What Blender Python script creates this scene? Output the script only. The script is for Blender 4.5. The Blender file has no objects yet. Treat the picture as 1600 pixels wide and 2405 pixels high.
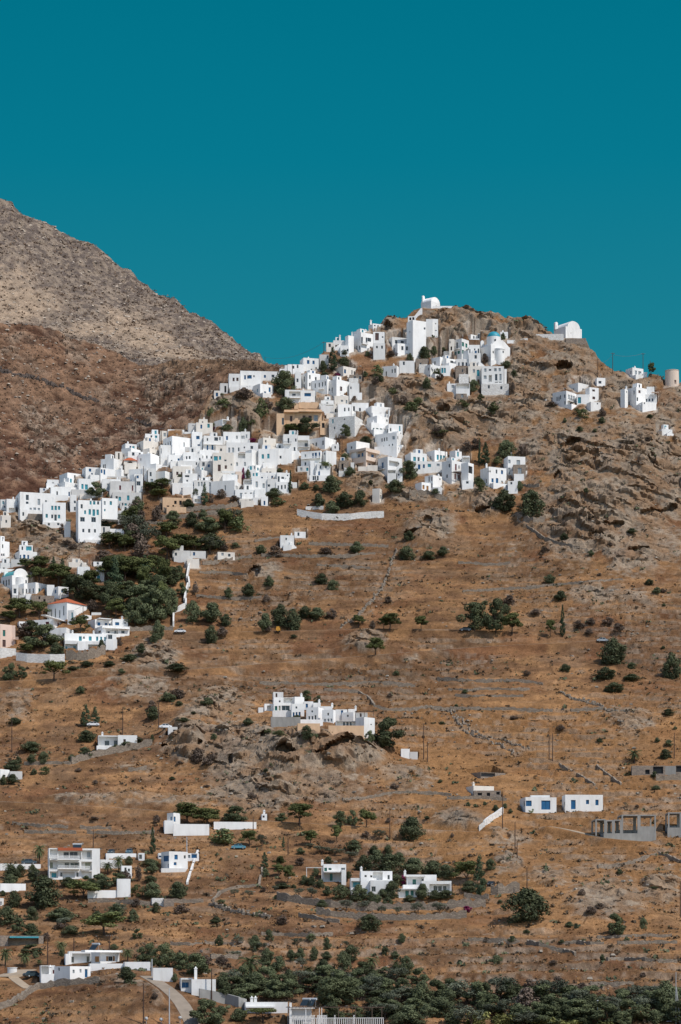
import bpy, math, random
import numpy as np
from mathutils import Vector, Matrix, noise as mnoise

# ------------------------------------------------------------------ camera, sky, sun, exposure
SC = bpy.context.scene
COL = SC.collection
FPX, CX, YH, ZC = 6000.0, 800.0, 2330.0, 12.0      # focal length and horizon in source pixels (1600 x 2405), camera height
cam_d = bpy.data.cameras.new("camera")
cam = bpy.data.objects.new("camera", cam_d)
COL.objects.link(cam)
cam.location = (0, 0, ZC)
cam.rotation_euler = (math.radians(90), 0, 0)
cam_d.sensor_fit = 'VERTICAL'
cam_d.sensor_height = 36.0
cam_d.lens = FPX / 2405.0 * 36.0
cam_d.shift_y = (YH - 1202.5) / 2405.0
cam_d.clip_start, cam_d.clip_end = 1.0, 20000.0
SC.camera = cam

SUN_TO = Vector((0.50, -0.36, 0.80)).normalized()
SUN_EL = math.asin(SUN_TO.z)
SUN_ROT = math.atan2(SUN_TO.x, SUN_TO.y)
world = bpy.data.worlds.new("World")
SC.world = world
world.use_nodes = True
nt = world.node_tree
bg = nt.nodes["Background"]
sky = nt.nodes.new("ShaderNodeTexSky")
sky.sky_type = 'NISHITA'
sky.sun_disc = False
sky.sun_elevation = SUN_EL
sky.sun_rotation = SUN_ROT
sky.altitude = 0
sky.air_density, sky.dust_density, sky.ozone_density = 1.0, 0.4, 2.0
SKY_S = 0.15
bg.inputs[1].default_value = SKY_S
# the deep teal of the northern sky, away from the sun: colour by height above the horizon
tc = nt.nodes.new("ShaderNodeTexCoord")
sep = nt.nodes.new("ShaderNodeSeparateXYZ")
nt.links.new(tc.outputs["Generated"], sep.inputs[0])
ramp = nt.nodes.new("ShaderNodeValToRGB")
nt.links.new(sep.outputs["Z"], ramp.inputs[0])
def lin(c):
    return tuple(((v / 255.0) / 12.92 if v / 255.0 <= 0.04045 else ((v / 255.0 + 0.055) / 1.055) ** 2.4) for v in c)
cr = ramp.color_ramp
def skc(c, k=1.0 / (10 * SKY_S)):
    r, g, b = lin(c)
    return (r * k, g * k, b * k, 1)
cr.elements[0].position = 0.15; cr.elements[0].color = skc((45, 134, 151))
cr.elements[1].position = 0.37; cr.elements[1].color = skc((0, 113, 136))
e = cr.elements.new(0.25); e.color = skc((26, 127, 147))
e = cr.elements.new(0.31); e.color = skc((6, 120, 143))
sc10 = nt.nodes.new("ShaderNodeVectorMath"); sc10.operation = 'SCALE'; sc10.inputs[3].default_value = 10.0
nt.links.new(ramp.outputs[0], sc10.inputs[0])
fac = nt.nodes.new("ShaderNodeMapRange"); fac.interpolation_type = 'SMOOTHSTEP'
fac.inputs[1].default_value = 0.55; fac.inputs[2].default_value = 0.88
nt.links.new(sep.outputs["Y"], fac.inputs[0])
mixs = nt.nodes.new("ShaderNodeMix"); mixs.data_type = 'RGBA'
nt.links.new(fac.outputs[0], mixs.inputs[0])
nt.links.new(sky.outputs[0], mixs.inputs[6])
nt.links.new(sc10.outputs[0], mixs.inputs[7])
nt.links.new(mixs.outputs[2], bg.inputs[0])

sun_d = bpy.data.lights.new("sun", 'SUN')
sun_d.energy = 3.8
sun_d.angle = math.radians(0.5)
sun_d.color = (1.0, 0.955, 0.89)
sun = bpy.data.objects.new("sun", sun_d)
COL.objects.link(sun)
sun.rotation_euler = SUN_TO.to_track_quat('Z', 'Y').to_euler()
SC.view_settings.view_transform = 'Standard'
SC.view_settings.look = 'None'
SC.view_settings.exposure = 0.0
SC.view_settings.gamma = 1.0

RND = random.Random(7)
NR = np.random.RandomState(11)

# ------------------------------------------------------------------ numpy gradient noise
_perm = NR.permutation(512).astype(np.int64)
_grad = NR.normal(size=(512, 3)); _grad /= np.linalg.norm(_grad, axis=1)[:, None]
def perlin(x, y, z):
    xi, yi, zi = np.floor(x).astype(np.int64), np.floor(y).astype(np.int64), np.floor(z).astype(np.int64)
    xf, yf, zf = x - xi, y - yi, z - zi
    u, v, w = (t * t * t * (t * (t * 6 - 15) + 10) for t in (xf, yf, zf))
    def g(dx, dy, dz):
        h = _perm[(_perm[(_perm[(xi + dx) & 511] + yi + dy) & 511] + zi + dz) & 511]
        q = _grad[h]
        return q[..., 0] * (xf - dx) + q[..., 1] * (yf - dy) + q[..., 2] * (zf - dz)
    def lp(a, b, t): return a + (b - a) * t
    return 1.5 * lp(lp(lp(g(0,0,0), g(1,0,0), u), lp(g(0,1,0), g(1,1,0), u), v),
                    lp(lp(g(0,0,1), g(1,0,1), u), lp(g(0,1,1), g(1,1,1), u), v), w)
def fbm(x, y, z, wl, octs=3, gain=0.5, ridge=False):
    out, a, f = 0.0, 1.0, 1.0 / wl
    for k in range(octs):
        n = perlin(x * f + 17.3 * k, y * f + 5.1 * k, z * f + 9.7 * k)
        out = out + a * ((1 - 2 * np.abs(n)) if ridge else n)
        a *= gain; f *= 2.03
    return out
def worley(x, y, z, wl):
    """distance to the nearest and second nearest feature point, and a random value per cell (3-D)"""
    x, y, z = x / wl, y / wl, z / wl
    xi, yi, zi = np.floor(x).astype(np.int64), np.floor(y).astype(np.int64), np.floor(z).astype(np.int64)
    d1 = np.full(x.shape, 9.0); d2 = np.full(x.shape, 9.0); cell = np.zeros(x.shape)
    for dx in (-1, 0, 1):
        for dy in (-1, 0, 1):
            for dz in (-1, 0, 1):
                h = _perm[(_perm[(_perm[(xi + dx) & 511] + yi + dy) & 511] + zi + dz) & 511]
                q = _grad[h] * 0.5
                d = np.sqrt((xi + dx + .5 + q[..., 0] * .8 - x) ** 2 + (yi + dy + .5 + q[..., 1] * .8 - y) ** 2 + (zi + dz + .5 + q[..., 2] * .8 - z) ** 2)
                n = d < d1
                d2 = np.where(n, d1, np.minimum(d2, d)); cell = np.where(n, h / 512.0, cell); d1 = np.where(n, d, d1)
    return d1, d2, cell
def smooth(a, b, x):
    t = np.clip((x - a) / (b - a), 0, 1)
    return t * t * (3 - 2 * t)
def blur(a, s, ax):
    r = int(s * 3) + 1
    k = np.exp(-0.5 * (np.arange(-r, r + 1) / s) ** 2); k /= k.sum()
    p = [(0, 0)] * a.ndim; p[ax] = (r, r)
    b = np.pad(a, p, mode='edge')
    return sum(k[i] * np.take(b, range(i, i + a.shape[ax]), axis=ax) for i in range(2 * r + 1))

# ------------------------------------------------------------------ the shape of the land
# near hillside: depth (metres from the camera) at which the ground stands at each picture height
NEAR = [(2700, 500), (2405, 572), (2330, 600), (2150, 680), (1990, 752), (1850, 808), (1700, 866), (1550, 925), (1485, 950), (1300, 1020),
        (1200, 1052), (1100, 1078), (1000, 1103), (900, 1130), (800, 1156), (700, 1180), (600, 1205)]
CREST1 = [(-600, 1500), (-200, 1290), (0, 1196), (60, 1175), (130, 1140), (200, 1110), (300, 1055), (400, 1010), (470, 980), (495, 930), (525, 905), (560, 896),
          (620, 885), (700, 868), (738, 850), (765, 822), (800, 806), (860, 776), (900, 752), (915, 750), (955, 745), (975, 728), (990, 724),
          (1070, 724), (1075, 727), (1110, 735), (1165, 742), (1200, 752), (1212, 756), (1245, 756), (1270, 768), (1296, 786), (1310, 794),
          (1374, 795), (1384, 815), (1400, 838), (1425, 862), (1445, 876), (1480, 876), (1540, 884), (1600, 898), (1800, 930), (2300, 1050)]
CREST2 = [(-600, 700), (-200, 730), (0, 757), (46, 758), (117, 766), (168, 800), (230, 814), (286, 838), (332, 860), (367, 854), (408, 846), (459, 843), (510, 842),
          (561, 848), (612, 853), (690, 872), (760, 900), (900, 1000), (1100, 1200)]
CREST3 = [(-600, 250), (-200, 390), (0, 461), (28, 466), (42, 484), (107, 520), (148, 547), (219, 584), (238, 598), (265, 620), (290, 633), (306, 632), (312, 640), (322, 656),
          (378, 689), (413, 697), (444, 733), (490, 759), (531, 789), (590, 823), (602, 822), (622, 841), (673, 853), (730, 872), (900, 1000)]
BUMPS = [  # (px, py, rx, ry, metres towards the camera)
    (740, 1740, 190, 75, -26), (430, 1720, 70, 60, -14), (1000, 1240, 65, 45, -9), (1150, 1190, 50, 30, -6), (1420, 1150, 170, 140, -16),
    (330, 2320, 170, 70, -20), (240, 1600, 260, 60, -10), (1110, 1920, 70, 30, -6), (980, 980, 90, 60, -8), (860, 1520, 60, 40, -6),
    (150, 1320, 200, 60, -14), (1350, 2110, 160, 60, -8), (560, 975, 70, 40, -8), (1100, 790, 160, 50, -6),
]
def interp_cols(pts, px):
    p = np.array(pts, float)
    return np.interp(px, p[:, 0], p[:, 1])
def depth_near(px, py):
    t = np.array(sorted(NEAR), float)
    d = np.interp(py, t[:, 0], t[:, 1])
    for bx, by, rx, ry, a in BUMPS:
        d = d + a * np.exp(-((px - bx) / rx) ** 2 - ((py - by) / ry) ** 2)
    return d

class Land:
    """a sheet of ground on a fan of columns; column i runs away from the camera, row j at depth Y[j]"""
    def __init__(s, px, Y, z):
        s.px, s.Y = px, Y
        s.YY = np.repeat(Y[:, None], len(px), 1)
        s.z = z
        s.AX = (px[None, :] - CX) / FPX
        s.X = s.AX * s.YY
    def col(s, px): return int(np.clip(np.searchsorted(s.px, px), 1, len(s.px) - 1))
    def hit(s, px, py):
        """first point of the sheet seen at picture point px, py"""
        i = s.col(px); t = (px - s.px[i - 1]) / (s.px[i] - s.px[i - 1])
        z = s.z[:, i - 1] * (1 - t) + s.z[:, i] * t
        y = s.YY[:, i - 1] * (1 - t) + s.YY[:, i] * t
        k = z - (ZC + (YH - py) / FPX * y)
        j = np.nonzero(k >= 0)[0]
        if not len(j): return None
        j = j[0]
        if j == 0: d = y[0]
        else: d = y[j - 1] + (y[j] - y[j - 1]) * (-k[j - 1]) / max(k[j] - k[j - 1], 1e-6)
        return Vector(((px - CX) / FPX * d, d, ZC + (YH - py) / FPX * d))
    def zat(s, X, Y):
        px = CX + FPX * X / Y
        i = s.col(px); t = min(max((px - s.px[i - 1]) / (s.px[i] - s.px[i - 1]), 0), 1)
        return float(np.interp(Y, s.Y, s.z[:, i - 1]) * (1 - t) + np.interp(Y, s.Y, s.z[:, i]) * t)

def fan(lo, hi, step, wide):
    a = np.arange(-60, 1661, step)
    g = np.minimum(step * 1.06 ** np.arange(400), 8.0)
    p = np.concatenate([(-60 - np.cumsum(g))[::-1], a, a[-1] + np.cumsum(g)])
    return p[(p >= lo) & (p <= hi)]

PX = fan(-700, 2300, 2.2, 0)
YN = np.concatenate([np.linspace(330, 560, 60)[:-1], np.arange(560, 1200, 0.72), np.linspace(1200, 1420, 60)])
pyt = np.arange(2700, 500, -2.0)
Z1 = np.zeros((len(YN), len(PX)))
c1 = interp_cols(CREST1, PX)
for i, px in enumerate(PX):
    d = depth_near(px, pyt)
    d = np.maximum.accumulate(d + np.arange(len(d)) * 0.004)
    d = blur(d, 6, 0)
    z = ZC + (YH - pyt) / FPX * d
    dc = np.interp(-c1[i], -pyt, d)
    zc = ZC + (YH - c1[i]) / FPX * dc
    zz = np.interp(YN, d, z)
    zz = np.where(YN < d[0], np.maximum(z[0] - (d[0] - YN) * 0.02, 1.0), zz)
    Z1[:, i] = np.where(YN > dc, np.maximum(zc - np.maximum(YN - dc - 7, 0) * 0.8 - np.clip(YN - dc, 0, 7) * 0.12, 60), zz)
near = Land(PX, YN, Z1)

def layer(crest, d_lo, py_lo, d_hi, step, dip, pxs):
    Y = np.concatenate([np.arange(d_lo, d_hi, step), np.linspace(d_hi, d_hi * 1.25, 25)])
    c = interp_cols(crest, pxs); cs = blur(c, 22, 0)
    px = pxs[None, :]; YY = np.repeat(Y[:, None], len(pxs), 1)
    dh = d_hi * (0.965 + 0.02 * np.sin(px * 0.006) - 0.00001 * px)
    zc = ZC + (YH - c[None, :]) / FPX * dh; zs = ZC + (YH - cs[None, :]) / FPX * dh
    zl = ZC + (YH - py_lo) / FPX * d_lo
    t = np.clip((YY - d_lo) / (dh - d_lo), 0, 1)
    pr = zl + (zs - zl) * (t * 0.85 + 0.15 * t * t) + (zc - zs) * smooth(.72, 1.0, t)
    return Land(pxs, Y, np.where(YY > dh, zc - (YY - dh) * dip, pr))
hill = layer(CREST2, 1240, 1330, 1430, 0.55, 0.5, fan(-700, 1000, 2.6, 0))
mount = layer(CREST3, 1590, 930, 1900, 1.0, 0.6, fan(-700, 1000, 2.6, 0))
LANDS = (near, hill, mount)
def at(px, py):
    for l in LANDS:
        p = l.hit(px, py)
        if p is not None and not (l is near and py < np.interp(px, PX, c1) - 1.5):
            return p
    # just above the skyline: stand on the crest
    i = near.col(px); j = int(np.argmin(YH - FPX * (near.z[:, i] - ZC) / near.Y))
    return Vector(((px - CX) / FPX * near.Y[j], near.Y[j], near.z[j, i]))
def ppm(p): return FPX / p.y         # picture pixels per metre there
# ------------------------------------------------------------------ materials
def principled(name, rough=0.85, spec=0.2):
    m = bpy.data.materials.new(name); m.use_nodes = True
    b = m.node_tree.nodes["Principled BSDF"]
    b.inputs["Roughness"].default_value = rough
    b.inputs["Specular IOR Level"].default_value = spec
    return m, m.node_tree, b
def mat_var(name, c, rough=0.85, spec=0.2, var=0.12, scale=1.5, obj=0.0, streak=0.0, bump=0.0, dirt=None, dirt_amt=0.0):
    """a surface with patchy wear: base colour times noise, a stain colour in irregular patches, optional bump"""
    m, t, b = principled(name, rough, spec)
    N = t.nodes.new; L = t.links.new
    geo = N("ShaderNodeNewGeometry")
    n1 = N("ShaderNodeTexNoise"); n1.inputs["Scale"].default_value = scale; n1.inputs["Detail"].default_value = 5
    mp = N("ShaderNodeMapping"); mp.inputs["Scale"].default_value = (1, 1, 0.35 if streak else 1)
    L(geo.outputs["Position"], mp.inputs[0]); L(mp.outputs[0], n1.inputs["Vector"])
    mr = N("ShaderNodeMapRange"); mr.inputs[1].default_value = 0.3; mr.inputs[2].default_value = 0.7
    mr.inputs[3].default_value = 1 - var; mr.inputs[4].default_value = 1 + var * 0.6
    L(n1.outputs["Fac"], mr.inputs[0])
    src = mr.outputs[0]
    if obj:
        oi = N("ShaderNodeObjectInfo")
        mo = N("ShaderNodeMapRange"); mo.inputs[3].default_value = 1 - obj; mo.inputs[4].default_value = 1 + obj
        L(oi.outputs["Random"], mo.inputs[0])
        mm = N("ShaderNodeMath"); mm.operation = 'MULTIPLY'; L(src, mm.inputs[0]); L(mo.outputs[0], mm.inputs[1]); src = mm.outputs[0]
    sc = N("ShaderNodeVectorMath"); sc.operation = 'SCALE'; sc.inputs[0].default_value = c[:3]
    L(src, sc.inputs[3])
    out = sc.outputs[0]
    if dirt:
        n2 = N("ShaderNodeTexNoise"); n2.inputs["Scale"].default_value = 0.45; n2.inputs["Detail"].default_value = 8; n2.inputs["Roughness"].default_value = 0.7
        mp2 = N("ShaderNodeMapping"); mp2.inputs["Scale"].default_value = (1, 1, 0.3); L(geo.outputs["Position"], mp2.inputs[0]); L(mp2.outputs[0], n2.inputs["Vector"])
        r2 = N("ShaderNodeMapRange"); r2.inputs[1].default_value = 0.5; r2.inputs[2].default_value = 0.75; r2.inputs[4].default_value = dirt_amt
        L(n2.outputs["Fac"], r2.inputs[0])
        mx = N("ShaderNodeMix"); mx.data_type = 'RGBA'; L(r2.outputs[0], mx.inputs[0]); L(out, mx.inputs[6]); mx.inputs[7].default_value = (*dirt[:3], 1)
        out = mx.outputs[2]
    L(out, b.inputs["Base Color"])
    if bump:
        bp = N("ShaderNodeBump"); bp.inputs["Strength"].default_value = bump; bp.inputs["Distance"].default_value = 0.1
        L(n1.outputs["Fac"], bp.inputs["Height"]); L(bp.outputs[0], b.inputs["Normal"])
    return m
M = {}
DW = (0.45, 0.40, 0.34)
M['w'] = mat_var("lime_wash", (0.79, 0.775, 0.745), 0.9, 0.1, 0.06, 0.7, obj=0.13, streak=1, dirt=DW, dirt_amt=0.42)
M['c'] = mat_var("cream_plaster", (0.74, 0.68, 0.60), 0.9, 0.1, 0.08, 0.7, streak=1, dirt=(0.4, .33, .26), dirt_amt=0.3)
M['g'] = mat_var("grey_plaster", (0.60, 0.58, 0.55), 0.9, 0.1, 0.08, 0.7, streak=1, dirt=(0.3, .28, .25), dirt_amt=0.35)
M['t'] = mat_var("ochre_plaster", (0.68, 0.46, 0.29), 0.9, 0.1, 0.12, 0.7, streak=1, dirt=(0.36, .23, .14), dirt_amt=0.5)
M['p'] = mat_var("pink_plaster", (0.72, 0.54, 0.44), 0.9, 0.1, 0.06, 0.7, streak=1, dirt=(0.45, .36, .3), dirt_amt=0.3)
M['n'] = mat_var("beige_plaster", (0.66, 0.53, 0.43), 0.9, 0.1, 0.06, 0.7, streak=1, dirt=(0.4, .33, .26), dirt_amt=0.2)
M['k'] = mat_var("raw_concrete", (0.30, 0.29, 0.27), 0.9, 0.1, 0.18, 0.8, streak=1, dirt=(0.2, .19, .18), dirt_amt=0.4, bump=.2)
def mat_stone(name, c1, c2, joint, scale=2.2):
    m, t, b = principled(name, 0.95, 0.1)
    N = t.nodes.new; L = t.links.new
    geo = N("ShaderNodeNewGeometry")
    mp = N("ShaderNodeMapping"); mp.inputs["Scale"].default_value = (1, 1, 1.7); L(geo.outputs["Position"], mp.inputs[0])
    v = N("ShaderNodeTexVoronoi"); v.inputs["Scale"].default_value = scale; L(mp.outputs[0], v.inputs["Vector"])
    v2 = N("ShaderNodeTexVoronoi"); v2.feature = 'DISTANCE_TO_EDGE'; v2.inputs["Scale"].default_value = scale; L(mp.outputs[0], v2.inputs["Vector"])
    s = N("ShaderNodeSeparateColor"); L(v.outputs["Color"], s.inputs[0])
    mx = N("ShaderNodeMix"); mx.data_type = 'RGBA'; mx.inputs[6].default_value = (*c1, 1); mx.inputs[7].default_value = (*c2, 1); L(s.outputs[0], mx.inputs[0])
    r = N("ShaderNodeMapRange"); r.inputs[2].default_value = 0.06; r.inputs[3].default_value = 1; r.inputs[4].default_value = 0; L(v2.outputs["Distance"], r.inputs[0])
    m2 = N("ShaderNodeMix"); m2.data_type = 'RGBA'; L(r.outputs[0], m2.inputs[0]); L(mx.outputs[2], m2.inputs[6]); m2.inputs[7].default_value = (*joint, 1)
    L(m2.outputs[2], b.inputs["Base Color"])
    bp = N("ShaderNodeBump"); bp.inputs["Strength"].default_value = 0.8; bp.inputs["Distance"].default_value = 0.15; L(v2.outputs["Distance"], bp.inputs["Height"]); L(bp.outputs[0], b.inputs["Normal"])
    return m
M['s'] = mat_stone("stone_masonry", (0.34, 0.27, 0.21), (0.20, 0.165, 0.14), (0.24, 0.19, 0.15))
M['y'] = mat_stone("whitewashed_rubble", (0.74, 0.72, 0.68), (0.56, 0.53, 0.49), (0.62, 0.60, 0.56), 1.6)

def ground_mat(name, fine=1.0, bump=0.6):
    m, t, b = principled(name, 0.95, 0.05)
    N = t.nodes.new; L = t.links.new
    at_ = N("ShaderNodeAttribute"); at_.attribute_name = "tint"
    geo = N("ShaderNodeNewGeometry")
    n1 = N("ShaderNodeTexNoise"); n1.inputs["Scale"].default_value = 0.9 * fine; n1.inputs["Detail"].default_value = 8; n1.inputs["Roughness"].default_value = 0.72
    L(geo.outputs["Position"], n1.inputs["Vector"])
    n2 = N("ShaderNodeTexNoise"); n2.inputs["Scale"].default_value = 3.1 * fine; n2.inputs["Detail"].default_value = 5; n2.inputs["Roughness"].default_value = 0.7
    L(geo.outputs["Position"], n2.inputs["Vector"])
    r1 = N("ShaderNodeMapRange"); r1.inputs[1].default_value = 0.3; r1.inputs[2].default_value = 0.7; r1.inputs[3].default_value = 0.70; r1.inputs[4].default_value = 1.26
    L(n1.outputs["Fac"], r1.inputs[0])
    r2 = N("ShaderNodeMapRange"); r2.inputs[1].default_value = 0.3; r2.inputs[2].default_value = 0.7; r2.inputs[3].default_value = 0.72; r2.inputs[4].default_value = 1.25
    L(n2.outputs["Fac"], r2.inputs[0])
    mu = N("ShaderNodeMath"); mu.operation = 'MULTIPLY'; L(r1.outputs[0], mu.inputs[0]); L(r2.outputs[0], mu.inputs[1])
    sc = N("ShaderNodeVectorMath"); sc.operation = 'SCALE'; L(at_.outputs["Color"], sc.inputs[0]); L(mu.outputs[0], sc.inputs[3])
    L(sc.outputs[0], b.inputs["Base Color"])
    ad = N("ShaderNodeMath"); ad.operation = 'ADD'; L(n1.outputs["Fac"], ad.inputs[0]); L(n2.outputs["Fac"], ad.inputs[1])
    bp = N("ShaderNodeBump"); bp.inputs["Strength"].default_value = bump; bp.inputs["Distance"].default_value = 0.8 / fine
    L(ad.outputs[0], bp.inputs["Height"]); L(bp.outputs[0], b.inputs["Normal"])
    return m

# ------------------------------------------------------------------ shaping the ground once the house platforms and roads are known
PADS = []      # (corner, unit along front, unit into the hill, width, depth, z, margin)
ROADS = []     # (list of points, half width)
KEEP = []      # (px, py, rx, ry) calm ground
ROCKS = [  # px, py, rx, ry, strength
    (905, 765, 38, 28, 1.0), (1090, 752, 95, 34, 1.0), (1020, 790, 60, 40, 0.9), (1230, 775, 80, 30, 0.9), (1350, 830, 70, 50, 0.9), (1280, 850, 90, 60, 0.75), (1210, 900, 60, 70, 0.6),
    (960, 960, 80, 70, 1.0), (1030, 1000, 90, 60, 1.0), (1120, 985, 90, 50, 0.9), (900, 920, 50, 40, 0.8), (1260, 980, 80, 70, 0.75), (1440, 920, 120, 60, 0.6), (1560, 960, 90, 60, 0.7),
    (1420, 1060, 190, 90, 0.9), (1530, 1130, 140, 120, 1.0), (1400, 1200, 130, 110, 0.95), (1500, 1270, 130, 70, 0.8), (1390, 1270, 60, 40, 0.7),
    (1015, 1232, 52, 32, 1.25), (1148, 1185, 34, 24, 1.2), (1100, 1160, 60, 20, 0.8), (1245, 1220, 40, 18, 0.8), (980, 1165, 60, 16, 0.7),
    (560, 960, 70, 50, 1.0), (520, 985, 50, 40, 0.9), (640, 980, 50, 40, 0.8), (860, 1130, 40, 25, 0.8),
    (60, 1240, 70, 30, 0.9), (140, 1290, 80, 40, 0.8), (630, 1340, 40, 20, 0.9), (690, 1405, 12, 12, 0.9),
    (860, 1505, 45, 26, 0.9), (965, 1545, 25, 14, 1.0), (365, 1545, 55, 40, 0.85), (310, 1600, 90, 40, 0.6), (520, 1660, 80, 40, 0.8),
    (440, 1735, 50, 45, 1.1), (560, 1760, 90, 60, 1.1), (700, 1770, 110, 50, 1.2), (830, 1765, 60, 45, 1.2), (600, 1850, 110, 55, 0.9), (760, 1840, 110, 45, 0.75), (930, 1830, 90, 35, 0.55), (650, 1885, 60, 25, 0.7),
    (1080, 1925, 60, 26, 1.1), (1180, 1965, 60, 25, 0.6), (1130, 1400, 0.1, 0.1, 0), (1400, 1395, 70, 30, 0.6), (1490, 1410, 60, 25, 0.6), (1480, 1690, 70, 40, 0.5),
    (1190, 2030, 50, 22, 0.9), (1290, 2060, 70, 30, 0.7), (1420, 2110, 90, 45, 0.8), (1370, 2050, 40, 16, 0.8), (1560, 2085, 50, 30, 0.9),
    (300, 2300, 70, 30, 0.45), (370, 2320, 30, 40, 0.6), (330, 1800, 60, 20, 0.35), (300, 1880, 240, 18, 0.55), (40, 1660, 60, 40, 0.45),
]
CAVES = [(1322, 862, 24, 9, 7), (1345, 1042, 20, 10, 6), (1545, 1205, 45, 7, 4), (898, 772, 26, 9, 4), (790, 1757, 48, 8, 6), (672, 1764, 22, 6, 5), (1136, 1197, 18, 7, 5), (540, 1790, 6, 12, 4),
    (598, 1345, 14, 13, 5), (470, 1752, 7, 5, 4), (385, 1748, 8, 6, 4), (1000, 1228, 14, 12, 3), (965, 1252, 16, 8, 4), (1395, 1075, 12, 16, 3), (1530, 1085, 10, 18, 4), (1440, 1235, 26, 7, 4), (1400, 1265, 20, 9, 4),
    (620, 1730, 10, 8, 4), (640, 1890, 8, 10, 3), (930, 985, 14, 8, 4), (1040, 960, 16, 7, 4), (1500, 1290, 22, 6, 4), (1310, 1120, 10, 10, 3), (1040, 870, 14, 7, 4), (760, 1690, 10, 6, 3)]
def field(land):
    py = YH - FPX * (land.z - ZC) / land.YY
    px = np.repeat(land.px[None, :], len(land.Y), 0)
    return px, py
def flatten(land):
    """cut a level platform under every house and a level bed under every road"""
    z = land.z
    for P, u, v, w, d, z0, mg in PADS:
        c = [P + u * a + v * b for a in (-mg, w + mg) for b in (-mg, d + mg)]
        y0, y1 = min(q.y for q in c), max(q.y for q in c)
        xs = [CX + FPX * q.x / q.y for q in c]
        j0, j1 = np.searchsorted(land.Y, (y0, y1)); i0, i1 = np.searchsorted(land.px, (min(xs), max(xs)))
        if j1 <= j0 or i1 <= i0: continue
        sl = (slice(j0, j1), slice(i0, i1))
        dx, dy = land.X[sl] - P.x, land.YY[sl] - P.y
        a, b = dx * u.x + dy * u.y, dx * v.x + dy * v.y
        ins = (a > -mg) & (a < w + mg) & (b > -0.3) & (b < d + mg)
        z[sl] = np.where(ins, np.minimum(z[sl], z0 - 0.05), z[sl])
        if P.y > 985: land.pave[sl] = np.where((a > -mg - 1.5) & (a < w + mg + 1.5) & (b > -3.5) & (b < d + mg + 1.5), 1, land.pave[sl])
        land.calm[sl] = np.where((a > -mg - 1) & (a < w + mg + 1) & (b > -5.0) & (b < d + mg + 1), 1, land.calm[sl])
    for pts, hw in ROADS:
        best = np.full(z.shape, 1e9); zb = np.zeros(z.shape)
        R = hw + 5
        for A, B in zip(pts[:-1], pts[1:]):
            if B.y == A.y and B.x == A.x: continue
            y0, y1 = min(A.y, B.y) - R, max(A.y, B.y) + R
            j0, j1 = np.searchsorted(land.Y, (y0, y1))
            xs = [CX + FPX * (q.x + s) / q.y for q in (A, B) for s in (-R, R)]
            i0, i1 = np.searchsorted(land.px, (min(xs), max(xs)))
            if j1 <= j0 or i1 <= i0: continue
            sl = (slice(j0, j1), slice(i0, i1))
            dx, dy = B.x - A.x, B.y - A.y; l2 = dx * dx + dy * dy
            t = np.clip(((land.X[sl] - A.x) * dx + (land.YY[sl] - A.y) * dy) / l2, 0, 1)
            dist = np.hypot(land.X[sl] - A.x - t * dx, land.YY[sl] - A.y - t * dy)
            nearer = dist < best[sl]
            zb[sl] = np.where(nearer, A.z + t * (B.z - A.z) - 0.08, zb[sl]); best[sl] = np.where(nearer, dist, best[sl])
        k = 1 - smooth(hw + 0.6, hw + 3.0, best)
        z[:] = z * (1 - k) + zb * k
        land.calm = np.maximum(land.calm, k)
def to_lin(c): return np.array(lin(c))
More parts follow.
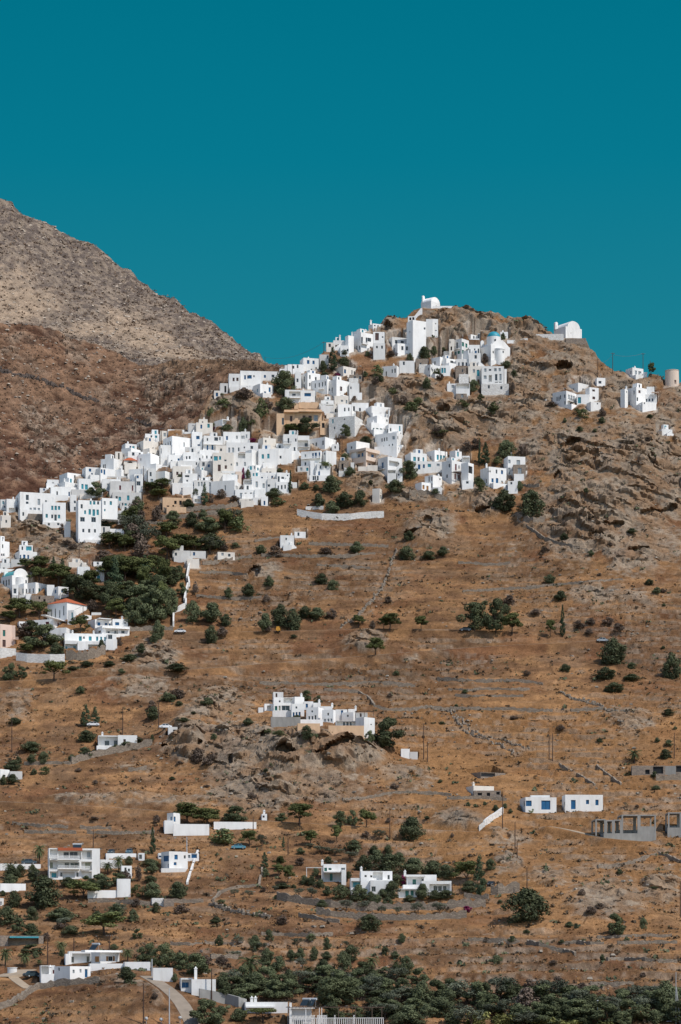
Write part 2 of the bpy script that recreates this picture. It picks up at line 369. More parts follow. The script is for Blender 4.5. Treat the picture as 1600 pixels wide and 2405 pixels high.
def build_ground(land, name, which):
    land.calm = np.zeros(land.z.shape); land.pave = np.zeros(land.z.shape)
    if which == 0:
        px0, py0 = field(land)
        # old terraces: the slope climbs in broken steps
        X, Y, Z = land.X, land.YY, land.z
        w = fbm(X, Y, Z * 0, 100, 2) * 2.2 + fbm(X, Y, Z * 0, 18, 1) * .25
        h = 2.7
        q = (Z + w) / h; fr = q - np.floor(q)
        st = (np.floor(q) + smooth(0.70, 0.97, fr)) * h - w
        rk = np.zeros(Z.shape)
        for a, b, rx, ry, s in ROCKS:
            rk = np.maximum(rk, s * np.exp(-(((px0 - a) / rx) ** 2 + ((py0 - b) / ry) ** 2) ** 1.5 * 0.7))
        rk = np.clip(rk * 1.15, 0, 1.3)
        amt = smooth(-0.35, 0.15, fbm(X, Y, Z * 0, 55, 2)) * (1 - np.clip(rk * 1.5, 0, 1)) * smooth(1180, 1300, py0) * 0.72
        amt = amt * (0.35 + 0.65 * smooth(420, 560, px0 + 0 * py0))
        land.z = Z * (1 - amt) + st * amt
        riser = smooth(0.68, 0.75, fr) * (1 - smooth(0.9, 0.98, fr)) * amt / 0.72
        flatten(land)
        calm = blur(blur(land.calm, 1.2, 0), 1.2, 1)
        X, Y, Z = land.X, land.YY, land.z
        patch = smooth(0.3, 0.65, fbm(X, Y, Z, 26, 3)) * 0.3      # small outcrops all over the slope
        rk = np.maximum(rk * smooth(-0.55, 0.15, fbm(X, Y, Z, 9, 3) + rk * 0.5), patch * smooth(-0.1, 0.4, fbm(X, Y, Z, 6, 2)))
        rk = rk * (1 - calm) * (.55 + .45 * smooth(-.35, .25, fbm(X, Y, Z, 38, 2)))
        # rock: tilted beds, blocks and cracks
        bx, by, bz = X * 0.8 - Z * 0.5, Y, Z * 1.1 + X * 0.45
        d1, d2, cell = worley(bx * 0.7, by * 0.9, bz * 1.2 + 0.0, 6.5)
        e1, e2, cell2 = worley(bx * 0.7, by, bz * 1.3, 2.4)
        big = fbm(bx * 0.6, by, bz * 1.2, 13, 3, ridge=True)
        crack = smooth(0.0, 0.16, d2 - d1)
        disp = .92 * rk * (big * 2.6 + (cell - 0.5) * 2.4 * crack - (1 - crack) * 0.9 + (cell2 - 0.5) * 0.7 * smooth(0, .15, e2 - e1) + fbm(bx, by, bz, 1.6, 2) * 0.35)
        led = fbm(bx * .28, by * .5, bz * 1.0, 4.2, 3) + .25 * fbm(X, Y, Z, 2.5, 2)
        ledge = smooth(.02, .14, led) * np.clip(rk * 1.5 - .45, 0, 1.0) * 1.9 + smooth(.32, .40, led) * np.clip(rk * 1.5 - .5, 0, 1) * 1.5
        cave = np.zeros(Z.shape)
        px1, py1 = field(land)
        for a, b, rx, ry, dp in CAVES:
            e_ = ((px1 - a) / rx) ** 2 + ((py1 - b + .15 * (px1 - a)) / ry) ** 2
            e_ = e_ + .7 * fbm(X, Y, Z, 3.2, 3) * (e_ < 3)
            cave = np.maximum(cave, dp * smooth(1.0, .72, e_))
        cave = cave * (1 - calm)
        soil = (1 - calm) * (fbm(X, Y, Z, 7, 2) * 0.45 + fbm(X, Y, Z, 2.2, 2) * 0.26)
        stn = riser * (1 - calm) * (fbm(X, Y, Z, 1.6, 2) * 0.22)
        dz = disp * 0.62 + soil + stn
        dy = -disp * 0.5 - stn - ledge * .8 + cave
        # colour of what grows and lies there
        n1 = fbm(X, Y, Z, 48, 3); n2 = fbm(X, Y, Z * 1.5, 9, 3); n3 = fbm(X, Y, Z * 2, 2.6, 3)
        och, brn, red, tan = (np.array(v) for v in ((0.310, 0.166, 0.076), (0.165, 0.088, 0.045), (0.155, 0.067, 0.033), (0.245, 0.160, 0.098)))
        up = smooth(1650, 1250, py0)[..., None]
        och = och * (1 - up * 0.18)
        c = brn + (och - brn) * smooth(-0.35, 0.45, n1 * 0.6 + n2 * 0.7)[..., None]
        c = c + (red - c) * (smooth(0.15, 0.6, fbm(X, Y, Z, 22, 3)) * 0.55)[..., None]
        c = c + (tan - c) * (smooth(0.1, 0.55, fbm(X + 90, Y, Z, 17, 3)) * 0.32)[..., None]
        n4 = fbm(X * .16, Y * .7, Z * 2.4, 5.5, 3)          # bands of growth along the contour
        c = c * (1 + 0.22 * n3 + 0.42 * n4 * (1 - .6 * rk))[..., None]
        fld = (smooth(1560, 1700, py0) * (1 - smooth(2050, 2250, py0)) * smooth(850, 1000, px0))[..., None]
        c = c + (np.array((0.335, 0.172, 0.068)) * (1 + 0.25 * n3)[..., None] - c) * fld * 0.5
        g1, g2, g3 = (np.array(v) for v in ((0.325, 0.250, 0.180), (0.155, 0.120, 0.090), (0.252, 0.150, 0.082)))
        rc = g2 + (g1 - g2) * np.clip(0.40 + 0.25 * cell + 0.25 * cell2 + 0.45 * n3 + .35 * n2, 0, 1)[..., None]
        rc = rc + (g3 - rc) * (smooth(-0.15, 0.35, fbm(X, Y, Z, 8, 4)) * 0.7)[..., None]
        rmask = smooth(0.16, 0.5, rk + 0.25 * n3 * (rk > 0.05))[..., None]
        c = c + (rc - c) * rmask * (.72 + .28 * smooth(-.3, .2, fbm(X, Y, Z * 1.6, 12, 4)))[..., None]
        rmk = (np.clip(riser, 0, 1) * smooth(-0.35, 0.2, n2 + n3 * 0.6))[..., None]
        sc_ = np.array((0.235, 0.185, 0.140)) * (0.55 + 0.75 * cell2[..., None] + 0.3 * n3[..., None])
        c = c + (sc_ - c) * rmk * 0.6
        pv = (blur(blur(land.pave, .8, 0), .8, 1) * smooth(-.5, .1, n2 + .5 * n3))[..., None]
        c = c + (np.array((0.46, 0.40, 0.33)) * (1 + .3 * n3)[..., None] - c) * pv * .75
        land.rk = rk; land.riser = riser
        mat = ground_mat("dry_hillside")
    else:
        px0, py0 = field(land)
        X, Y, Z = land.X, land.YY, land.z
        k = 1.0 if which == 1 else 2.0
        q_ = 1.2 if which == 1 else 2.0
        ax, ay, az = X * 0.8 + Z * 0.6, Y * 1.0, (Z * 0.8 - X * 0.6) * q_      # beds running down with the ridge
        n2 = fbm(ax, ay, az, 22 * k, 4); n3 = fbm(ax, ay, az, 6 * k, 4, 0.6)
        if which == 1:
            n1 = fbm(X, Y, Z, 150, 4)
            m3 = fbm(X, Y, Z * 1.4, 7, 5, .62)
            out = smooth(0.0, 0.45, fbm(X, Y, Z, 40, 5, .55)) * smooth(-.3, .2, m3)
            d1, d2, cell = worley(X * .8 - Z * .3, Y * .8, Z * 1.3, 6)
            e1, e2, cell2 = worley(X, Y, Z * 1.2, 2.6)
            disp = out * ((cell - .5) * 3.6 + (cell2 - .5) * 1.2) + fbm(X, Y, Z, 60, 3) * 3.0 + m3 * 1.1
            b1, b2, b3 = (np.array(v) for v in ((0.195, 0.114, 0.070), (0.105, 0.052, 0.033), (0.255, 0.188, 0.137)))
            c = b2 + (b1 - b2) * smooth(-0.35, 0.35, n1 * .8 + m3 * 0.5)[..., None]
            c = c + (b3 * (.65 + .5 * cell2[..., None]) - c) * (np.clip(out + smooth(0.15, 0.6, n2) * 0.35, 0, 1) * 0.75)[..., None]
            c = c * (1.0 + 0.5 * m3)[..., None]
            top = smooth(905, 850, py0) * smooth(300, 420, px0)
            c = c + (np.array((0.25, 0.16, 0.095)) * (1 + .6 * m3)[..., None] - c) * (top * 0.6)[..., None]
            land.rk = out
        else:
            f1 = fbm(X, Y, Z * 1.3, 8, 5, .65)
            disp = n2 * 3.0 + fbm(X, Y, Z, 90, 3) * 7 * smooth(2330, 2150, Y) + f1 * 1.6
            g1, g2, g3 = (np.array(v) for v in ((0.262, 0.204, 0.155), (0.128, 0.100, 0.084), (0.390, 0.285, 0.195)))
            c = g1 + (g2 - g1) * smooth(-0.25, 0.45, fbm(ax, ay, az, 9, 5, 0.7) + .4 * f1 + 0.12)[..., None]
            scree = np.zeros(Z.shape)
            for a, b, rx, ry in ((30, 720, 130, 45), (-40, 690, 120, 70), (350, 795, 70, 30), (290, 760, 60, 40), (200, 775, 80, 14), (420, 830, 70, 14)):
                scree = np.maximum(scree, np.exp(-((px0 - a) / rx) ** 2 - ((py0 - b) / ry) ** 2))
            scree = smooth(0.10, 0.80, scree + 0.28 * n2 + 0.22 * f1)
            c = c + (g3 * (1 + 0.35 * f1)[..., None] - c) * (scree * 0.7)[..., None]
            disp = disp * (1 - 0.6 * scree)
            red = smooth(0.0, 0.6, (py0 - (860 - 0.0 * px0)) / 20.0) * smooth(590, 640, px0)
            c = c + (np.array((0.20, 0.11, 0.08)) - c) * (red * 0.8)[..., None]
        crestfade = 1.0
        dz = disp * 0.6; dy = -disp * 0.5
        mat = ground_mat("brown_hill" if which == 1 else "grey_mountain", 0.5 if which == 1 else 0.3, 0.5)
    land.z = land.z + dz
    land.YY = land.YY + dy
    land.X = land.AX * land.YY
    nr, nc = land.z.shape
    V = np.stack([land.X, land.YY, land.z], -1).reshape(-1, 3)
    idx = np.arange(nr * nc).reshape(nr, nc)
    F = np.stack([idx[:-1, :-1], idx[:-1, 1:], idx[1:, 1:], idx[1:, :-1]], -1).reshape(-1, 4)
    me = bpy.data.meshes.new(name)
    me.vertices.add(len(V)); me.vertices.foreach_set("co", V.astype(np.float32).ravel())
    me.loops.add(F.size); me.loops.foreach_set("vertex_index", F.astype(np.int32).ravel())
    me.polygons.add(len(F)); me.polygons.foreach_set("loop_start", np.arange(0, F.size, 4, dtype=np.int32))
    me.polygons.foreach_set("use_smooth", np.full(len(F), which != 0 and False, dtype=bool))
    me.update()
    a = me.attributes.new("tint", 'FLOAT_COLOR', 'POINT')
    a.data.foreach_set("color", np.concatenate([np.clip(c, 0.01, 0.9).reshape(-1, 3), np.ones((nr * nc, 1))], 1).astype(np.float32).ravel())
    me.materials.append(mat)
    o = bpy.data.objects.new(name, me); COL.objects.link(o)
    o["kind"] = "structure"
    return o
# ------------------------------------------------------------------ mesh helpers
class MB:
    """collects faces and links them as one mesh object"""
    def __init__(s): s.v, s.f, s.m, s.mats = [], [], [], []
    def mi(s, m):
        if m not in s.mats: s.mats.append(m)
        return s.mats.index(m)
    def poly(s, pts, m):
        n = len(s.v); s.v += [tuple(p) for p in pts]; s.f.append(tuple(range(n, n + len(pts)))); s.m.append(s.mi(m))
    def box(s, o, u, v, w, a0, a1, b0, b1, c0, c1, m):
        """a box spanned by unit vectors u, v, w from the point o"""
        c = [o + u * a + v * b + w * h for h in (c0, c1) for b in (b0, b1) for a in (a0, a1)]
        n = len(s.v); s.v += [tuple(p) for p in c]; k = s.mi(m)
        for q in ((0, 2, 3, 1), (4, 5, 7, 6), (0, 1, 5, 4), (1, 3, 7, 5), (3, 2, 6, 7), (2, 0, 4, 6)):
            s.f.append(tuple(n + i for i in q)); s.m.append(k)
    def prism(s, prof, a, b, m, cap=True):
        """a profile (list of points) swept from offset a to offset b"""
        n = len(s.v); k = s.mi(m); L = len(prof)
        s.v += [tuple(p + a) for p in prof] + [tuple(p + b) for p in prof]
        for i in range(L): s.f.append((n + i, n + (i + 1) % L, n + L + (i + 1) % L, n + L + i)); s.m.append(k)
        if cap:
            s.f.append(tuple(n + i for i in range(L))[::-1]); s.f.append(tuple(n + L + i for i in range(L))); s.m += [k, k]
    def cyl(s, c, r0, r1, z0, z1, m, seg=12, a0=0.0, a1=math.tau, cap=True):
        n = len(s.v); k = s.mi(m); full = abs(a1 - a0 - math.tau) < 1e-6; q = seg if full else seg + 1
        for r, z in ((r0, z0), (r1, z1)):
            for i in range(q):
                t = a0 + (a1 - a0) * i / seg
                s.v.append((c.x + r * math.cos(t), c.y + r * math.sin(t), c.z + z))
        for i in range(seg):
            j = (i + 1) % q; s.f.append((n + i, n + j, n + q + j, n + q + i)); s.m.append(k)
        if cap: s.f.append(tuple(n + q + i for i in range(q))); s.m.append(k)
    def tube(s, a, b, r0, r1, m, seg=6):
        a, b = Vector(a), Vector(b); d = (b - a).normalized()
        x = d.orthogonal().normalized(); y = d.cross(x); n = len(s.v); k = s.mi(m)
        for p, r in ((a, r0), (b, r1)):
            for i in range(seg):
                t = math.tau * i / seg; s.v.append(tuple(p + x * (r * math.cos(t)) + y * (r * math.sin(t))))
        for i in range(seg):
            j = (i + 1) % seg; s.f.append((n + i, n + j, n + seg + j, n + seg + i)); s.m.append(k)
        s.f.append(tuple(n + i for i in range(seg))[::-1]); s.f.append(tuple(n + seg + i for i in range(seg))); s.m += [k, k]
    def mesh(s, name, origin=None, smooth_=False):
        me = bpy.data.meshes.new(name)
        o = origin or Vector((0, 0, 0))
        me.from_pydata([(a - o.x, b - o.y, c - o.z) for a, b, c in s.v], [], s.f)
        for m in s.mats: me.materials.append(m)
        me.polygons.foreach_set("material_index", s.m)
        if smooth_: me.polygons.foreach_set("use_smooth", [True] * len(s.f))
        me.update()
        return me
    def obj(s, name, parent=None, origin=None, smooth_=False):
        """link as one object; vertex positions are world positions, origin = the object's own place"""
        o0 = origin if origin is not None else (Vector(parent.location) if parent else Vector((0, 0, 0)))
        ob = bpy.data.objects.new(name, s.mesh(name, o0, smooth_)); COL.objects.link(ob)
        if parent: ob.parent = parent; ob.location = o0 - Vector(parent_world(parent))
        else: ob.location = o0
        return ob
def parent_world(p):
    l = Vector(p.location)
    while p.parent: p = p.parent; l += Vector(p.location)
    return l
def empty(name, loc, label, cat, group=None):
    o = bpy.data.objects.new(name, None); COL.objects.link(o); o.location = loc
    o.empty_display_size = 0.5
    return tag(o, label, cat, group)
USED = {}
def tag(o, label, cat, group=None, kind='thing'):
    o["label"] = label; o["category"] = cat; o["kind"] = kind
    if group: o["group"] = group
    return o
UP = Vector((0, 0, 1))

M['frame'] = mat_var("window_frame_paint", (0.42, 0.42, 0.41), 0.6, 0.3, 0.05)
M['glass'] = principled("dark_window_glass", 0.12, 0.5)[0]; M['glass'].node_tree.nodes["Principled BSDF"].inputs["Base Color"].default_value = (0.018, 0.028, 0.034, 1)
PAINT = {'d': None, 'k': None, 'b': (0.012, 0.105, 0.24), 't': (0.05, 0.30, 0.36), 'n': (0.10, 0.055, 0.045), 'w': (0.34, 0.38, 0.40), 'o': (0.42, 0.20, 0.06), 'r': (0.16, 0.025, 0.035), 'g': (0.03, 0.16, 0.13), 'p': (0.30, 0.31, 0.22), 'q': (0.09, 0.10, 0.11)}
for k, c in PAINT.items():
    if c: M['paint_' + k] = mat_var("painted_wood_" + {'b': 'blue', 't': 'turquoise', 'n': 'brown', 'w': 'pale_grey', 'o': 'orange', 'r': 'dark_red', 'g': 'green', 'p': 'sage', 'q': 'slate'}[k], c, 0.5, 0.4, 0.15, 2.0, obj=0.12)
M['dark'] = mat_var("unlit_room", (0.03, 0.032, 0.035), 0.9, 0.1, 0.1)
M['iron'] = mat_var("painted_iron", (0.10, 0.11, 0.12), 0.5, 0.4, 0.1)
M['wood'] = mat_var("weathered_wood", (0.12, 0.085, 0.065), 0.9, 0.1, 0.2, 3)
M['rooft'] = mat_var("terracotta_tiles", (0.42, 0.115, 0.055), 0.9, 0.1, 0.18, 2.5, bump=.4)
M['dome'] = mat_var("turquoise_dome_paint", (0.02, 0.26, 0.33), 0.5, 0.4, 0.08, 1.0)
M['vault'] = mat_var("pale_turquoise_vault_paint", (0.10, 0.38, 0.38), 0.6, 0.3, 0.1, 1.0)
M['white'] = M['w']
M['metal'] = mat_var("galvanised_metal", (0.42, 0.43, 0.44), 0.4, 0.5, 0.1)
_wm = {}
X1, Y1, Z1_ = Vector((1, 0, 0)), Vector((0, 1, 0)), UP
def window_mesh(kind, door):
    """unit window (1 wide, 1 tall, origin at the bottom centre, facing -Y): frame and filling are two meshes"""
    key = (kind, door)
    if key in _wm: return _wm[key]
    f = MB(); O = Vector((0, 0, 0)); t = 0.07; h = 0.05
    fm = M['frame'] if kind in 'dkw' else M['paint_' + kind]
    d0, d1 = -0.035, 0.045
    f.box(O, X1, Y1, UP, -.5, -.5 + t, d0, d1, 0, 1, fm); f.box(O, X1, Y1, UP, .5 - t, .5, d0, d1, 0, 1, fm)
    f.box(O, X1, Y1, UP, -.5 + t, .5 - t, d0, d1, 1 - h, 1, fm)
    if not door: f.box(O, X1, Y1, UP, -.5 + t, .5 - t, d0, d1, 0, h, fm)
    p = MB()
    if kind in 'dk':
        p.box(O, X1, Y1, UP, -.5 + t, .5 - t, 0.01, 0.03, 0 if door else h, 1 - h, M['glass'])
        f.box(O, X1, Y1, UP, -.018, .018, d0 + .01, d1 - .01, 0 if door else h, 1 - h, fm)
    else:
        m = M['paint_' + kind]
        for a, b in ((-.5 + t, -.012), (.012, .5 - t)):
            n = 7
            p.box(O, X1, Y1, UP, a, b, 0.0, 0.03, 0 if door else h, 1 - h, m)
            for i in range(n):
                z = h + (1 - 2 * h) * (i + .2) / n
                p.box(O, X1, Y1, UP, a + .03, b - .03, -0.03, 0.0, z, z + .06, m)
    _wm[key] = (f.mesh("window_frame"), p.mesh("pane" if kind in 'dk' else "shutter"))
    return _wm[key]
def put_window(root, P, u, w, h, kind, door=False):
    """window standing with its bottom centre at P on a wall running along u"""
    fm, pm = window_mesh(kind, door)
    rz = math.atan2(u.y, u.x)
    o = bpy.data.objects.new("door" if door else "window", fm); COL.objects.link(o)
    o.parent = root; o.location = P - Vector(root.location); o.rotation_euler = (0, 0, rz); o.scale = (w, 1, h)
    c = bpy.data.objects.new(("pane" if kind in 'dk' else "door_leaf" if door else "shutter"), pm); COL.objects.link(c); c.parent = o
    return o

class Vol: pass
def solve_volume(xl, xc, xr, yt, yb, P, th=None, depth=None):
    """the plan of a block from where its nearest upright edge and its two outer edges are seen"""
    s = ppm(P)
    A, B = (xc - xl) / s, (xr - xc) / s
    V = Vol(); V.P = P
    view = math.atan2(P.x, P.y)
    if th is None:
        if A < 0.5: t = math.radians(3)
        else: t = min(max(math.atan2(A, 0.85 * max(B, .1)), math.radians(9)), math.radians(72))
    else: t = math.radians(th)
    V.w = B / max(math.cos(t), .2)
    V.d = A / max(math.sin(t), .05) if A >= 0.5 else (depth or 6.0)
    V.d = min(max(V.d, 1.0), 13.0)
    if depth: V.d = depth
    a = t - view
    V.u = Vector((math.cos(a), math.sin(a), 0)); V.v = Vector((-math.sin(a), math.cos(a), 0))
    V.h = (yb - yt) / s; V.s = s
    return V
def facade(mb, P, u, n, W, H, ext, opens, mat, inset=0.22):
    """one wall with openings cut through it; opens are (u0, u1, v0, v1, depth)"""
    us = sorted({0.0, W} | {min(max(o[k], 0.0), W) for o in opens for k in (0, 1)})
    vs = sorted({-ext, H} | {min(max(o[k], 0.0), H) for o in opens for k in (2, 3)})
    for a, b in zip(us[:-1], us[1:]):
        if b - a < 1e-4: continue
        for c, d in zip(vs[:-1], vs[1:]):
            if d - c < 1e-4: continue
            mx, my = (a + b) / 2, (c + d) / 2
            if any(o[0] < mx < o[1] and o[2] < my < o[3] for o in opens): continue
            mb.poly([P + u * a + UP * c, P + u * b + UP * c, P + u * b + UP * d, P + u * a + UP * d], mat)
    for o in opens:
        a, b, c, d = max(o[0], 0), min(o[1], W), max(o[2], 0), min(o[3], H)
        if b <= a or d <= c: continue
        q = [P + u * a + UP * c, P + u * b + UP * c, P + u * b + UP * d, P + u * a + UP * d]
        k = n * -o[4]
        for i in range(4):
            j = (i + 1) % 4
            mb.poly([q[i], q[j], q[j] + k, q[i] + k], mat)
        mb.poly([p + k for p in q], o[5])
def block(mb, V, mat, opens_f, opens_l, ext):
    P, u, v, w, d, h = V.P, V.u, V.v, V.w, V.d, V.h
    rim, drop = 0.22, min(0.35, h * 0.3)
    facade(mb, P, u, -v, w, h, ext, opens_f, mat)
    facade(mb, P + v * d, -v, -u, d, h, ext, opens_l, mat)
    B = P + u * w
    mb.poly([B - UP * ext, B + v * d - UP * ext, B + v * d + UP * h, B + UP * h], mat)
    mb.poly([B + v * d - UP * ext, P + v * d - UP * ext, P + v * d + UP * h, B + v * d + UP * h], mat)
    o = [P + UP * h, B + UP * h, B + v * d + UP * h, P + v * d + UP * h]
    i_ = [P + u * rim + v * rim, B - u * rim + v * rim, B - u * rim + v * (d - rim), P + u * rim + v * (d - rim)]
    i1 = [p + UP * h for p in i_]; i0 = [p + UP * (h - drop) for p in i_]
    for k in range(4):
        j = (k + 1) % 4
        mb.poly([o[k], o[j], i1[j], i1[k]], mat); mb.poly([i1[k], i1[j], i0[j], i0[k]], mat)
    mb.poly(i0, mat)

# ------------------------------------------------------------------ houses are read from a table (picture positions measured on the photograph)
HOUSES = []
def parse(text):
    x0 = y0 = 0.0; s = 1.0; H = None
    for line in text.strip().splitlines():
        line = line.strip()
        if not line or line[0] == '#': continue
        c, _, rest = line.partition(' ')
        if c == '@':
            x0, y0, s = (float(t) for t in rest.split()); continue
        if c in 'HWB':
            p = [q.strip() for q in rest.split('|')]
            H = dict(label=p[0], name=p[1] if len(p) > 1 and p[1] else 'house', cat=p[2] if len(p) > 2 and p[2] else 'house', group=p[3] if len(p) > 3 else None, vols=[])
            HOUSES.append(H); continue
        tok = rest.split()
        opt = dict(t.split('=') for t in tok if '=' in t); tok = [t for t in tok if '=' not in t]
        if c == 'v':
            n = [float(t) for t in tok]
            H['vols'].append(dict(x=[x0 + q / s for q in n[:3]], y=[y0 + q / s for q in n[3:5]], opt=opt, items=[]))
        elif c in 'oDL':
            k = tok[0] if c != 'L' else 'L'
            for q in (tok[1:] if c != 'L' else tok):
                a = [float(t) for t in q.split(',')]
                w, h = (a[2] / s, a[3] / s) if len(a) > 2 else ((3.7, 7.0) if c == 'o' else (4.2, 10.5))
                H['vols'][-1]['items'].append((c, k, x0 + a[0] / s, y0 + a[1] / s, w, h, float(opt.get('i', 0))))
        else:
            a = [float(t) for t in tok]
            if c == 'k': a = [x0 + a[0] / s, y0 + a[1] / s]
            elif c == 'b': a = [x0 + a[0] / s, x0 + a[1] / s, y0 + a[2] / s, (a[3] / s if len(a) > 3 else 4.5)]
            elif c == 'r': a = [x0 + a[0] / s, x0 + a[1] / s, y0 + a[2] / s, y0 + a[3] / s]
            elif c == 'a': a = [x0 + a[0] / s, a[1] / s, y0 + a[2] / s, y0 + a[3] / s]
            elif c == 'c': a = [x0 + a[0] / s, x0 + a[1] / s, y0 + a[2] / s, y0 + a[3] / s]
            elif c == 'R': a = [y0 + a[0] / s]
            H['vols'][-1]['items'].append((c, opt.get('m', 'w'), *a))
def place_houses():
    for H in HOUSES:
        first = None
        for k, v in enumerate(H['vols']):
            (xl, xc, xr), (yt, yb), o = v['x'], v['y'], v['opt']
            P = at(xc, yb)
            D = P.y
            if first is None: first = D
            else: D = min(max(D, first - 9), first + 9)
            D += float(o.get('d', 0))
            if 'D' in o: D = first + float(o['D'])
            P = Vector(((xc - CX) / FPX * D, D, ZC + (YH - yb) / FPX * D))
            v['V'] = solve_volume(xl, xc, xr, yt, yb, P, float(o['th']) if 'th' in o else None, float(o['dep']) if 'dep' in o else None)
            V = v['V']
            if 'np' not in o: PADS.append((P, V.u, V.v, V.w, V.d, P.z, 0.6))
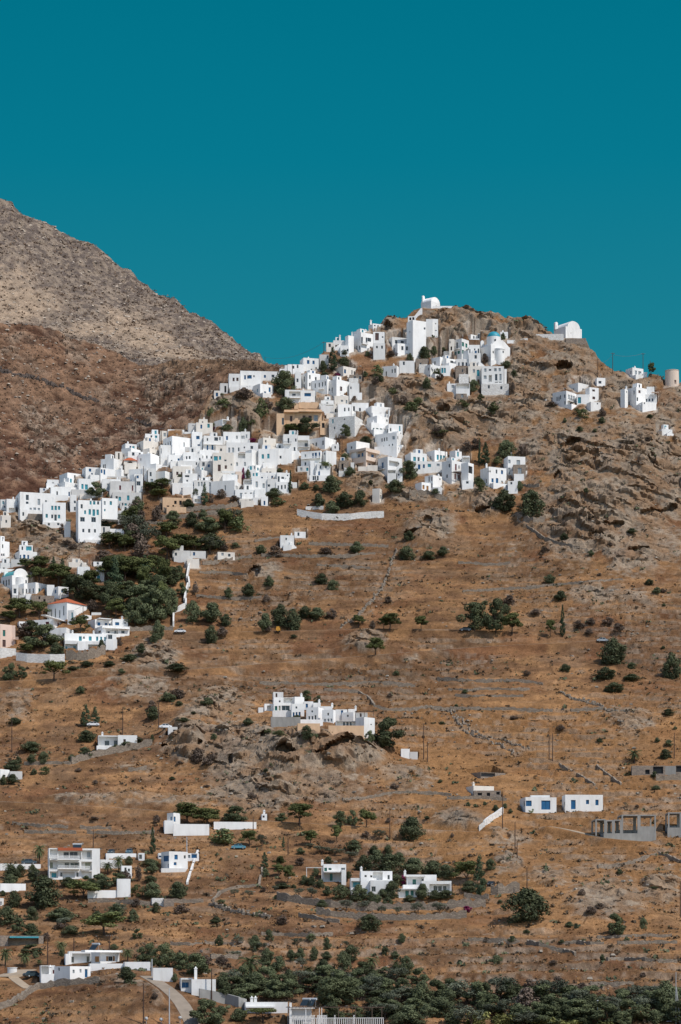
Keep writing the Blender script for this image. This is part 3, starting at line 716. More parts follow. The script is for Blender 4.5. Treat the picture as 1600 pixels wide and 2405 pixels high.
def build_houses():
    for H in HOUSES:
        V0 = H['vols'][0]['V']
        root = empty(H['name'], V0.P, H['label'], H['cat'], H['group'])
        parts = []; town = V0.P.y > 985 and H['name'] == 'house'
        for v in H['vols']:
            V, o = v['V'], v['opt']; (xl, xc, xr), (yt, yb) = v['x'], v['y']
            mat = M[o.get('m', 'w')]
            of, ol = [], []; wins = []
            for it in v['items']:
                c = it[0]
                if c in 'oDL':
                    _, kind, cx, cy, w, h, ins = it
                    left = cx < xc and xc - xl > 1.0
                    W = V.d if left else V.w
                    span = (xc - xl) if left else (xr - xc)
                    k = W / max(span, .1)
                    uc = (cx - xl) * k if left else (cx - xc) * k
                    v0 = (yb - cy - h / 2) / V.s; v1 = (yb - cy + h / 2) / V.s
                    w = max(w * k * 1.12, 0.6); v0, v1 = v0 - .04 * (v1 - v0), v1 + .05 * (v1 - v0)
                    if c == 'D': v0 = max(v0, 0.02)
                    u0, u1 = uc - w / 2, uc + w / 2
                    u0, u1 = max(u0, .12), min(u1, W - .12); v0, v1 = max(v0, .02), min(v1, V.h - .1)
                    if u1 - u0 < .25 or v1 - v0 < .25: continue
                    dep = 1.5 if c == 'L' else 0.36
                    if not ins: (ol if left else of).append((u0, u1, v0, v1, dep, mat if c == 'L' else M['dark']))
                    if c != 'L' and kind != 'k':
                        uu = V.u if not left else -V.v; nn = -V.v if not left else -V.u
                        base = V.P if not left else V.P + V.v * V.d
                        q = base + uu * (u0 + u1) / 2 + UP * v0 + nn * -(0.24 if not ins else ins - 0.06)
                        wins.append((q, uu, u1 - u0, v1 - v0, kind, c == 'D'))
                elif c == 'k':
                    t = (it[2] - xc) * V.w / max(xr - xc, 1); t = min(max(t, -0.5), V.w)
                    b = V.P + V.u * t + V.v * min(1.2, V.d * .4) + UP * (V.h - 0.4)
                    hh = max((yt - it[3]) / V.s, 0.9) + 0.4
                    m = MB(); m.box(b, V.u, V.v, UP, -.32, .32, -.32, .32, 0, hh, mat); m.box(b, V.u, V.v, UP, -.42, .42, -.42, .42, hh, hh + .14, mat)
                    m.cyl(b, .24, .1, hh + .14, hh + .5, mat, 8)
                    parts.append(("chimney", m))
                elif c == 'b':
                    _, mt, xa, xb, y, hp = it
                    left = (xa + xb) / 2 < xc and xc - xl > 1.0
                    k = (V.d / max(xc - xl, .1)) if left else V.w / max(xr - xc, .1)
                    ua, ub = ((xa - xl) * k, (xb - xl) * k) if left else ((xa - xc) * k, (xb - xc) * k)
                    uu = V.u if not left else -V.v; nn = -V.v if not left else -V.u
                    base = V.P if not left else V.P + V.v * V.d
                    q = base + UP * ((yb - y) / V.s)
                    m = MB(); m.box(q, uu, nn, UP, ua, ub, 0.01, 1.1, -.16, 0, mat)
                    rl = MB(); rh = min(max(hp / V.s, .8), 1.1); rm = M['iron'] if mt == 'i' else mat
                    rl.box(q, uu, nn, UP, ua, ub, 1.02, 1.07, rh - .07, rh, rm)
                    for sgn in (ua + .02, ub - .07): rl.box(q, uu, nn, UP, sgn, sgn + .05, 0.02, 1.02, rh - .07, rh - .003, rm)
                    n = int((ub - ua) / (0.22 if mt != 'i' else 0.16))
                    for i in range(n + 1):
                        a = ua + (ub - ua - .1) * i / max(n, 1)
                        wd = .1 if mt != 'i' else .035
                        rl.box(q, uu, nn, UP, a, a + wd, 1.03, 1.06, 0.0, rh - .07, rm)
                    parts.append(("balcony", m, ("railing", rl)))
                elif c == 'c':                       # a solid canopy or cornice slab proud of the front
                    _, mt, xa, xb, ya, yb2 = it
                    k = V.w / max(xr - xc, .1)
                    m = MB(); z0, z1 = (yb - yb2) / V.s, (yb - ya) / V.s
                    pr = 1.6 if z1 - z0 < .5 else .5
                    m.box(V.P, V.u, -V.v, UP, (xa - xc) * k, (xb - xc) * k, -.3, pr, z0, max(z1, z0 + .12), M[mt])
                    parts.append(("canopy", m))
                elif c == 'r':                       # pergola on the terrace in front
                    _, mt, xa, xb, ya, yb2 = it
                    k = V.w / max(xr - xc, .1); a0, a1 = (xa - xc) * k, (xb - xc) * k
                    z0, z1 = (yb - yb2) / V.s, (yb - ya) / V.s
                    m = MB(); pm = M['wood'] if mt == 'n' else M[mt]; D = 2.6
                    for a in np.linspace(a0, a1, max(2, int((a1 - a0) / 2.5) + 1)):
                        m.box(V.P, V.u, -V.v, UP, a - .07, a + .07, D - .15, D, z0 - 1.2, z1 - .16, pm)
                    m.box(V.P, V.u, -V.v, UP, a0 - .2, a1 + .2, D - .18, D + .03, z1 - .16, z1, pm)
                    for a in np.arange(a0, a1 + .01, .3): m.box(V.P, V.u, -V.v, UP, a - .04, a + .04, 0.01, D + .2, z1 + .003, z1 + .08, pm)
                    parts.append(("pergola", m))
                elif c == 'a':                       # apse on the front
                    _, mt, xm, r, ya, yb2 = it
                    k = V.w / max(xr - xc, .1); cpt = V.P + V.u * ((xm - xc) * k); r = r / V.s
                    z0, z1 = (yb - yb2) / V.s, (yb - ya) / V.s
                    an = math.atan2(-V.v.y, -V.v.x)
                    m = MB(); m.cyl(cpt, r, r, z0 - 1.5, z1, mat, 14, an - math.pi / 2, an + math.pi / 2, False)
                    for kk in range(4):
                        t0, t1 = kk / 4 * math.pi / 2, (kk + 1) / 4 * math.pi / 2
                        m.cyl(cpt, r * math.cos(t0), r * math.cos(t1) + .01, z1 + .6 * r * math.sin(t0), z1 + .6 * r * math.sin(t1), mat, 14, an - math.pi / 2, an + math.pi / 2, False)
                    parts.append(("apse", m))
                elif c == 'R':                       # hipped tile roof, ridge seen at the given height
                    rh = (yt - it[2]) / V.s + min(V.w, V.d) * .5 * (YH - yt) / FPX; e = .35
                    m = MB(); q = [V.P + V.u * a + V.v * b + UP * (V.h + .004) for a, b in ((-e, -e), (V.w + e, -e), (V.w + e, V.d + e), (-e, V.d + e))]
                    if V.w >= V.d: r0, r1 = V.P + V.u * (V.d / 2) + V.v * V.d / 2, V.P + V.u * (V.w - V.d / 2) + V.v * V.d / 2
                    else: r0, r1 = V.P + V.u * V.w / 2 + V.v * V.w / 2, V.P + V.u * V.w / 2 + V.v * (V.d - V.w / 2)
                    r0, r1 = r0 + UP * (V.h + rh), r1 + UP * (V.h + rh)
                    if V.w >= V.d: fs = ([q[0], q[1], r1, r0], [q[1], q[2], r1], [q[2], q[3], r0, r1], [q[3], q[0], r0])
                    else: fs = ([q[0], q[1], r0], [q[1], q[2], r1, r0], [q[2], q[3], r1], [q[3], q[0], r0, r1])
                    for f in fs: m.poly(f, M['rooft'])
                    m.poly(q[::-1], M['rooft'])
                    parts.append(("roof", m))
            if town and not any(it[0] in 'oDL' for it in v['items']) and V.h > 2.2 and V.w > 2.6 and RND.random() < .7:
                for q_ in range(1 if V.w < 5 else 2):               # small openings on otherwise blank walls
                    a = V.w * ((.28, .66)[q_] + RND.uniform(-.1, .1)); b = V.h * RND.uniform(.35, .55); w_ = RND.uniform(.75, 1.1); h_ = min(RND.uniform(1.0, 1.9), V.h * .42)
                    of.append((a, a + w_, b, b + h_, .36, M['dark']))
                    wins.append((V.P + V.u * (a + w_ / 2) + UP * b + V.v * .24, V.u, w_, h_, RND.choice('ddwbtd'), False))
            wall = MB(); block(wall, V, mat, of, ol, float(o.get('e', 3.0))); wall.obj('wall', root)
            for q in wins: put_window(root, *q)
        V, o = H['vols'][0]['V'], H['vols'][0]['opt']
        if town and H['cat'] == 'house' and V.w > 4:                   # yard walls, outside stairs and rooms on the roof
            mt = M[o.get('m', 'w')] if o.get('m', 'w') != 's' else M['y']
            if RND.random() < .75:
                m = MB(); a = V.w * RND.uniform(-.1, .25); b = V.w * RND.uniform(.6, 1.15); q = RND.uniform(1.6, 3.0); hh = RND.uniform(.5, 1.5)
                m.box(V.P, V.u, -V.v, UP, a, b, q, q + .3, -3.5, hh, mt)
                for e_ in (a, b - .3): m.box(V.P, V.u, -V.v, UP, e_, e_ + .3, .02, q - .002, -3.5, hh - .01, mt)
                m.box(V.P, V.u, -V.v, UP, a + .302, b - .302, .02, q - .002, -3.4, -.05, M['g']); m.obj("yard_wall", root)
            if RND.random() < .35 and V.d > 4:
                m = MB(); a = V.w * RND.uniform(.1, .5); w_ = min(RND.uniform(2.2, 3.6), V.w * .45); h_ = RND.uniform(1.7, 2.5)
                m.box(V.P, V.u, V.v, UP, a, a + w_, 1.8, min(4.6, V.d - .3), V.h - .4, V.h + h_, mt); m.obj("roof_room", root)
                put_window(root, V.P + V.u * (a + w_ * RND.uniform(.35, .65)) + V.v * 1.76 + UP * (V.h + .15), V.u, .85, h_ * .75, RND.choice('dbwt'), True)
            if RND.random() < .3:
                m = MB(); a = V.w * RND.uniform(.5, .9); n = 9; sg_ = RND.choice((-1, 1))
                for i in range(n): m.box(V.P, V.u, -V.v, UP, a + sg_ * i * .3 - .15, a + sg_ * i * .3 + .15, .02, 1.1, -3.2, .25 * (n - i), mt)
                m.obj("outside_stair", root)
        if town and not any(p[0] == 'chimney' for p in parts):        # what stands on the flat roofs: a flue or an aerial
            q = V.P + V.u * (V.w * RND.uniform(.15, .85)) + V.v * (V.d * RND.uniform(.15, .5)) + UP * (V.h - .4)
            m = MB(); t = RND.random()
            if t < .45:
                m.box(q, V.u, V.v, UP, -.3, .3, -.3, .3, 0, 1.25, M[o.get('m', 'w')]); m.cyl(q, .3, .12, 1.25, 1.6, M[o.get('m', 'w')], 8); m.obj("chimney", root)
            elif t < .75:
                m.tube(q, q + UP * 2.6, .035, .03, M['metal'], 5)
                for z in (1.9, 2.2, 2.5): m.tube(q + UP * z - V.u * .5, q + UP * z + V.u * .5, .025, .025, M['metal'], 4)
                m.obj("aerial", root)
        for p in parts:
            ob = p[1].obj(p[0], root)
            if len(p) > 2: p[2][1].obj(p[2][0], ob, origin=Vector(V0.P))
TOWN_TOP = """
@ 700 660 3.92
H tall blank white fortress church with two small bell arches beneath the summit chapel|fortress_church|church
v 1000 1058 1180 358 705 e=2
o d 1167,422,14,18
o d 1030,455,6,16
v 1178 1180 1240 350 590 d=1.5 np=1 th=1
v 1236 1240 1290 350 535 d=0.5
o d 1270,455,16,8 1268,392,10,8
v 1010 1013 1086 324 362 d=3 dep=1.2 np=1 e=1
o k 1035,348,16,24 1062,346,16,24
H small white cottage with two windows at the foot of the fortress church
v 875 917 1042 572 690
o d 962,614,18,34 1004,612,18,34
o d 888,615,8,36
v 825 868 1000 514 640 d=3
o d 905,556,20,30 962,552,26,20
o d 848,575,10,50
H tall white house with blue balcony doors in the top row beside the arched niche
v 512 580 692 470 655
o d 590,545,14,58 632,538,14,50
o d 658,527,30,32
o d 672,603,16,28
o d 541,605,10,40 567,610,10,36
b 583 636 578 18
v 690 693 798 468 580 d=-0.6
o n 728,512,30,62
o d 780,515,12,14
v 650 690 786 390 500 d=5
o d 708,408,12,12 738,408,12,12 735,456,22,10
k 680 362
v 690 695 803 572 665 d=-4
H white house with brown window pair and chimney at the left end of the top row
v 323 326 432 546 625
o n 352,600,14,22
o n 378,597,24,26
k 388 498
v 258 262 324 566 650 m=c
v 435 464 515 500 652 d=-1
o d 450,600,8,20
v 385 390 470 592 650 d=-3
o d 458,636,14,22
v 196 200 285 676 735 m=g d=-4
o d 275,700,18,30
H small white hut on the skyline with chimney beside the tall balcony house
v 432 440 520 520 600 d=2
k 500 470
v 510 575 655 452 560 d=4
k 640 432
H narrow white house stepping down the crag beneath the fortress church
v 780 910 935 778 885
o d 812,845,9,40 867,826,9,32 893,824,12,38
v 928 935 1073 734 845
o d 975,757,16,30
H roofless stone shed with dark doorway on the crag edge
v 1082 1085 1195 715 800 m=s
D d 1130,772,14,40
@ 450 780 3.92
H white cube house on the skyline with two blue windows
v 998 1030 1172 235 355
o b 1075,272,20,32 1124,272,18,30
o d 1105,338,12,12 1148,322,12,14
o d 1008,275,8,34
v 884 886 1032 296 372 d=-1
v 808 812 872 336 380 d=-2
v 856 859 886 305 370 d=3
H narrow white house with two brown shuttered windows at the end of the upper street
v 338 345 446 382 540
o n 388,435,16,30 423,433,18,28
H grey roofless annex below the house with brown shutters
v 262 264 336 470 565 m=g
D k 312,525,16,56
v 206 209 264 538 622 m=c
H long white house with blue doors and skylight on the upper street
v 446 450 642 355 510
D b 493,415,14,36
o b 520,412,12,28 540,410,26,30
o d 575,403,12,16
v 638 642 806 360 445
o b 676,407,16,24
o d 750,402,24,22
H white two-storey house with roof terrace and blue windows by the big green tree
v 568 632 752 472 592
o b 720,517,16,40 678,555,16,30
o t 607,528,8,30
v 590 600 732 430 480 d=3
o d 655,455,50,30 700,460,16,26
H white narrow house behind the big green tree
v 948 955 1010 366 515
H white tower-like house with grey side and small dark windows
v 1008 1068 1186 370 525
o d 1038,420,10,46 1036,485,10,32
o d 1090,410,12,34 1090,480,12,28 1145,420,14,34
H long grey-shadowed house with four tall windows and a little balcony
v 1106 1250 1345 430 570
o d 1138,478,10,38 1175,476,10,38 1205,474,10,38 1231,470,10,38
b 1178 1222 520 14
H white gabled house with brown window above the ochre mansion
v 1240 1335 1452 432 600
o d 1270,524,8,38 1295,525,9,48 1300,590,8,20
o n 1378,512,18,38
o d 1385,576,20,10
v 1448 1452 1545 472 560 d=1
o d 1468,512,10,20
v 1450 1455 1570 556 602 d=-2
H white house with wide blue window and balustraded porch above the mansion
v 998 1005 1138 536 640
o b 1070,575,54,28
v 856 862 1003 530 645
L 950,568,90,44
o d 945,578,30,34 i=1.5
b 900 1002 606 16
H beige flat-roofed house with one blue window beside the bougainvillea
v 1318 1398 1516 312 405 m=c
o d 1350,360,8,30
o b 1414,358,16,34
o d 1478,355,9,38 1500,362,10,40
H low stone retaining house under the beige cottage
v 1450 1455 1570 392 455 m=s
H ochre neoclassical mansion with balustrade and tall brown windows|mansion|mansion
v 850 854 980 714 892 m=t
o n 918,797,20,48
c 848 984 736 743 m=t
v 976 980 1200 710 885 m=t
o n 1037,795,24,52 1092,795,26,52
o w 1145,790,34,52
c 974 1204 730 738 m=t
v 778 784 854 748 935 m=t d=-1
o d 842,820,18,60
v 984 988 1172 645 725 m=t d=4 np=1
v 940 945 986 662 725 m=t d=3 np=1
H ruined ochre wall with an arched doorway beside the mansion|ruined_wall|ruin
v 1180 1184 1252 815 882 m=t dep=1.5
o k 1213,860,22,44
H low white villa with deep shaded veranda under the cactus rocks
v 788 866 1016 168 242 d=0
v 205 285 428 800 860
L 345,828,120,42
o d 372,828,36,36 i=1.5
k 348 772
H little cream chapel-like house with one small window by the terraces
v 60 70 148 800 905 m=c
o d 102,828,10,14
v 0 4 68 842 905 m=g
v 38 42 196 832 905 m=c d=-2
"""
# the villa line above reuses the next region's numbers only once: drop the stray block
TOWN_TOP = TOWN_TOP.replace("v 788 866 1016 168 242 d=0\n", "")
TOWN_MID = """
@ 600 880 3.92
H rough white church with rubble side wall, twin bell arches and round apse|village_church|church
v 676 915 1018 376 568 m=y
o t 713,412,12,36
o d 728,475,12,24 820,402,10,12
o d 963,372,12,16
a 975 30 432 525
v 718 722 776 282 372 m=c d=5 dep=1 np=1 e=1
o k 740,330,13,32 758,330,13,32
H weathered cream house with two grey shuttered windows above the rubble church
v 725 729 858 195 275 m=c
o w 797,250,18,36 840,248,13,30
v 756 760 886 272 365 d=-1
o d 823,320,12,32 860,318,10,30
v 884 889 1042 258 338
o d 908,312,16,42 963,320,16,28
v 950 954 1082 236 270 d=3
H shaded vine pergola house in white beside the rubble church
v 584 588 728 265 320 m=y
L 685,300,60,40
v 650 655 720 355 400 m=c
H white stepped house with roof terrace facing the cactus slope
v 1000 1070 1250 286 385
o d 1153,358,18,26 1195,356,14,20 1222,355,10,18
o d 1028,360,10,20
v 1025 1120 1248 376 445 d=-2
o d 1212,405,12,18
k 1250 290
H white house with three green windows above the rubble terrace wall
v 1000 1068 1228 438 530
o g 1090,502,14,26 1123,500,20,26 1157,498,18,24
o d 1020,490,8,24
v 1196 1226 1356 452 530 d=-1
o d 1216,510,11,32 1246,505,11,28
o t 1330,490,10,44
H long white house with row of small windows and plain sunlit end wall
v 1100 1302 1418 530 672
o d 1165,586,10,32 1188,584,10,32 1210,582,10,32
o w 1272,577,22,28
o d 1312,576,8,26
o d 1180,650,10,18 1232,644,10,18 1262,640,10,18
v 1096 1302 1350 650 710 d=-3
H modern beige house with two long loggias in the town centre|modern_house
v 866 1018 1172 670 838 m=n
L 938,722,132,52
o b 902,726,12,24 933,726,12,24 970,722,18,30 i=1.5
L 935,818,130,28
o d 985,815,12,20 920,820,10,18 i=1.5
L 1092,724,130,42
o b 1042,722,22,28 1103,726,20,26 i=1.5
L 1090,806,124,42
o d 1075,812,18,22 1105,812,14,22 i=1.5
v 842 928 1052 610 700 m=w D=4
o d 884,660,12,22
v 1026 1030 1126 833 908 m=c D=-3
v 940 948 1030 846 890 m=c D=-3
v 874 878 910 808 850 m=w D=-3
H grey stone ruin with one tall doorway beneath the modern beige house
v 764 770 860 790 905 m=s
o k 802,845,16,50
H white house with long balcony below the ochre mansion and a corner chimney
v 252 258 388 548 740
o d 305,606,14,42 372,600,12,26 300,685,16,18 361,683,14,34
b 256 332 636 18 m=i
k 390 515
v 385 390 498 560 690
L 440,635,86,60
o d 470,640,26,30 i=1.5
b 395 496 668 20 m=i
v 498 642 766 572 685
o d 530,638,13,46 560,634,13,44 622,624,12,38
b 508 586 672 22
H white house with four tall blue doors on a pillared base
v 420 600 612 698 842
D b 530,742,14,46 556,742,18,50 590,738,12,44
o w 460,737,12,26
o d 460,812,14,28
b 425 600 768 18
v 606 650 746 698 850
o d 637,722,10,18
v 500 506 546 792 890 D=-3
v 384 389 502 842 912 m=g D=-3
v 546 550 642 812 880 D=-3
o d 590,842,12,16
H low white cottage with dark doors half hidden behind the pine
v 494 498 700 925 975
o d 535,952,14,36 552,950,12,36
D d 575,952,14,40
@ 300 940 3.92
H large white cube house with blank sunlit wall and three upper windows
v 325 410 584 328 520
o d 350,396,9,38 372,394,9,38 393,391,9,36
o d 350,505,9,20 372,496,9,20 396,490,9,20
o w 520,393,10,38
b 342 388 436 14
v 284 304 412 410 532
o w 308,467,8,44
H white flat house behind the large cube house on the ridge
v 362 370 522 268 330 d=4
v 298 303 360 282 365 m=c
o w 341,316,20,32
H small white block standing on the ridge beside the utility pole
v 156 162 292 308 380
H cream house with shrub in front under the ridge block
v 85 145 282 370 470 m=c
o d 108,402,9,26
v 142 202 276 440 505 m=c d=-2
o d 238,482,18,8
H grey-white house with double blue window beside the rooftop awnings
v 586 592 688 290 455
o b 647,342,28,28 655,411,20,14
v 516 522 592 290 335 d=2
H white terraced house with bright blue rooftop room and canopy
v 686 702 878 325 475
o d 735,360,12,24 815,352,32,30 850,346,10,28
D b 735,434,12,42 781,430,14,44
b 692 872 406 16
v 724 760 852 288 340 d=3
o b 766,312,16,40 816,304,26,30
H white house with orange cloth on its roof and small chimney
v 876 882 1042 290 392
o b 915,347,15,34
o w 1006,338,13,28
v 1038 1044 1126 288 372 D=1
o w 1054,340,10,26 1070,340,9,28 1095,330,10,30
k 1085 266
H low white house with two tall grey shutters in the middle of town
v 900 908 1202 386 482
o w 935,458,16,42 971,457,18,42
o d 1023,450,12,32 1075,431,10,14 1143,430,22,26
v 806 811 906 416 480 m=c D=-1
o d 860,455,16,22
k 908 376
H bare cream tower house with a single small window and stair wall
v 1200 1248 1366 342 460 m=c
o d 1272,375,12,20
v 1235 1241 1364 297 345 d=4
o d 1283,322,16,26 1312,320,12,24 1340,318,10,22
v 1364 1368 1440 398 480 m=w D=1
v 1438 1442 1486 440 520 D=1
H big plain white house with two turquoise shutters beside the stair wall
v 1198 1204 1392 446 598
o t 1245,517,18,38 1296,513,19,40
o d 1252,576,12,14
v 1350 1357 1512 442 610 D=1
o d 1408,523,16,24
o t 1381,590,8,22
v 1086 1142 1206 455 590 D=-1
o w 1100,498,22,30
H white house with sunken terrace and four pale shutters
v 966 972 1146 482 645
o w 1008,588,16,30 1080,585,14,34
o d 956,590,9,14
L 1050,510,60,44
H cream house with mint green washing grille and purple door
v 780 786 976 482 705 m=c
o t 812,535,32,38 851,530,18,30
o d 900,551,18,14
D n 844,622,24,56
o n 904,613,18,30
o w 955,588,12,16
H rounded white house with one dark window beneath the grey shutters
v 638 662 842 456 565
o d 690,522,12,26 730,522,10,28 771,523,14,24
H white house with two small windows above the palm-less courtyard
v 504 511 642 476 592
o d 544,528,12,26 571,526,14,26
H low white house with one blue shutter in a blank wall
v 364 377 512 500 590
o b 469,550,15,36
o d 405,556,8,14
v 418 426 622 428 505 m=g d=2
o d 450,490,20,14
H white house with one little window beside the grey courtyard
v 454 462 656 555 632
o d 634,580,10,24
v 655 661 776 560 650 m=g
H cream flat-roofed house with two narrow brown windows
v 408 416 586 606 735 m=c
o n 458,672,18,28 497,676,11,32
H white house with shaded side porch and blue rooftop door
v 250 345 416 650 765
o d 265,744,12,34 290,742,12,34
v 250 256 368 600 660 d=3
o b 332,631,26,38
v 180 188 260 626 765 d=-1
o d 212,680,16,36
o w 222,742,22,34
H tall white house with balcony niche and a little blue window
v 20 62 140 680 830
o b 92,706,16,26 30,730,9,14
L 98,765,36,38
o r 45,805,8,50
H flat white house with two small square windows above the hedge
v 578 680 776 638 725
o d 630,693,14,14 657,692,11,14
H turquoise-doored white house with brown annex beside the stairs
v 858 866 992 650 728
D t 930,695,20,34 967,700,18,50
o t 874,690,9,34
v 988 993 1048 656 728 m=n
o n 1012,706,15,36
H white house with turquoise shutters and bougainvillea on its corner
v 1074 1081 1186 640 714
o t 1118,685,26,42 1160,690,11,36
v 1128 1180 1312 595 668 d=2
o b 1137,613,9,24 1166,612,9,24
o t 1200,632,12,24
H small cream cube with two windows above the white terraces
v 1230 1236 1372 625 690 m=c
o n 1285,665,13,18 1313,663,17,14
H white house with wide window strip and small blue shutters above the dark hedge
v 500 508 642 672 830
o d 548,698,36,16 548,740,14,14
o b 573,783,15,30
v 404 412 604 760 898 D=-2
o b 478,883,26,16 508,812,26,12
o d 567,853,9,14
H white house with three tall grey shutters beside the round cypress
v 604 612 772 735 850
o w 654,772,14,36 682,770,14,36 709,768,13,36 757,770,9,34
H big white house with long blank wall and sunlit corner
v 768 985 1066 736 890
o w 898,803,12,44
o d 1000,795,9,36 1013,795,8,34 1035,795,8,32
H white house with one huge dark opening over its terrace
v 1064 1070 1142 730 830
L 1103,770,66,66
H white two-storey house with blue door and grey shutters at the town foot
v 1138 1144 1288 698 855
o w 1188,774,18,50 1252,785,18,40
o b 1237,710,14,13
v 1190 1196 1374 664 745 d=2
o b 1283,708,16,15 1331,715,15,40
v 1280 1287 1374 722 855
o d 1300,785,20,20
H white end house with small chimney and three lower windows beside the slim cypress
v 1362 1376 1496 665 760 d=1
o d 1391,727,16,52 1428,713,22,18 1473,688,9,12
k 1468 648
v 1358 1367 1482 750 855
o d 1387,804,12,36 1419,800,13,36 1450,795,11,34
H low white terrace house at the foot of the town under the huge dark opening
v 984 990 1242 820 895
o w 1046,868,22,30 930,866,22,26
o d 1086,865,17,28 1135,858,17,20
H ochre ruin with open window holes below the town
v 316 323 592 895 1012 m=t
o k 440,938,20,28 487,940,20,36 372,985,20,32 420,970,14,14 463,990,14,12
H cream cottage with three dark doorways at the lower edge of town
v 1022 1030 1152 905 960 m=c
o d 1051,937,17,32 1089,934,17,30 1127,931,15,34
v 1145 1151 1198 895 965
H small blue-shadowed white house beneath the lowest town trees
v 1224 1230 1292 885 968
D b 1260,945,14,36
v 1510 1518 1560 755 830 d=2
H white terrace with striped awning beside the round cypress
v 598 606 672 880 945
L 640,925,44,30
H cream roofed house with small square window on the ridge above town
v 655 715 737 172 265 m=c
o d 690,199,10,14
v 552 560 662 212 285 m=g
v 625 631 782 205 292 m=c d=-2
"""
TOWN_LEFT = """
@ 0 1000 3.92
H large white two-storey house with many grey windows above a stone base
v 142 184 508 608 812
o w 358,692,22,52
o d 252,656,24,46 251,705,22,20
o w 423,686,15,26
o w 283,770,18,38 320,778,22,60 358,768,18,38
o d 160,660,9,40
v 168 186 246 766 862 d=-2
v 256 260 394 808 872 m=s d=-1
H white corner house with five turquoise windows and a dark door
v 392 398 606 702 938
o t 482,753,17,36 513,753,18,36 544,752,18,32
o t 431,828,18,32 544,831,18,32
o d 481,832,16,32
D d 512,842,20,52
v 388 394 590 885 940 d=-0.8
H tall white house with turquoise shutters on three floors above the round tree
v 700 722 930 682 1082
o t 835,700,15,36 868,700,19,34
o d 904,700,17,30
o d 753,740,17,36
o t 784,793,15,32 827,788,19,46 864,793,21,56 900,788,19,46
o d 760,860,38,38 862,858,38,42
o d 768,962,17,30 822,962,18,32 875,960,16,30
v 926 942 1084 664 790 d=1
o w 965,710,15,32
o t 1021,708,18,32
o t 966,775,10,20
v 920 926 1014 925 995 m=g
D d 958,957,16,46
v 1006 1012 1142 948 992 d=-1
H narrow white house left of the tall turquoise shuttered house
v 640 648 706 634 790
o d 690,700,16,22 690,762,14,34
v 728 735 852 632 695 m=c d=2
o d 665,645,20,8
H white chimneyed house with blue door below the ridge
v 462 470 652 558 668
o d 527,620,13,34
D b 637,622,12,36
H small white ridge house with one dark window
v 428 434 542 494 558
o d 490,532,18,22
v 362 368 515 572 620 d=-1
H two-part white house with round chimney on the ridge
v 530 600 720 514 590
o d 663,572,16,22
k 608 488
v 548 622 786 430 520 d=2
o d 690,462,13,28
H white house with two turquoise doors beside the dark ridge tree
v 712 726 868 484 605
o t 760,557,18,42 796,560,24,44
v 652 658 808 584 635 m=g d=-1
o w 790,606,26,24
H white house with blue shuttered loggia windows on the ridge
v 758 790 932 378 490
o b 830,405,20,26 848,437,12,14
v 848 926 1058 384 490 d=-1
o b 937,416,14,32 962,420,14,44
H white sunlit ridge house with narrow paired windows on its shaded side
v 930 1048 1126 298 430
o d 953,366,7,36 968,364,7,36
v 1098 1104 1130 366 430
o w 1110,408,12,26
H stacked white cubes at the top of the left ridge
v 1122 1156 1260 162 250
v 1118 1206 1282 200 300 d=-1
o d 1140,268,9,22
v 1172 1180 1318 236 310 d=-2
v 1058 1063 1126 238 315 m=c
D k 1095,278,12,52
H small cream house with a sloping red tile roof
v 1136 1142 1256 318 375 m=c
o t 1130,348,12,26
R 284
H broad grey-white house with deep corner below the red-roofed cottage
v 1270 1386 1472 252 385
o w 1297,300,8,20
v 1186 1352 1428 392 478 d=-2
o d 1391,443,18,30
H white house with a single tall grey window beside the red shuttered house
v 934 942 1112 488 595
o w 995,560,15,54
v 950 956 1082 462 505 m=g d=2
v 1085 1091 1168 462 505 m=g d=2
H grey house with two red shutters
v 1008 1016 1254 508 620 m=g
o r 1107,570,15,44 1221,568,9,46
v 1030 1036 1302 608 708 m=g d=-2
o t 1181,660,20,42 1104,670,20,34
o d 1075,660,18,24
v 1250 1256 1312 444 620 d=1
o b 1269,470,17,24
o d 1275,530,34,36
v 1168 1176 1256 444 505 d=2
o b 1205,495,14,16
H ruined white-walled garden shed below the grey house
v 1082 1090 1246 780 872 m=y
v 1100 1107 1198 702 752 m=g
o d 1130,722,10,24
o t 1158,724,18,22
H white house with shaded terrace at the left town end
v 50 62 142 672 800
L 110,775,50,40
v 0 5 56 678 770
o t 30,705,10,26
o d 45,745,16,16
H low cream cottage with small window on the left crag
v 0 6 100 822 955 m=c
o d 58,878,14,24
o w 10,855,12,40
H white house with one narrow window at the left frame edge under the crag
v -60 2 88 1056 1240
o d 26,1105,10,32 18,1185,12,20 36,1182,12,20
@ 0 1240 3.2667
H white house with a wide turquoise window under the left crag
v 142 150 252 130 215
o t 222,155,38,30
o d 172,155,11,26
v 116 152 285 175 242 d=-1
o b 157,221,12,28 187,218,16,30 217,218,12,30
v 80 86 228 240 272 m=g d=-3
H white arcaded house with arched openings behind the blue vaulted church
v -10 4 152 266 345 d=2
o k 75,322,14,34 105,320,11,24 122,318,10,22
o d 30,318,12,30
H cream-topped white house peeking out of the dark pines
v 522 528 664 262 300 m=c
v 590 596 690 296 400 d=-3
v 712 718 792 258 306 d=2
H tiny white chapel with turquoise door hidden among the pines
v 736 742 800 320 405
D t 756,385,22,40
H pair of low white cabins in tree shade
v 1318 1326 1462 172 240 m=g
o d 1350,205,16,30
v 1456 1464 1580 176 228 m=g
o b 1490,198,14,24
v 1430 1436 1530 236 275 m=c d=-4
@ 400 1140 2.6133
H low white shed wall at the edge of the pines
v 284 292 397 408 450 m=c
H isolated white two-part hut on the terraced hillside
v 670 676 760 306 382
o d 712,328,8,14
v 757 763 832 284 336 d=2
"""
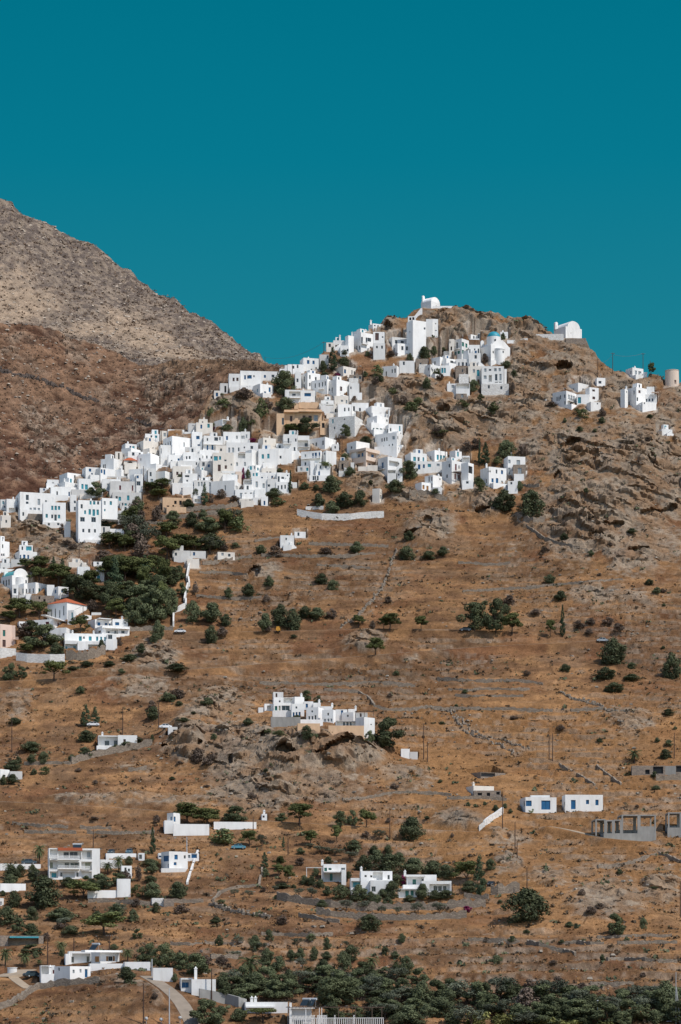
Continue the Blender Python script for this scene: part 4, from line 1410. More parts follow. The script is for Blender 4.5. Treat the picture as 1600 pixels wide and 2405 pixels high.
TOWN_RIGHT = """
@ 950 680 3.92
H white house with green arched windows and balcony beside the blue domed church
v 455 528 594 450 592
o d 485,512,14,64
o g 472,576,14,28 500,573,20,26
b 458 512 540 26 m=i
o g 540,500,18,36 571,502,16,36 540,571,15,34 570,572,15,32
v 590 596 694 510 592 d=-1
o d 602,570,10,40 648,565,10,42 682,565,12,40
v 594 600 690 452 512 d=3
o g 620,502,12,30
v 556 612 692 412 455 d=5
o d 640,442,12,36
v 668 676 772 402 458 d=6
o d 682,430,16,32 713,428,14,30
H weathered cream ruin beside the green windowed house
v 408 414 460 456 565 m=c
o k 432,542,13,34
o d 418,485,8,18
H white house with small arched doorway under the domed church
v 588 594 702 585 708
o d 656,620,20,30 622,690,17,22 658,692,28,24
v 466 476 594 640 714 d=1
o d 502,690,13,36 570,688,13,32
D d 538,690,18,40
H white house with shaded porch beside the terrace pergola
v 330 386 472 630 705
o d 438,668,26,40
v 216 328 432 618 700 d=1
o d 280,665,11,28
o n 232,682,14,30
o d 377,675,11,24
v 352 362 432 568 630 m=c d=5
H lowest white house of the upper right village on the rocks
v 150 240 352 688 802
o d 183,730,8,24 222,727,9,24 252,728,8,24 230,790,9,16 260,740,8,22
o d 278,735,8,26
v 328 336 422 698 795
o t 350,745,17,44 373,745,15,42
H brown stone house with small window under the white porch house
v 466 472 584 708 822 m=s
o d 535,748,11,26
D k 577,762,9,80
H cream house with turquoise door between stone house and tall white house
v 582 588 712 705 825 m=c
o w 640,750,18,30
D t 679,768,22,54
H tall white house with pale shutters and arched balcony windows on the cliff edge
v 704 712 916 706 890
o w 745,742,19,30 837,739,22,26 877,738,18,28
o d 788,740,20,16
o w 743,807,24,30 884,807,18,56
o d 845,808,20,56
L 791,818,26,56
o d 775,870,16,26 847,862,26,24 883,862,24,24
v 702 710 962 868 952 m=y d=-1.5
v 912 920 942 732 880 d=0.5
H low white house with open covered terrace on the cliff
v 388 394 476 866 938
o w 447,893,24,26
v 468 476 602 862 965
L 535,888,112,44
v 468 474 576 958 1005 m=s d=-1
o w 533,978,20,30
H small white block behind the blue dome
v 876 884 954 390 468 d=2
D d 900,440,12,36
H white garden wall stub at the foot of the domed church|garden_wall|wall
v 940 946 1004 466 492 dep=1.5
@ 1250 720 4.48
H white house with iron balcony and arched recess on the right slope
v 215 360 468 884 1062
o d 262,956,9,44 282,958,9,44 298,945,9,40 342,940,9,34 345,1010,9,34
o w 388,942,16,44 414,940,16,44 440,938,16,42
D d 412,1024,24,56
b 372 466 986 24 m=i
v 384 484 596 800 940 d=3
o d 433,864,12,30
o d 545,890,28,72
v 464 472 602 925 1030 d=0
o t 498,986,30,60
v 560 604 700 848 1005 d=0
o n 647,878,26,20 649,957,26,26
v 572 618 722 1000 1078 d=-2
o d 688,1015,12,14
H small white hut with one window above the balcony house
v 660 682 770 748 840
o d 714,795,28,26
H white house with grey shutters on the skyline near the windmill
v 984 1056 1170 640 748
o w 1092,688,20,38 1133,687,28,32
o d 1038,686,9,26
v 1160 1168 1210 690 748
H white villa with walled terrace and arched openings below the windmill
v 998 1096 1208 844 1068
o d 1072,898,10,40
o d 1020,1000,10,40
o n 1130,888,20,28
D d 1108,972,14,36
v 1196 1206 1286 844 965 d=2
v 1182 1192 1312 924 1004 d=-1
o d 1203,985,15,28 1234,983,15,28 1266,982,14,28
c 1255 1332 908 914 m=n
v 1100 1162 1306 1000 1072 d=-3
o d 1182,1015,9,16
v 930 976 1008 866 1070 d=0
o d 995,892,8,20
k 1018 830
H tiny white hut with grey stone end alone on the right cliffs
v 1318 1364 1476 1286 1360
v 1316 1322 1366 1310 1360 m=s d=-0.5
@ 850 1000 3.4844
H white house with blue balcony door and outside stairs beside the modern beige house
v 132 212 332 250 410
o b 170,320,14,58
b 142 190 346 22 m=i
L 262,302,70,40
o d 302,296,10,16
v 204 210 282 360 445 d=-2
L 245,372,56,30
v 284 290 332 330 450 d=-1
o d 302,400,12,16
v 164 232 332 196 262 d=3
o d 225,230,10,26
H white house row with turquoise shutters beside the utility pole
v 352 402 532 218 345
o t 432,270,20,34 504,266,11,32
o d 465,268,15,32
v 408 418 658 288 372 d=-2
o b 469,335,18,38 508,328,14,28
o t 553,321,24,24
o w 625,315,22,20
v 530 596 700 198 292
o d 563,258,8,38
o t 622,254,15,38 648,254,15,38 672,253,14,38
k 645 190
H tall narrow white tower house with one turquoise window
v 718 766 818 202 285
o t 787,228,12,36
v 815 822 882 246 305 d=-1
L 850,280,50,40
H white house with dark red doors and vine pergola
v 655 736 822 280 472
o r 770,333,12,50
o d 716,322,11,28 697,405,11,28
o d 796,325,8,26
D r 765,408,13,42 796,408,12,36
r 730 925 382 440 m=n
v 812 872 916 300 478 d=-0.5
o k 888,355,32,54
v 816 822 912 446 492 d=-3
H white house with a blank tall wall and two orange shutters
v 515 582 656 402 525
o n 550,430,9,42 572,432,8,32 573,488,8,34
o d 640,425,9,14
v 582 588 654 500 568 d=-0.4
v 436 490 578 460 526 d=-2
o o 505,500,15,32 538,503,16,34
H white cube house with blue door above a stone wall
v 968 1040 1184 334 497
o d 1036,372,8,14 1050,372,9,14
o d 1103,368,11,30
o b 1148,368,15,30 1070,443,15,30
D b 1107,450,18,52
o d 1018,445,9,30 1148,445,10,14
k 978 312
H white house with stone-faced lower room at the right end of town
v 1160 1196 1338 248 402
o w 1207,292,18,28 1281,296,27,36 1208,370,18,50
v 1232 1238 1342 318 420 m=s d=-2
o w 1292,368,28,44
v 1240 1246 1328 394 425 d=-3
v 1190 1196 1276 452 500 d=-5
H tiny white shed with blue door in the stone wall
v 1172 1178 1218 482 532
D b 1193,508,18,46
H cream transformer kiosk with a warning triangle|transformer_kiosk|utility kiosk
v 86 146 168 512 628 m=c
o d 153,578,7,30
@ 1250 1060 4.48
"""
TOWN_LOW = """
@ 0 1330 4.7515
H white house with arched window below the turquoise vaulted church
v 132 137 206 204 330
o d 168,275,28,52
v 200 268 402 190 305 d=1
o w 262,274,26,52
o d 296,276,11,50 334,272,15,52 372,270,14,50
v 270 398 526 178 305 d=0
o d 296,276,9,50 334,272,13,52 372,270,13,50
o g 441,268,20,56 487,268,20,56
v 520 526 608 206 335 d=1
v 604 652 766 224 362 d=0
o b 620,272,18,38
o b 693,272,16,34 718,272,18,34
o w 700,354,32,12
v 344 350 606 322 402 m=s d=-2
o k 497,385,22,42 440,350,12,30
v 284 290 352 306 400 d=-2
v 132 138 286 318 372 m=g d=-1
L 255,360,46,30
H tall hall with hipped red tile roof and slit windows|meeting_hall|hall
v 530 748 976 400 592 m=w
o d 575,512,9,100 618,506,9,92 667,522,12,80 712,490,10,100 537,540,8,60
o b 913,555,32,36
R 348
v 756 828 842 488 605 d=-4
o t 806,552,14,68
v 890 946 1024 540 588 d=-2
v 1018 1024 1130 514 580 d=3
H white flat-roofed house with two red-framed windows
v 335 602 752 590 698
o r 530,643,36,52
o d 410,657,20,30
o r 652,642,18,48 714,645,13,44
c 470 760 584 592 m=w
v 480 742 802 684 785 d=-2
o d 708,766,20,34 720,760,16,30
o d 760,760,20,36
v 196 214 342 614 705 d=2
o b 256,665,24,40
H white villa with blue shutters and long balcony
v 984 1062 1258 590 695
o b 1105,640,30,36 1185,646,26,42 1223,646,14,40
c 1085 1225 578 584 m=w
v 1252 1258 1428 588 695 d=0
o b 1309,640,40,32
o d 1396,630,12,16
k 1365 575
v 1056 1142 1446 660 788 d=-2
L 1245,722,140,42
o d 1228,728,18,26 1300,726,16,36 i=1.5
o d 1374,720,34,28
o d 1110,720,30,24
b 1145 1440 684 16
H long white villa with pale turquoise shutters on a stone terrace
v 712 722 1202 746 882
o t 897,806,28,52 1007,800,28,44 1084,800,20,44 1129,802,18,46 1171,802,14,42
o d 937,792,15,24
k 812 722
k 1048 716
k 1172 706
v 1190 1198 1300 756 830 D=1
o d 1230,786,44,48
v 716 724 1306 828 968 D=-2.5
L 795,916,128,92
o t 742,915,14,50 833,905,24,40 i=1.5
L 1082,916,186,92
o t 1010,905,20,36 1047,915,24,60 1090,905,16,40 i=1.5
L 1286,912,32,80
v 862 868 984 838 975 D=-5 
v 1176 1182 1270 818 972 D=-5
v 1184 1188 1308 814 872 D=-4
H pink two-storey house with dark green shutters at the left edge
v -60 2 132 644 905 m=p
o g 47,742,26,64
o n 47,856,32,72
v 124 130 172 660 885 m=p d=1.5
b 150 205 815 22
H rough white retaining terrace under the pink house|retaining_wall|wall
v -40 2 182 908 1015 m=y dep=2
@ 600 1600 4.3556
H topmost white villa of the crag complex with roof terrace and tower
v 183 188 404 165 302
o d 249,205,14,18
L 336,190,84,52
o g 212,276,24,42
o p 248,274,18,44
o d 310,273,76,46
v 180 184 286 110 170 d=3
o n 216,142,16,36
r 290 424 158 190 m=n
v 366 402 500 158 300 d=1
k 484 125
v 88 94 188 230 298 d=0.5
L 140,270,36,40
v 26 31 82 268 308 d=-2
H white villa with three blue doors on the crag
v 362 370 500 230 362
o d 420,268,13,20
D b 392,340,16,42 422,336,16,38 453,335,18,40
v 494 500 592 206 305 d=3
o b 527,256,19,48
r 432 525 302 360 m=n
H white villa with a blind block wall and dark pergola in the complex middle
v 520 644 700 264 396
o d 581,306,12,18 550,374,12,38 583,374,12,38 614,370,11,44
v 585 592 668 220 300 d=3
k 655 196
r 592 692 336 395 m=n
H white villa with terrace glass and small square window in the complex
v 682 798 822 290 422
o d 744,335,14,26
o w 712,396,18,26 747,396,18,26 777,396,16,28
v 662 672 788 256 310 d=4
k 826 243
H low white villa with long shaded veranda above the tan retaining wall
v 884 1002 1032 316 408
o d 945,352,14,20
v 814 822 940 288 400 d=3
o b 887,316,20,38
v 942 950 1028 284 325 d=3
k 1057 272
v 818 826 1030 402 460 d=-2
L 925,428,196,46
o d 910,430,18,40 945,430,18,40 978,430,16,38 i=1.5
H tall white end villa with dark roof pergola at the right of the complex
v 1024 1112 1222 366 578
o d 1185,435,12,12
v 1022 1030 1148 320 372 d=2
o n 1078,346,16,34
r 1020 1206 316 366 m=n
W tan rendered retaining wall under the crag complex|retaining_wall|wall
v 742 748 1112 452 552 m=t dep=2 d=-1
W square tan bastion wall under the crag complex with a bush before it|retaining_wall|wall
v 426 432 662 430 545 m=t dep=4
W long grey stone wall stepping under the topmost crag villa|retaining_wall|wall
v 150 160 462 364 480 m=k dep=3
W white parapet slab in front of the blue-doored crag villa|parapet_wall|wall
v 428 434 692 390 434 dep=1.5 d=-1
W white sloping parapet below the topmost crag villa|parapet_wall|wall
v 168 176 372 300 364 dep=1.5 d=-1
@ 1050 1750 2.851
H white cube house with blue shutters and double doors
v 487 526 733 348 441
o d 516,390,8,32
o b 547,390,36,34
o b 662,400,54,56
v 552 559 688 336 360 d=2
H plain white cube house with blue door and two small blue windows
v 770 792 1044 332 433
D b 846,398,28,56
o b 941,380,18,26 1004,383,19,34
o d 788,395,6,26
H weathered stone farmhouse with low openings and a tiny chimney
v 128 178 315 272 325 m=c
k 187 256
v 172 180 362 304 346 m=s d=-1
o k 220,328,26,16 278,330,20,20 342,322,20,18
H low drystone shed with a wide black opening|stone_shed|shed
v 140 226 392 180 222 m=s
o k 271,194,92,28
H long low ruined building with open stalls and rubble front|ruined_stable|ruin
v 1232 1238 1460 138 196 m=s
o k 1342,180,26,28 1413,168,60,44
v 1452 1458 1532 140 195 m=k
v 1525 1532 1640 134 195 m=s
o k 1552,157,48,42
@ 0 1900 3.136
H three-storey white guesthouse with stacked loggias and orange awning|guesthouse|guesthouse
v 354 361 736 288 518
L 396,335,50,72
L 514,335,150,62
o q 490,335,34,36 545,335,50,40 i=1.5
L 640,335,66,62
o w 655,332,22,36 i=1.5
L 396,412,50,60
o p 382,412,18,36 i=1.5
L 506,412,142,40
o d 495,412,30,34 550,412,54,34 i=1.5
L 638,418,70,60
o p 648,412,34,40 i=1.5
L 398,484,56,44
o t 400,486,30,30 i=1.5
L 506,484,80,40
o d 452,482,14,30 570,482,14,30
L 638,482,68,44
b 428 584 372 28
b 428 584 440 24
b 366 420 362 18
b 594 660 440 12
c 426 606 284 306 m=rooft
H low white wing with parapet terrace beside the guesthouse
v 732 740 900 372 430
v 776 782 1004 326 380 d=3
v 890 896 972 418 490 d=-2
D d 925,455,14,44
o d 950,450,12,20
W tall white garden wall block in front of the guesthouse palms|garden_wall|wall
v 856 864 962 514 650 dep=3
W long low white garden wall before the guesthouse|garden_wall|wall
v 640 646 862 598 656 dep=0.6
H white two-storey cottage with royal blue shutters beside the straight track
v 1188 1246 1384 312 446
o b 1226,363,42,38 1243,421,14,32
o b 1298,353,22,32 1291,402,18,20
o d 1362,350,7,22
v 1180 1188 1366 436 456 d=-2
H low white annex with blue shutter at the head of the straight track
v 1372 1378 1466 326 372
o b 1431,345,36,30
o w 1394,350,16,22
H small white storeroom with grey door beside the blue shuttered cottage
v 1014 1022 1066 324 370
D d 1034,352,22,30
v 1160 1168 1192 324 362
o b 1178,350,20,12
H sliver of a white hut at the left frame edge under the trees
v -40 2 28 656 712
D d 8,695,14,26
W white terrace wall with pale steps by the left edge palms|garden_wall|wall
v -30 2 190 548 610 dep=1
W white roadside terrace wall behind the left palms|terrace_wall|wall
v -30 2 300 402 446 dep=1
H ruined white stone sheepfold in the dry field|ruined_fold|ruin
v 1114 1120 1206 656 708 m=y
v 1202 1208 1282 660 716 m=s dep=2
@ 350 1870 3.136
H white house with outside stair and blue window under the big pine
v 134 180 230 122 265
o b 163,168,9,34
o b 190,168,12,34
v 108 114 182 178 262 d=-1
v 174 180 444 204 270 d=-3 dep=1.5
W long whitewashed garden wall descending from the pine house|garden_wall|wall
v 470 478 792 188 245 dep=0.6
H little white roadside kiosk with a chimney top|kiosk|kiosk
v 826 832 870 130 186
o n 845,150,10,14
k 850 122
@ 650 1900 3.136
H white villa with green shutters and beam pergola, leftmost of the villa trio
v 333 345 512 406 532
o g 361,450,18,32 393,442,20,14
L 410,500,110,54
D g 402,503,18,48
o w 482,440,9,14 497,440,8,14
r 218 330 434 492 m=w
c 345 470 460 468 m=w
k 338 382
v 470 478 512 448 535 d=-1.5
H white villa with slim cypress in front, middle of the villa trio
v 612 620 852 457 600
o d 655,494,14,14 697,496,12,14
L 745,490,64,60
o d 825,502,8,30
k 625 433
v 538 546 735 508 585 d=-2
L 600,555,90,44
o t 580,555,26,32 605,555,16,30 i=1.5
v 682 690 858 525 615 d=-3
o d 714,590,28,36
H long white villa with covered terraces and creeper, rightmost of the villa trio
v 950 960 1178 484 565
L 1020,530,110,50
o g 1016,536,22,34 i=1.5
o d 1076,522,14,16
k 937 460
c 950 1095 484 498 m=w
v 924 932 1070 558 595 d=-2
v 888 900 1032 586 652 d=-3
L 966,620,110,54
o g 963,620,22,36 1000,618,18,34 i=1.5
v 1062 1070 1288 530 608 d=-2
L 1200,580,134,50
o d 1172,585,26,36 1205,585,26,36 1240,585,22,36 i=1.5
r 1290 1352 544 610 m=n
@ 0 2150 3.136
H drystone hut with teal beam and posts across its open front|stone_hut|hut
v -30 2 320 148 226 m=s
L 172,195,200,54
c 66 278 154 166 m=paint_t
H white bungalow with orange shutters and overhanging flat roof|bungalow
v 672 740 880 268 360
o o 714,322,30,38
o o 792,318,16,32 840,318,14,34
o d 816,318,30,32
c 605 880 257 272 m=w
v 500 508 682 264 362 d=1
L 600,318,120,70
o d 536,326,10,40
o d 650,322,12,40 i=1.5
v 476 484 512 283 366 d=1
v 654 662 922 354 394 d=-3
v 912 920 1108 342 446 d=-2
o w 1055,406,52,28
H white lower house with blue door, red shutter and shaded terrace
v 400 516 668 374 496
o d 435,395,9,22
o w 543,413,13,24 594,408,9,24
D b 636,425,18,56
v 296 302 406 368 494 d=0.5
L 332,405,60,66
o r 398,415,10,26
v 298 304 402 432 496 d=-1.5
k 372 380
W blank white garden wall at the bend of the concrete drive|garden_wall|wall
v 1120 1128 1274 386 468 dep=0.6
H white house with blue front and flue pipe beside the parked car
v 1326 1334 1420 460 540
L 1375,505,76,60
o b 1368,512,44,34 i=1.5
v 1404 1412 1590 470 565 d=-1
k 1444 392
@ 400 2170 2.6133
H low white flat-roofed house with twin chimneys above the umbrella pine
v 452 462 722 480 545
c 462 640 506 514 m=w
k 502 458
k 525 455
"""
TOWN_ROAD = """
@ 0 1550 3.0154
H low white flat-roofed house by the road with brown door and chimney
v 690 698 842 534 612
L 770,575,130,62
o d 760,585,30,32 823,582,26,30 i=1.5
k 727 518
v 830 837 972 532 608 D=-1
o n 883,577,16,30
v 680 686 792 606 670 D=-3
r 968 1056 556 590 m=n
H small white garage with dark opening beside the rock
v 1186 1193 1258 474 532
o k 1241,506,26,24
H white house cut by the left edge above a grey shed
v -60 2 68 772 842
o d 30,824,18,26
v 66 72 158 788 824 m=g D=-1
@ 360 1580 2.24
H low white cistern block right of the crag complex tree
v 1300 1304 1350 400 436
v 1346 1350 1392 416 446 m=g
@ 300 940 3.92
H narrow white house between the fitted blank wall and the ridge shrub
v 596 604 690 490 585
o d 630,530,12,24 664,540,12,22
@ 0 1000 3.92
H low white house with two dark windows left of the red shutters
v 812 820 940 590 650
o d 850,612,14,22 900,612,14,22
H white lane wall climbing between the two left cliff houses|garden_wall|wall
v 588 594 650 880 1045 dep=1.2
@ 600 880 3.92
H small white house with shaded door under the pine
v 560 568 690 815 905
o d 600,850,14,30 650,848,14,26
H white annex with a terrace behind the long balcony house
v 700 706 770 640 700
o d 735,668,12,22
@ 450 780 3.92
H white house corner with one dark window above the ochre mansion
v 1186 1192 1310 628 700
o d 1250,660,14,26
"""
CREST_HOUSES = ""
for T in (TOWN_TOP, TOWN_MID, TOWN_LEFT, TOWN_RIGHT, TOWN_LOW, TOWN_ROAD): parse(T)
# ------------------------------------------------------------------ plants
def leaf_mat(name, c1, c2, rough=0.7):
    m, t, b = principled(name, rough, 0.06)
    N = t.nodes.new; L = t.links.new
    a = N("ShaderNodeAttribute"); a.attribute_name = "leaf"
    oi = N("ShaderNodeObjectInfo")
    mx = N("ShaderNodeMix"); mx.data_type = 'RGBA'; mx.inputs[6].default_value = (*c1, 1); mx.inputs[7].default_value = (*c2, 1)
    L(a.outputs["Fac"], mx.inputs[0])
    mr = N("ShaderNodeMapRange"); mr.inputs[3].default_value = 0.7; mr.inputs[4].default_value = 1.55; L(oi.outputs["Random"], mr.inputs[0])
    sc = N("ShaderNodeVectorMath"); sc.operation = 'SCALE'; L(mx.outputs[2], sc.inputs[0]); L(mr.outputs[0], sc.inputs[3])
    L(sc.outputs[0], b.inputs["Base Color"])
    b.inputs["Subsurface Weight"].default_value = 0.0
    return m
LEAF = {
    'R': leaf_mat("dark_shrub_leaves", (0.054, 0.065, 0.036), (0.112, 0.122, 0.062)),
    'P': leaf_mat("pine_needles", (0.058, 0.070, 0.028), (0.122, 0.130, 0.046)),
    'E': leaf_mat("dark_broad_leaves", (0.056, 0.068, 0.036), (0.116, 0.126, 0.062)),
    'O': leaf_mat("olive_leaves", (0.060, 0.070, 0.046), (0.125, 0.130, 0.090)),
    'C': leaf_mat("cypress_leaves", (0.028, 0.044, 0.026), (0.066, 0.086, 0.044)),
    'L': leaf_mat("palm_fronds", (0.045, 0.060, 0.028), (0.105, 0.115, 0.050)),
    'G': leaf_mat("dry_brown_twigs", (0.090, 0.066, 0.052), (0.150, 0.112, 0.085)),
    'K': leaf_mat("prickly_pear_pads", (0.062, 0.082, 0.036), (0.140, 0.145, 0.065)),
    'B': leaf_mat("bougainvillea_flowers", (0.11, 0.018, 0.05), (0.24, 0.03, 0.10)),
    'Y': leaf_mat("reed_leaves", (0.10, 0.115, 0.035), (0.22, 0.20, 0.075)),
}
M['bark'] = mat_var("bark", (0.085, 0.062, 0.048), 0.95, 0.05, 0.25, 6)
def leaf_mesh(name, mat, blobs, n, size, rs, elong=1.0, updir=0.35, droop=0.0):
    """n small leaf faces scattered through the shells of the given blobs: (x, y, z, rx, ry, rz)"""
    B = np.array(blobs, float)
    wgt = (B[:, 3] * B[:, 4] + B[:, 5] * B[:, 3]) ; wgt /= wgt.sum()
    k = rs.choice(len(B), n, p=wgt)
    d = rs.normal(size=(n, 3)); d /= np.linalg.norm(d, axis=1)[:, None]
    r = 0.55 + 0.5 * rs.rand(n) ** 0.6
    c = B[k, :3] + d * B[k, 3:] * r[:, None]
    ok = c[:, 2] > 0.0
    c, d, k = c[ok], d[ok], k[ok]; n = len(c)
    nr = d + rs.normal(size=(n, 3)) * 0.5 + np.array((0, 0, updir)); nr /= np.linalg.norm(nr, axis=1)[:, None]
    a = np.cross(nr, rs.normal(size=(n, 3))); a /= np.linalg.norm(a, axis=1)[:, None]
    b = np.cross(nr, a)
    s = size * (0.6 + 0.8 * rs.rand(n))[:, None]
    a, b = a * s * elong, b * s
    V = np.stack([c - a - b * .55, c + a * .2 - b, c + a + b * .5, c - a * .3 + b], 1).reshape(-1, 3)
    me = bpy.data.meshes.new(name)
    me.from_pydata(V.tolist(), [], np.arange(4 * n).reshape(n, 4).tolist())
    at_ = me.attributes.new("leaf", 'FLOAT', 'POINT')
    blobv = rs.rand(len(B))[k]
    at_.data.foreach_set("value", np.repeat(np.clip(0.55 * rs.rand(n) + 0.45 * blobv, 0, 1), 4).astype(np.float32))
    me.materials.append(mat); me.update()
    return me
def trunk_mesh(rs, forks, h0, rad, spread):
    m = MB(); base = Vector((0, 0, -0.08))
    top = Vector((rs.normal() * .03, rs.normal() * .03, h0))
    m.tube(base, top, rad * 1.25, rad * .8, M['bark'], 7)
    for i in range(forks):
        a = math.tau * (i + rs.rand() * .6) / forks
        e = top + Vector((math.cos(a) * spread * (0.6 + .6 * rs.rand()), math.sin(a) * spread * (0.6 + .6 * rs.rand()), .16 + .2 * rs.rand()))
        m.tube(top - UP * 0.02, e, rad * .65, rad * .3, M['bark'], 5)
        e2 = e + Vector((math.cos(a + .5) * spread * .6, math.sin(a + .5) * spread * .6, .1 + .12 * rs.rand()))
        m.tube(e, e2, rad * .3, rad * .12, M['bark'], 4)
    return m.mesh("trunk")
def blobs_dome(rs, n, z0, z1, flat, r, lump=0.22, solid=True):
    """lumps over and inside a dome of unit width between heights z0 and z1"""
    out = []
    for i in range(n):
        a = rs.rand() * math.tau; q = rs.rand() ** 0.5; h = rs.rand()
        w = math.sqrt(max(0, 1 - (max(h - .35, 0) / .65) ** 2)) * (0.72 + 0.28 * min(h / .35, 1))
        rr = r * (0.6 + 0.8 * rs.rand())
        R = max(0.5 * w - rr * 0.8, 0.02) * (1 + rs.normal() * lump * .5)
        out.append((math.cos(a) * R * q, math.sin(a) * R * q, z0 + rr * flat + (z1 - z0 - 2 * rr * flat) * h, rr, rr, rr * flat))
    return out
PROTO = {}
def protos():
    rs = np.random.RandomState(5)
    for v in range(4):
        PROTO['R', v] = (None, leaf_mesh("round_bush", LEAF['R'], blobs_dome(rs, 38, -.05, 1.0, .9, .15), 4200, .023, rs))
        PROTO['G', v] = (None, leaf_mesh("dry_shrub", LEAF['G'], blobs_dome(rs, 26, -.05, 1.0, 1.0, .15), 1100, .034, rs, 1.0, .2))
        PROTO['K', v] = (None, leaf_mesh("prickly_pear", LEAF['K'], blobs_dome(rs, 26, -.05, 0.95, .9, .14), 700, .042, rs, .8, .0))
    for v in range(4):
        bl = []
        for i in range(20):
            a = rs.rand() * math.tau; h = rs.rand() ** .8; R = .40 * (1 - .55 * max(h - .3, 0)) * rs.rand() ** .5
            rr = .15 * (.7 + .6 * rs.rand()); bl.append((math.cos(a) * R, math.sin(a) * R, .38 + .52 * h, rr, rr, rr * .55))
        PROTO['P', v] = (trunk_mesh(rs, 4, .34, .03, .16), leaf_mesh("crown", LEAF['P'], bl, 4400, .019, rs, 1.0, .6))
        bl = []
        for i in range(30):
            a = rs.rand() * math.tau; h = rs.rand(); R = (.44 * math.sin(math.pi * min(.25 + .75 * h, .9))) * rs.rand() ** .5
            rr = .13 * (.6 + .8 * rs.rand()); bl.append((math.cos(a) * R, math.sin(a) * R, .12 + .8 * h, rr, rr, rr * .8))
        PROTO['E', v] = (trunk_mesh(rs, 4, .26, .03, .16), leaf_mesh("crown", LEAF['E'], bl, 5600, .0195, rs))
        bl = []
        for i in range(16):
            a = rs.rand() * math.tau; h = rs.rand(); R = .36 * rs.rand() ** .5
            rr = .13 * (.6 + .8 * rs.rand()); bl.append((math.cos(a) * R, math.sin(a) * R, .42 + .46 * h, rr, rr, rr * .8))
        PROTO['O', v] = (trunk_mesh(rs, 4, .24, .035, .17), leaf_mesh("crown", LEAF['O'], bl, 1600, .02, rs))
    for v in range(2):
        bl = []
        for i in range(26):
            a = rs.rand() * math.tau; R = .40 * rs.rand() ** .5; rr = .12 * (.7 + .5 * rs.rand())
            bl.append((math.cos(a) * R, math.sin(a) * R, .9 - .9 * R * R - .06 * rs.rand(), rr, rr, rr * .9))
        PROTO['U', v] = (trunk_mesh(rs, 5, .4, .022, .2), leaf_mesh("crown", LEAF['P'], bl, 2200, .02, rs, 1.0, .6))
        bl = []
        for i in range(34):
            h = (i + .5) / 34; w = .5 * min(1, h / .12) * (1 - max(h - .25, 0) / .78) ** .75
            a = rs.rand() * math.tau; rr = max(.16 * w / .5, .05)
            bl.append((math.cos(a) * (w - rr) * .8, math.sin(a) * (w - rr) * .8, .04 + .94 * h, rr + .06, rr + .06, .05))
        PROTO['C', v] = (trunk_mesh(rs, 0, .2, .05, .1), leaf_mesh("crown", LEAF['C'], bl, 2600, .022, rs, 1.0, .6))
    for v in range(3):                                   # palms: arching fronds of many narrow leaflets
        bx, lf = [], []
        for i in range(34):
            a = math.tau * (i * .381966) ; el = 1.25 - 1.75 * (i / 34) + rs.normal() * .08; Ln = .46 + .06 * rs.rand()
            p = np.array((0, 0, .58)); da = np.array((math.cos(a), math.sin(a), 0)); side = np.array((-math.sin(a), math.cos(a), 0)); e_ = el
            for q in range(12):
                st = np.array((*(da[:2] * math.cos(e_)), math.sin(e_))) * (Ln / 12); pn = p + st
                wl = .085 * math.sin(math.pi * min((q + 1.2) / 12.5, 1)) + .012
                for sg in (-1, 1):
                    tip = (p + pn) / 2 + side * sg * wl + st * 1.3 - np.array((0, 0, .025 + .02 * rs.rand()))
                    bx += [tuple(p), tuple(pn), tuple(tip)]; lf.append(rs.rand())
                p = pn; e_ -= .11 + .05 * rs.rand()
        me = bpy.data.meshes.new("crown"); me.from_pydata(bx, [], np.arange(len(bx)).reshape(-1, 3).tolist())
        at_ = me.attributes.new("leaf", 'FLOAT', 'POINT'); at_.data.foreach_set("value", np.repeat(lf, 3).astype(np.float32))
        me.materials.append(LEAF['L']); me.update()
        m = MB(); m.tube((0, 0, -.1), (.01, 0, .3), .05, .04, M['bark'], 9); m.tube((.01, 0, .3), (0, 0, .6), .04, .055, M['bark'], 9)
        PROTO['L', v] = (m.mesh("trunk"), me)
    bl = blobs_dome(rs, 22, -.05, 1, .8, .16); PROTO['B', 0] = (None, leaf_mesh("bougainvillea", LEAF['B'], bl, 700, .045, rs))
    bl = [(rs.uniform(-.4, .4), rs.uniform(-.3, .3), rs.uniform(.2, .7), .12, .12, .3) for i in range(22)]
    PROTO['Y', 0] = (None, leaf_mesh("reed_clump", LEAF['Y'], bl, 900, .03, rs, 2.2, .0))
NVAR = {'R': 4, 'G': 4, 'K': 4, 'P': 4, 'E': 4, 'O': 4, 'U': 2, 'C': 2, 'L': 3, 'B': 1, 'Y': 1}
KIND = {'R': ('round_bush', 'bush', 'dark green bush'), 'G': ('dry_shrub', 'shrub', 'leafless brown shrub'), 'K': ('prickly_pear_bush', 'cactus', 'clump of prickly pear'),
        'P': ('pine_tree', 'tree', 'pine tree'), 'E': ('broadleaf_tree', 'tree', 'dark broadleaf tree'), 'O': ('olive_tree', 'tree', 'grey-green olive tree'), 'U': ('umbrella_pine', 'tree', 'umbrella pine'),
        'C': ('cypress_tree', 'tree', 'dark cypress'), 'L': ('palm_tree', 'palm tree', 'palm tree'), 'B': ('bougainvillea', 'flowering shrub', 'magenta bougainvillea'), 'Y': ('reed_clump', 'reeds', 'clump of yellow-green reeds')}
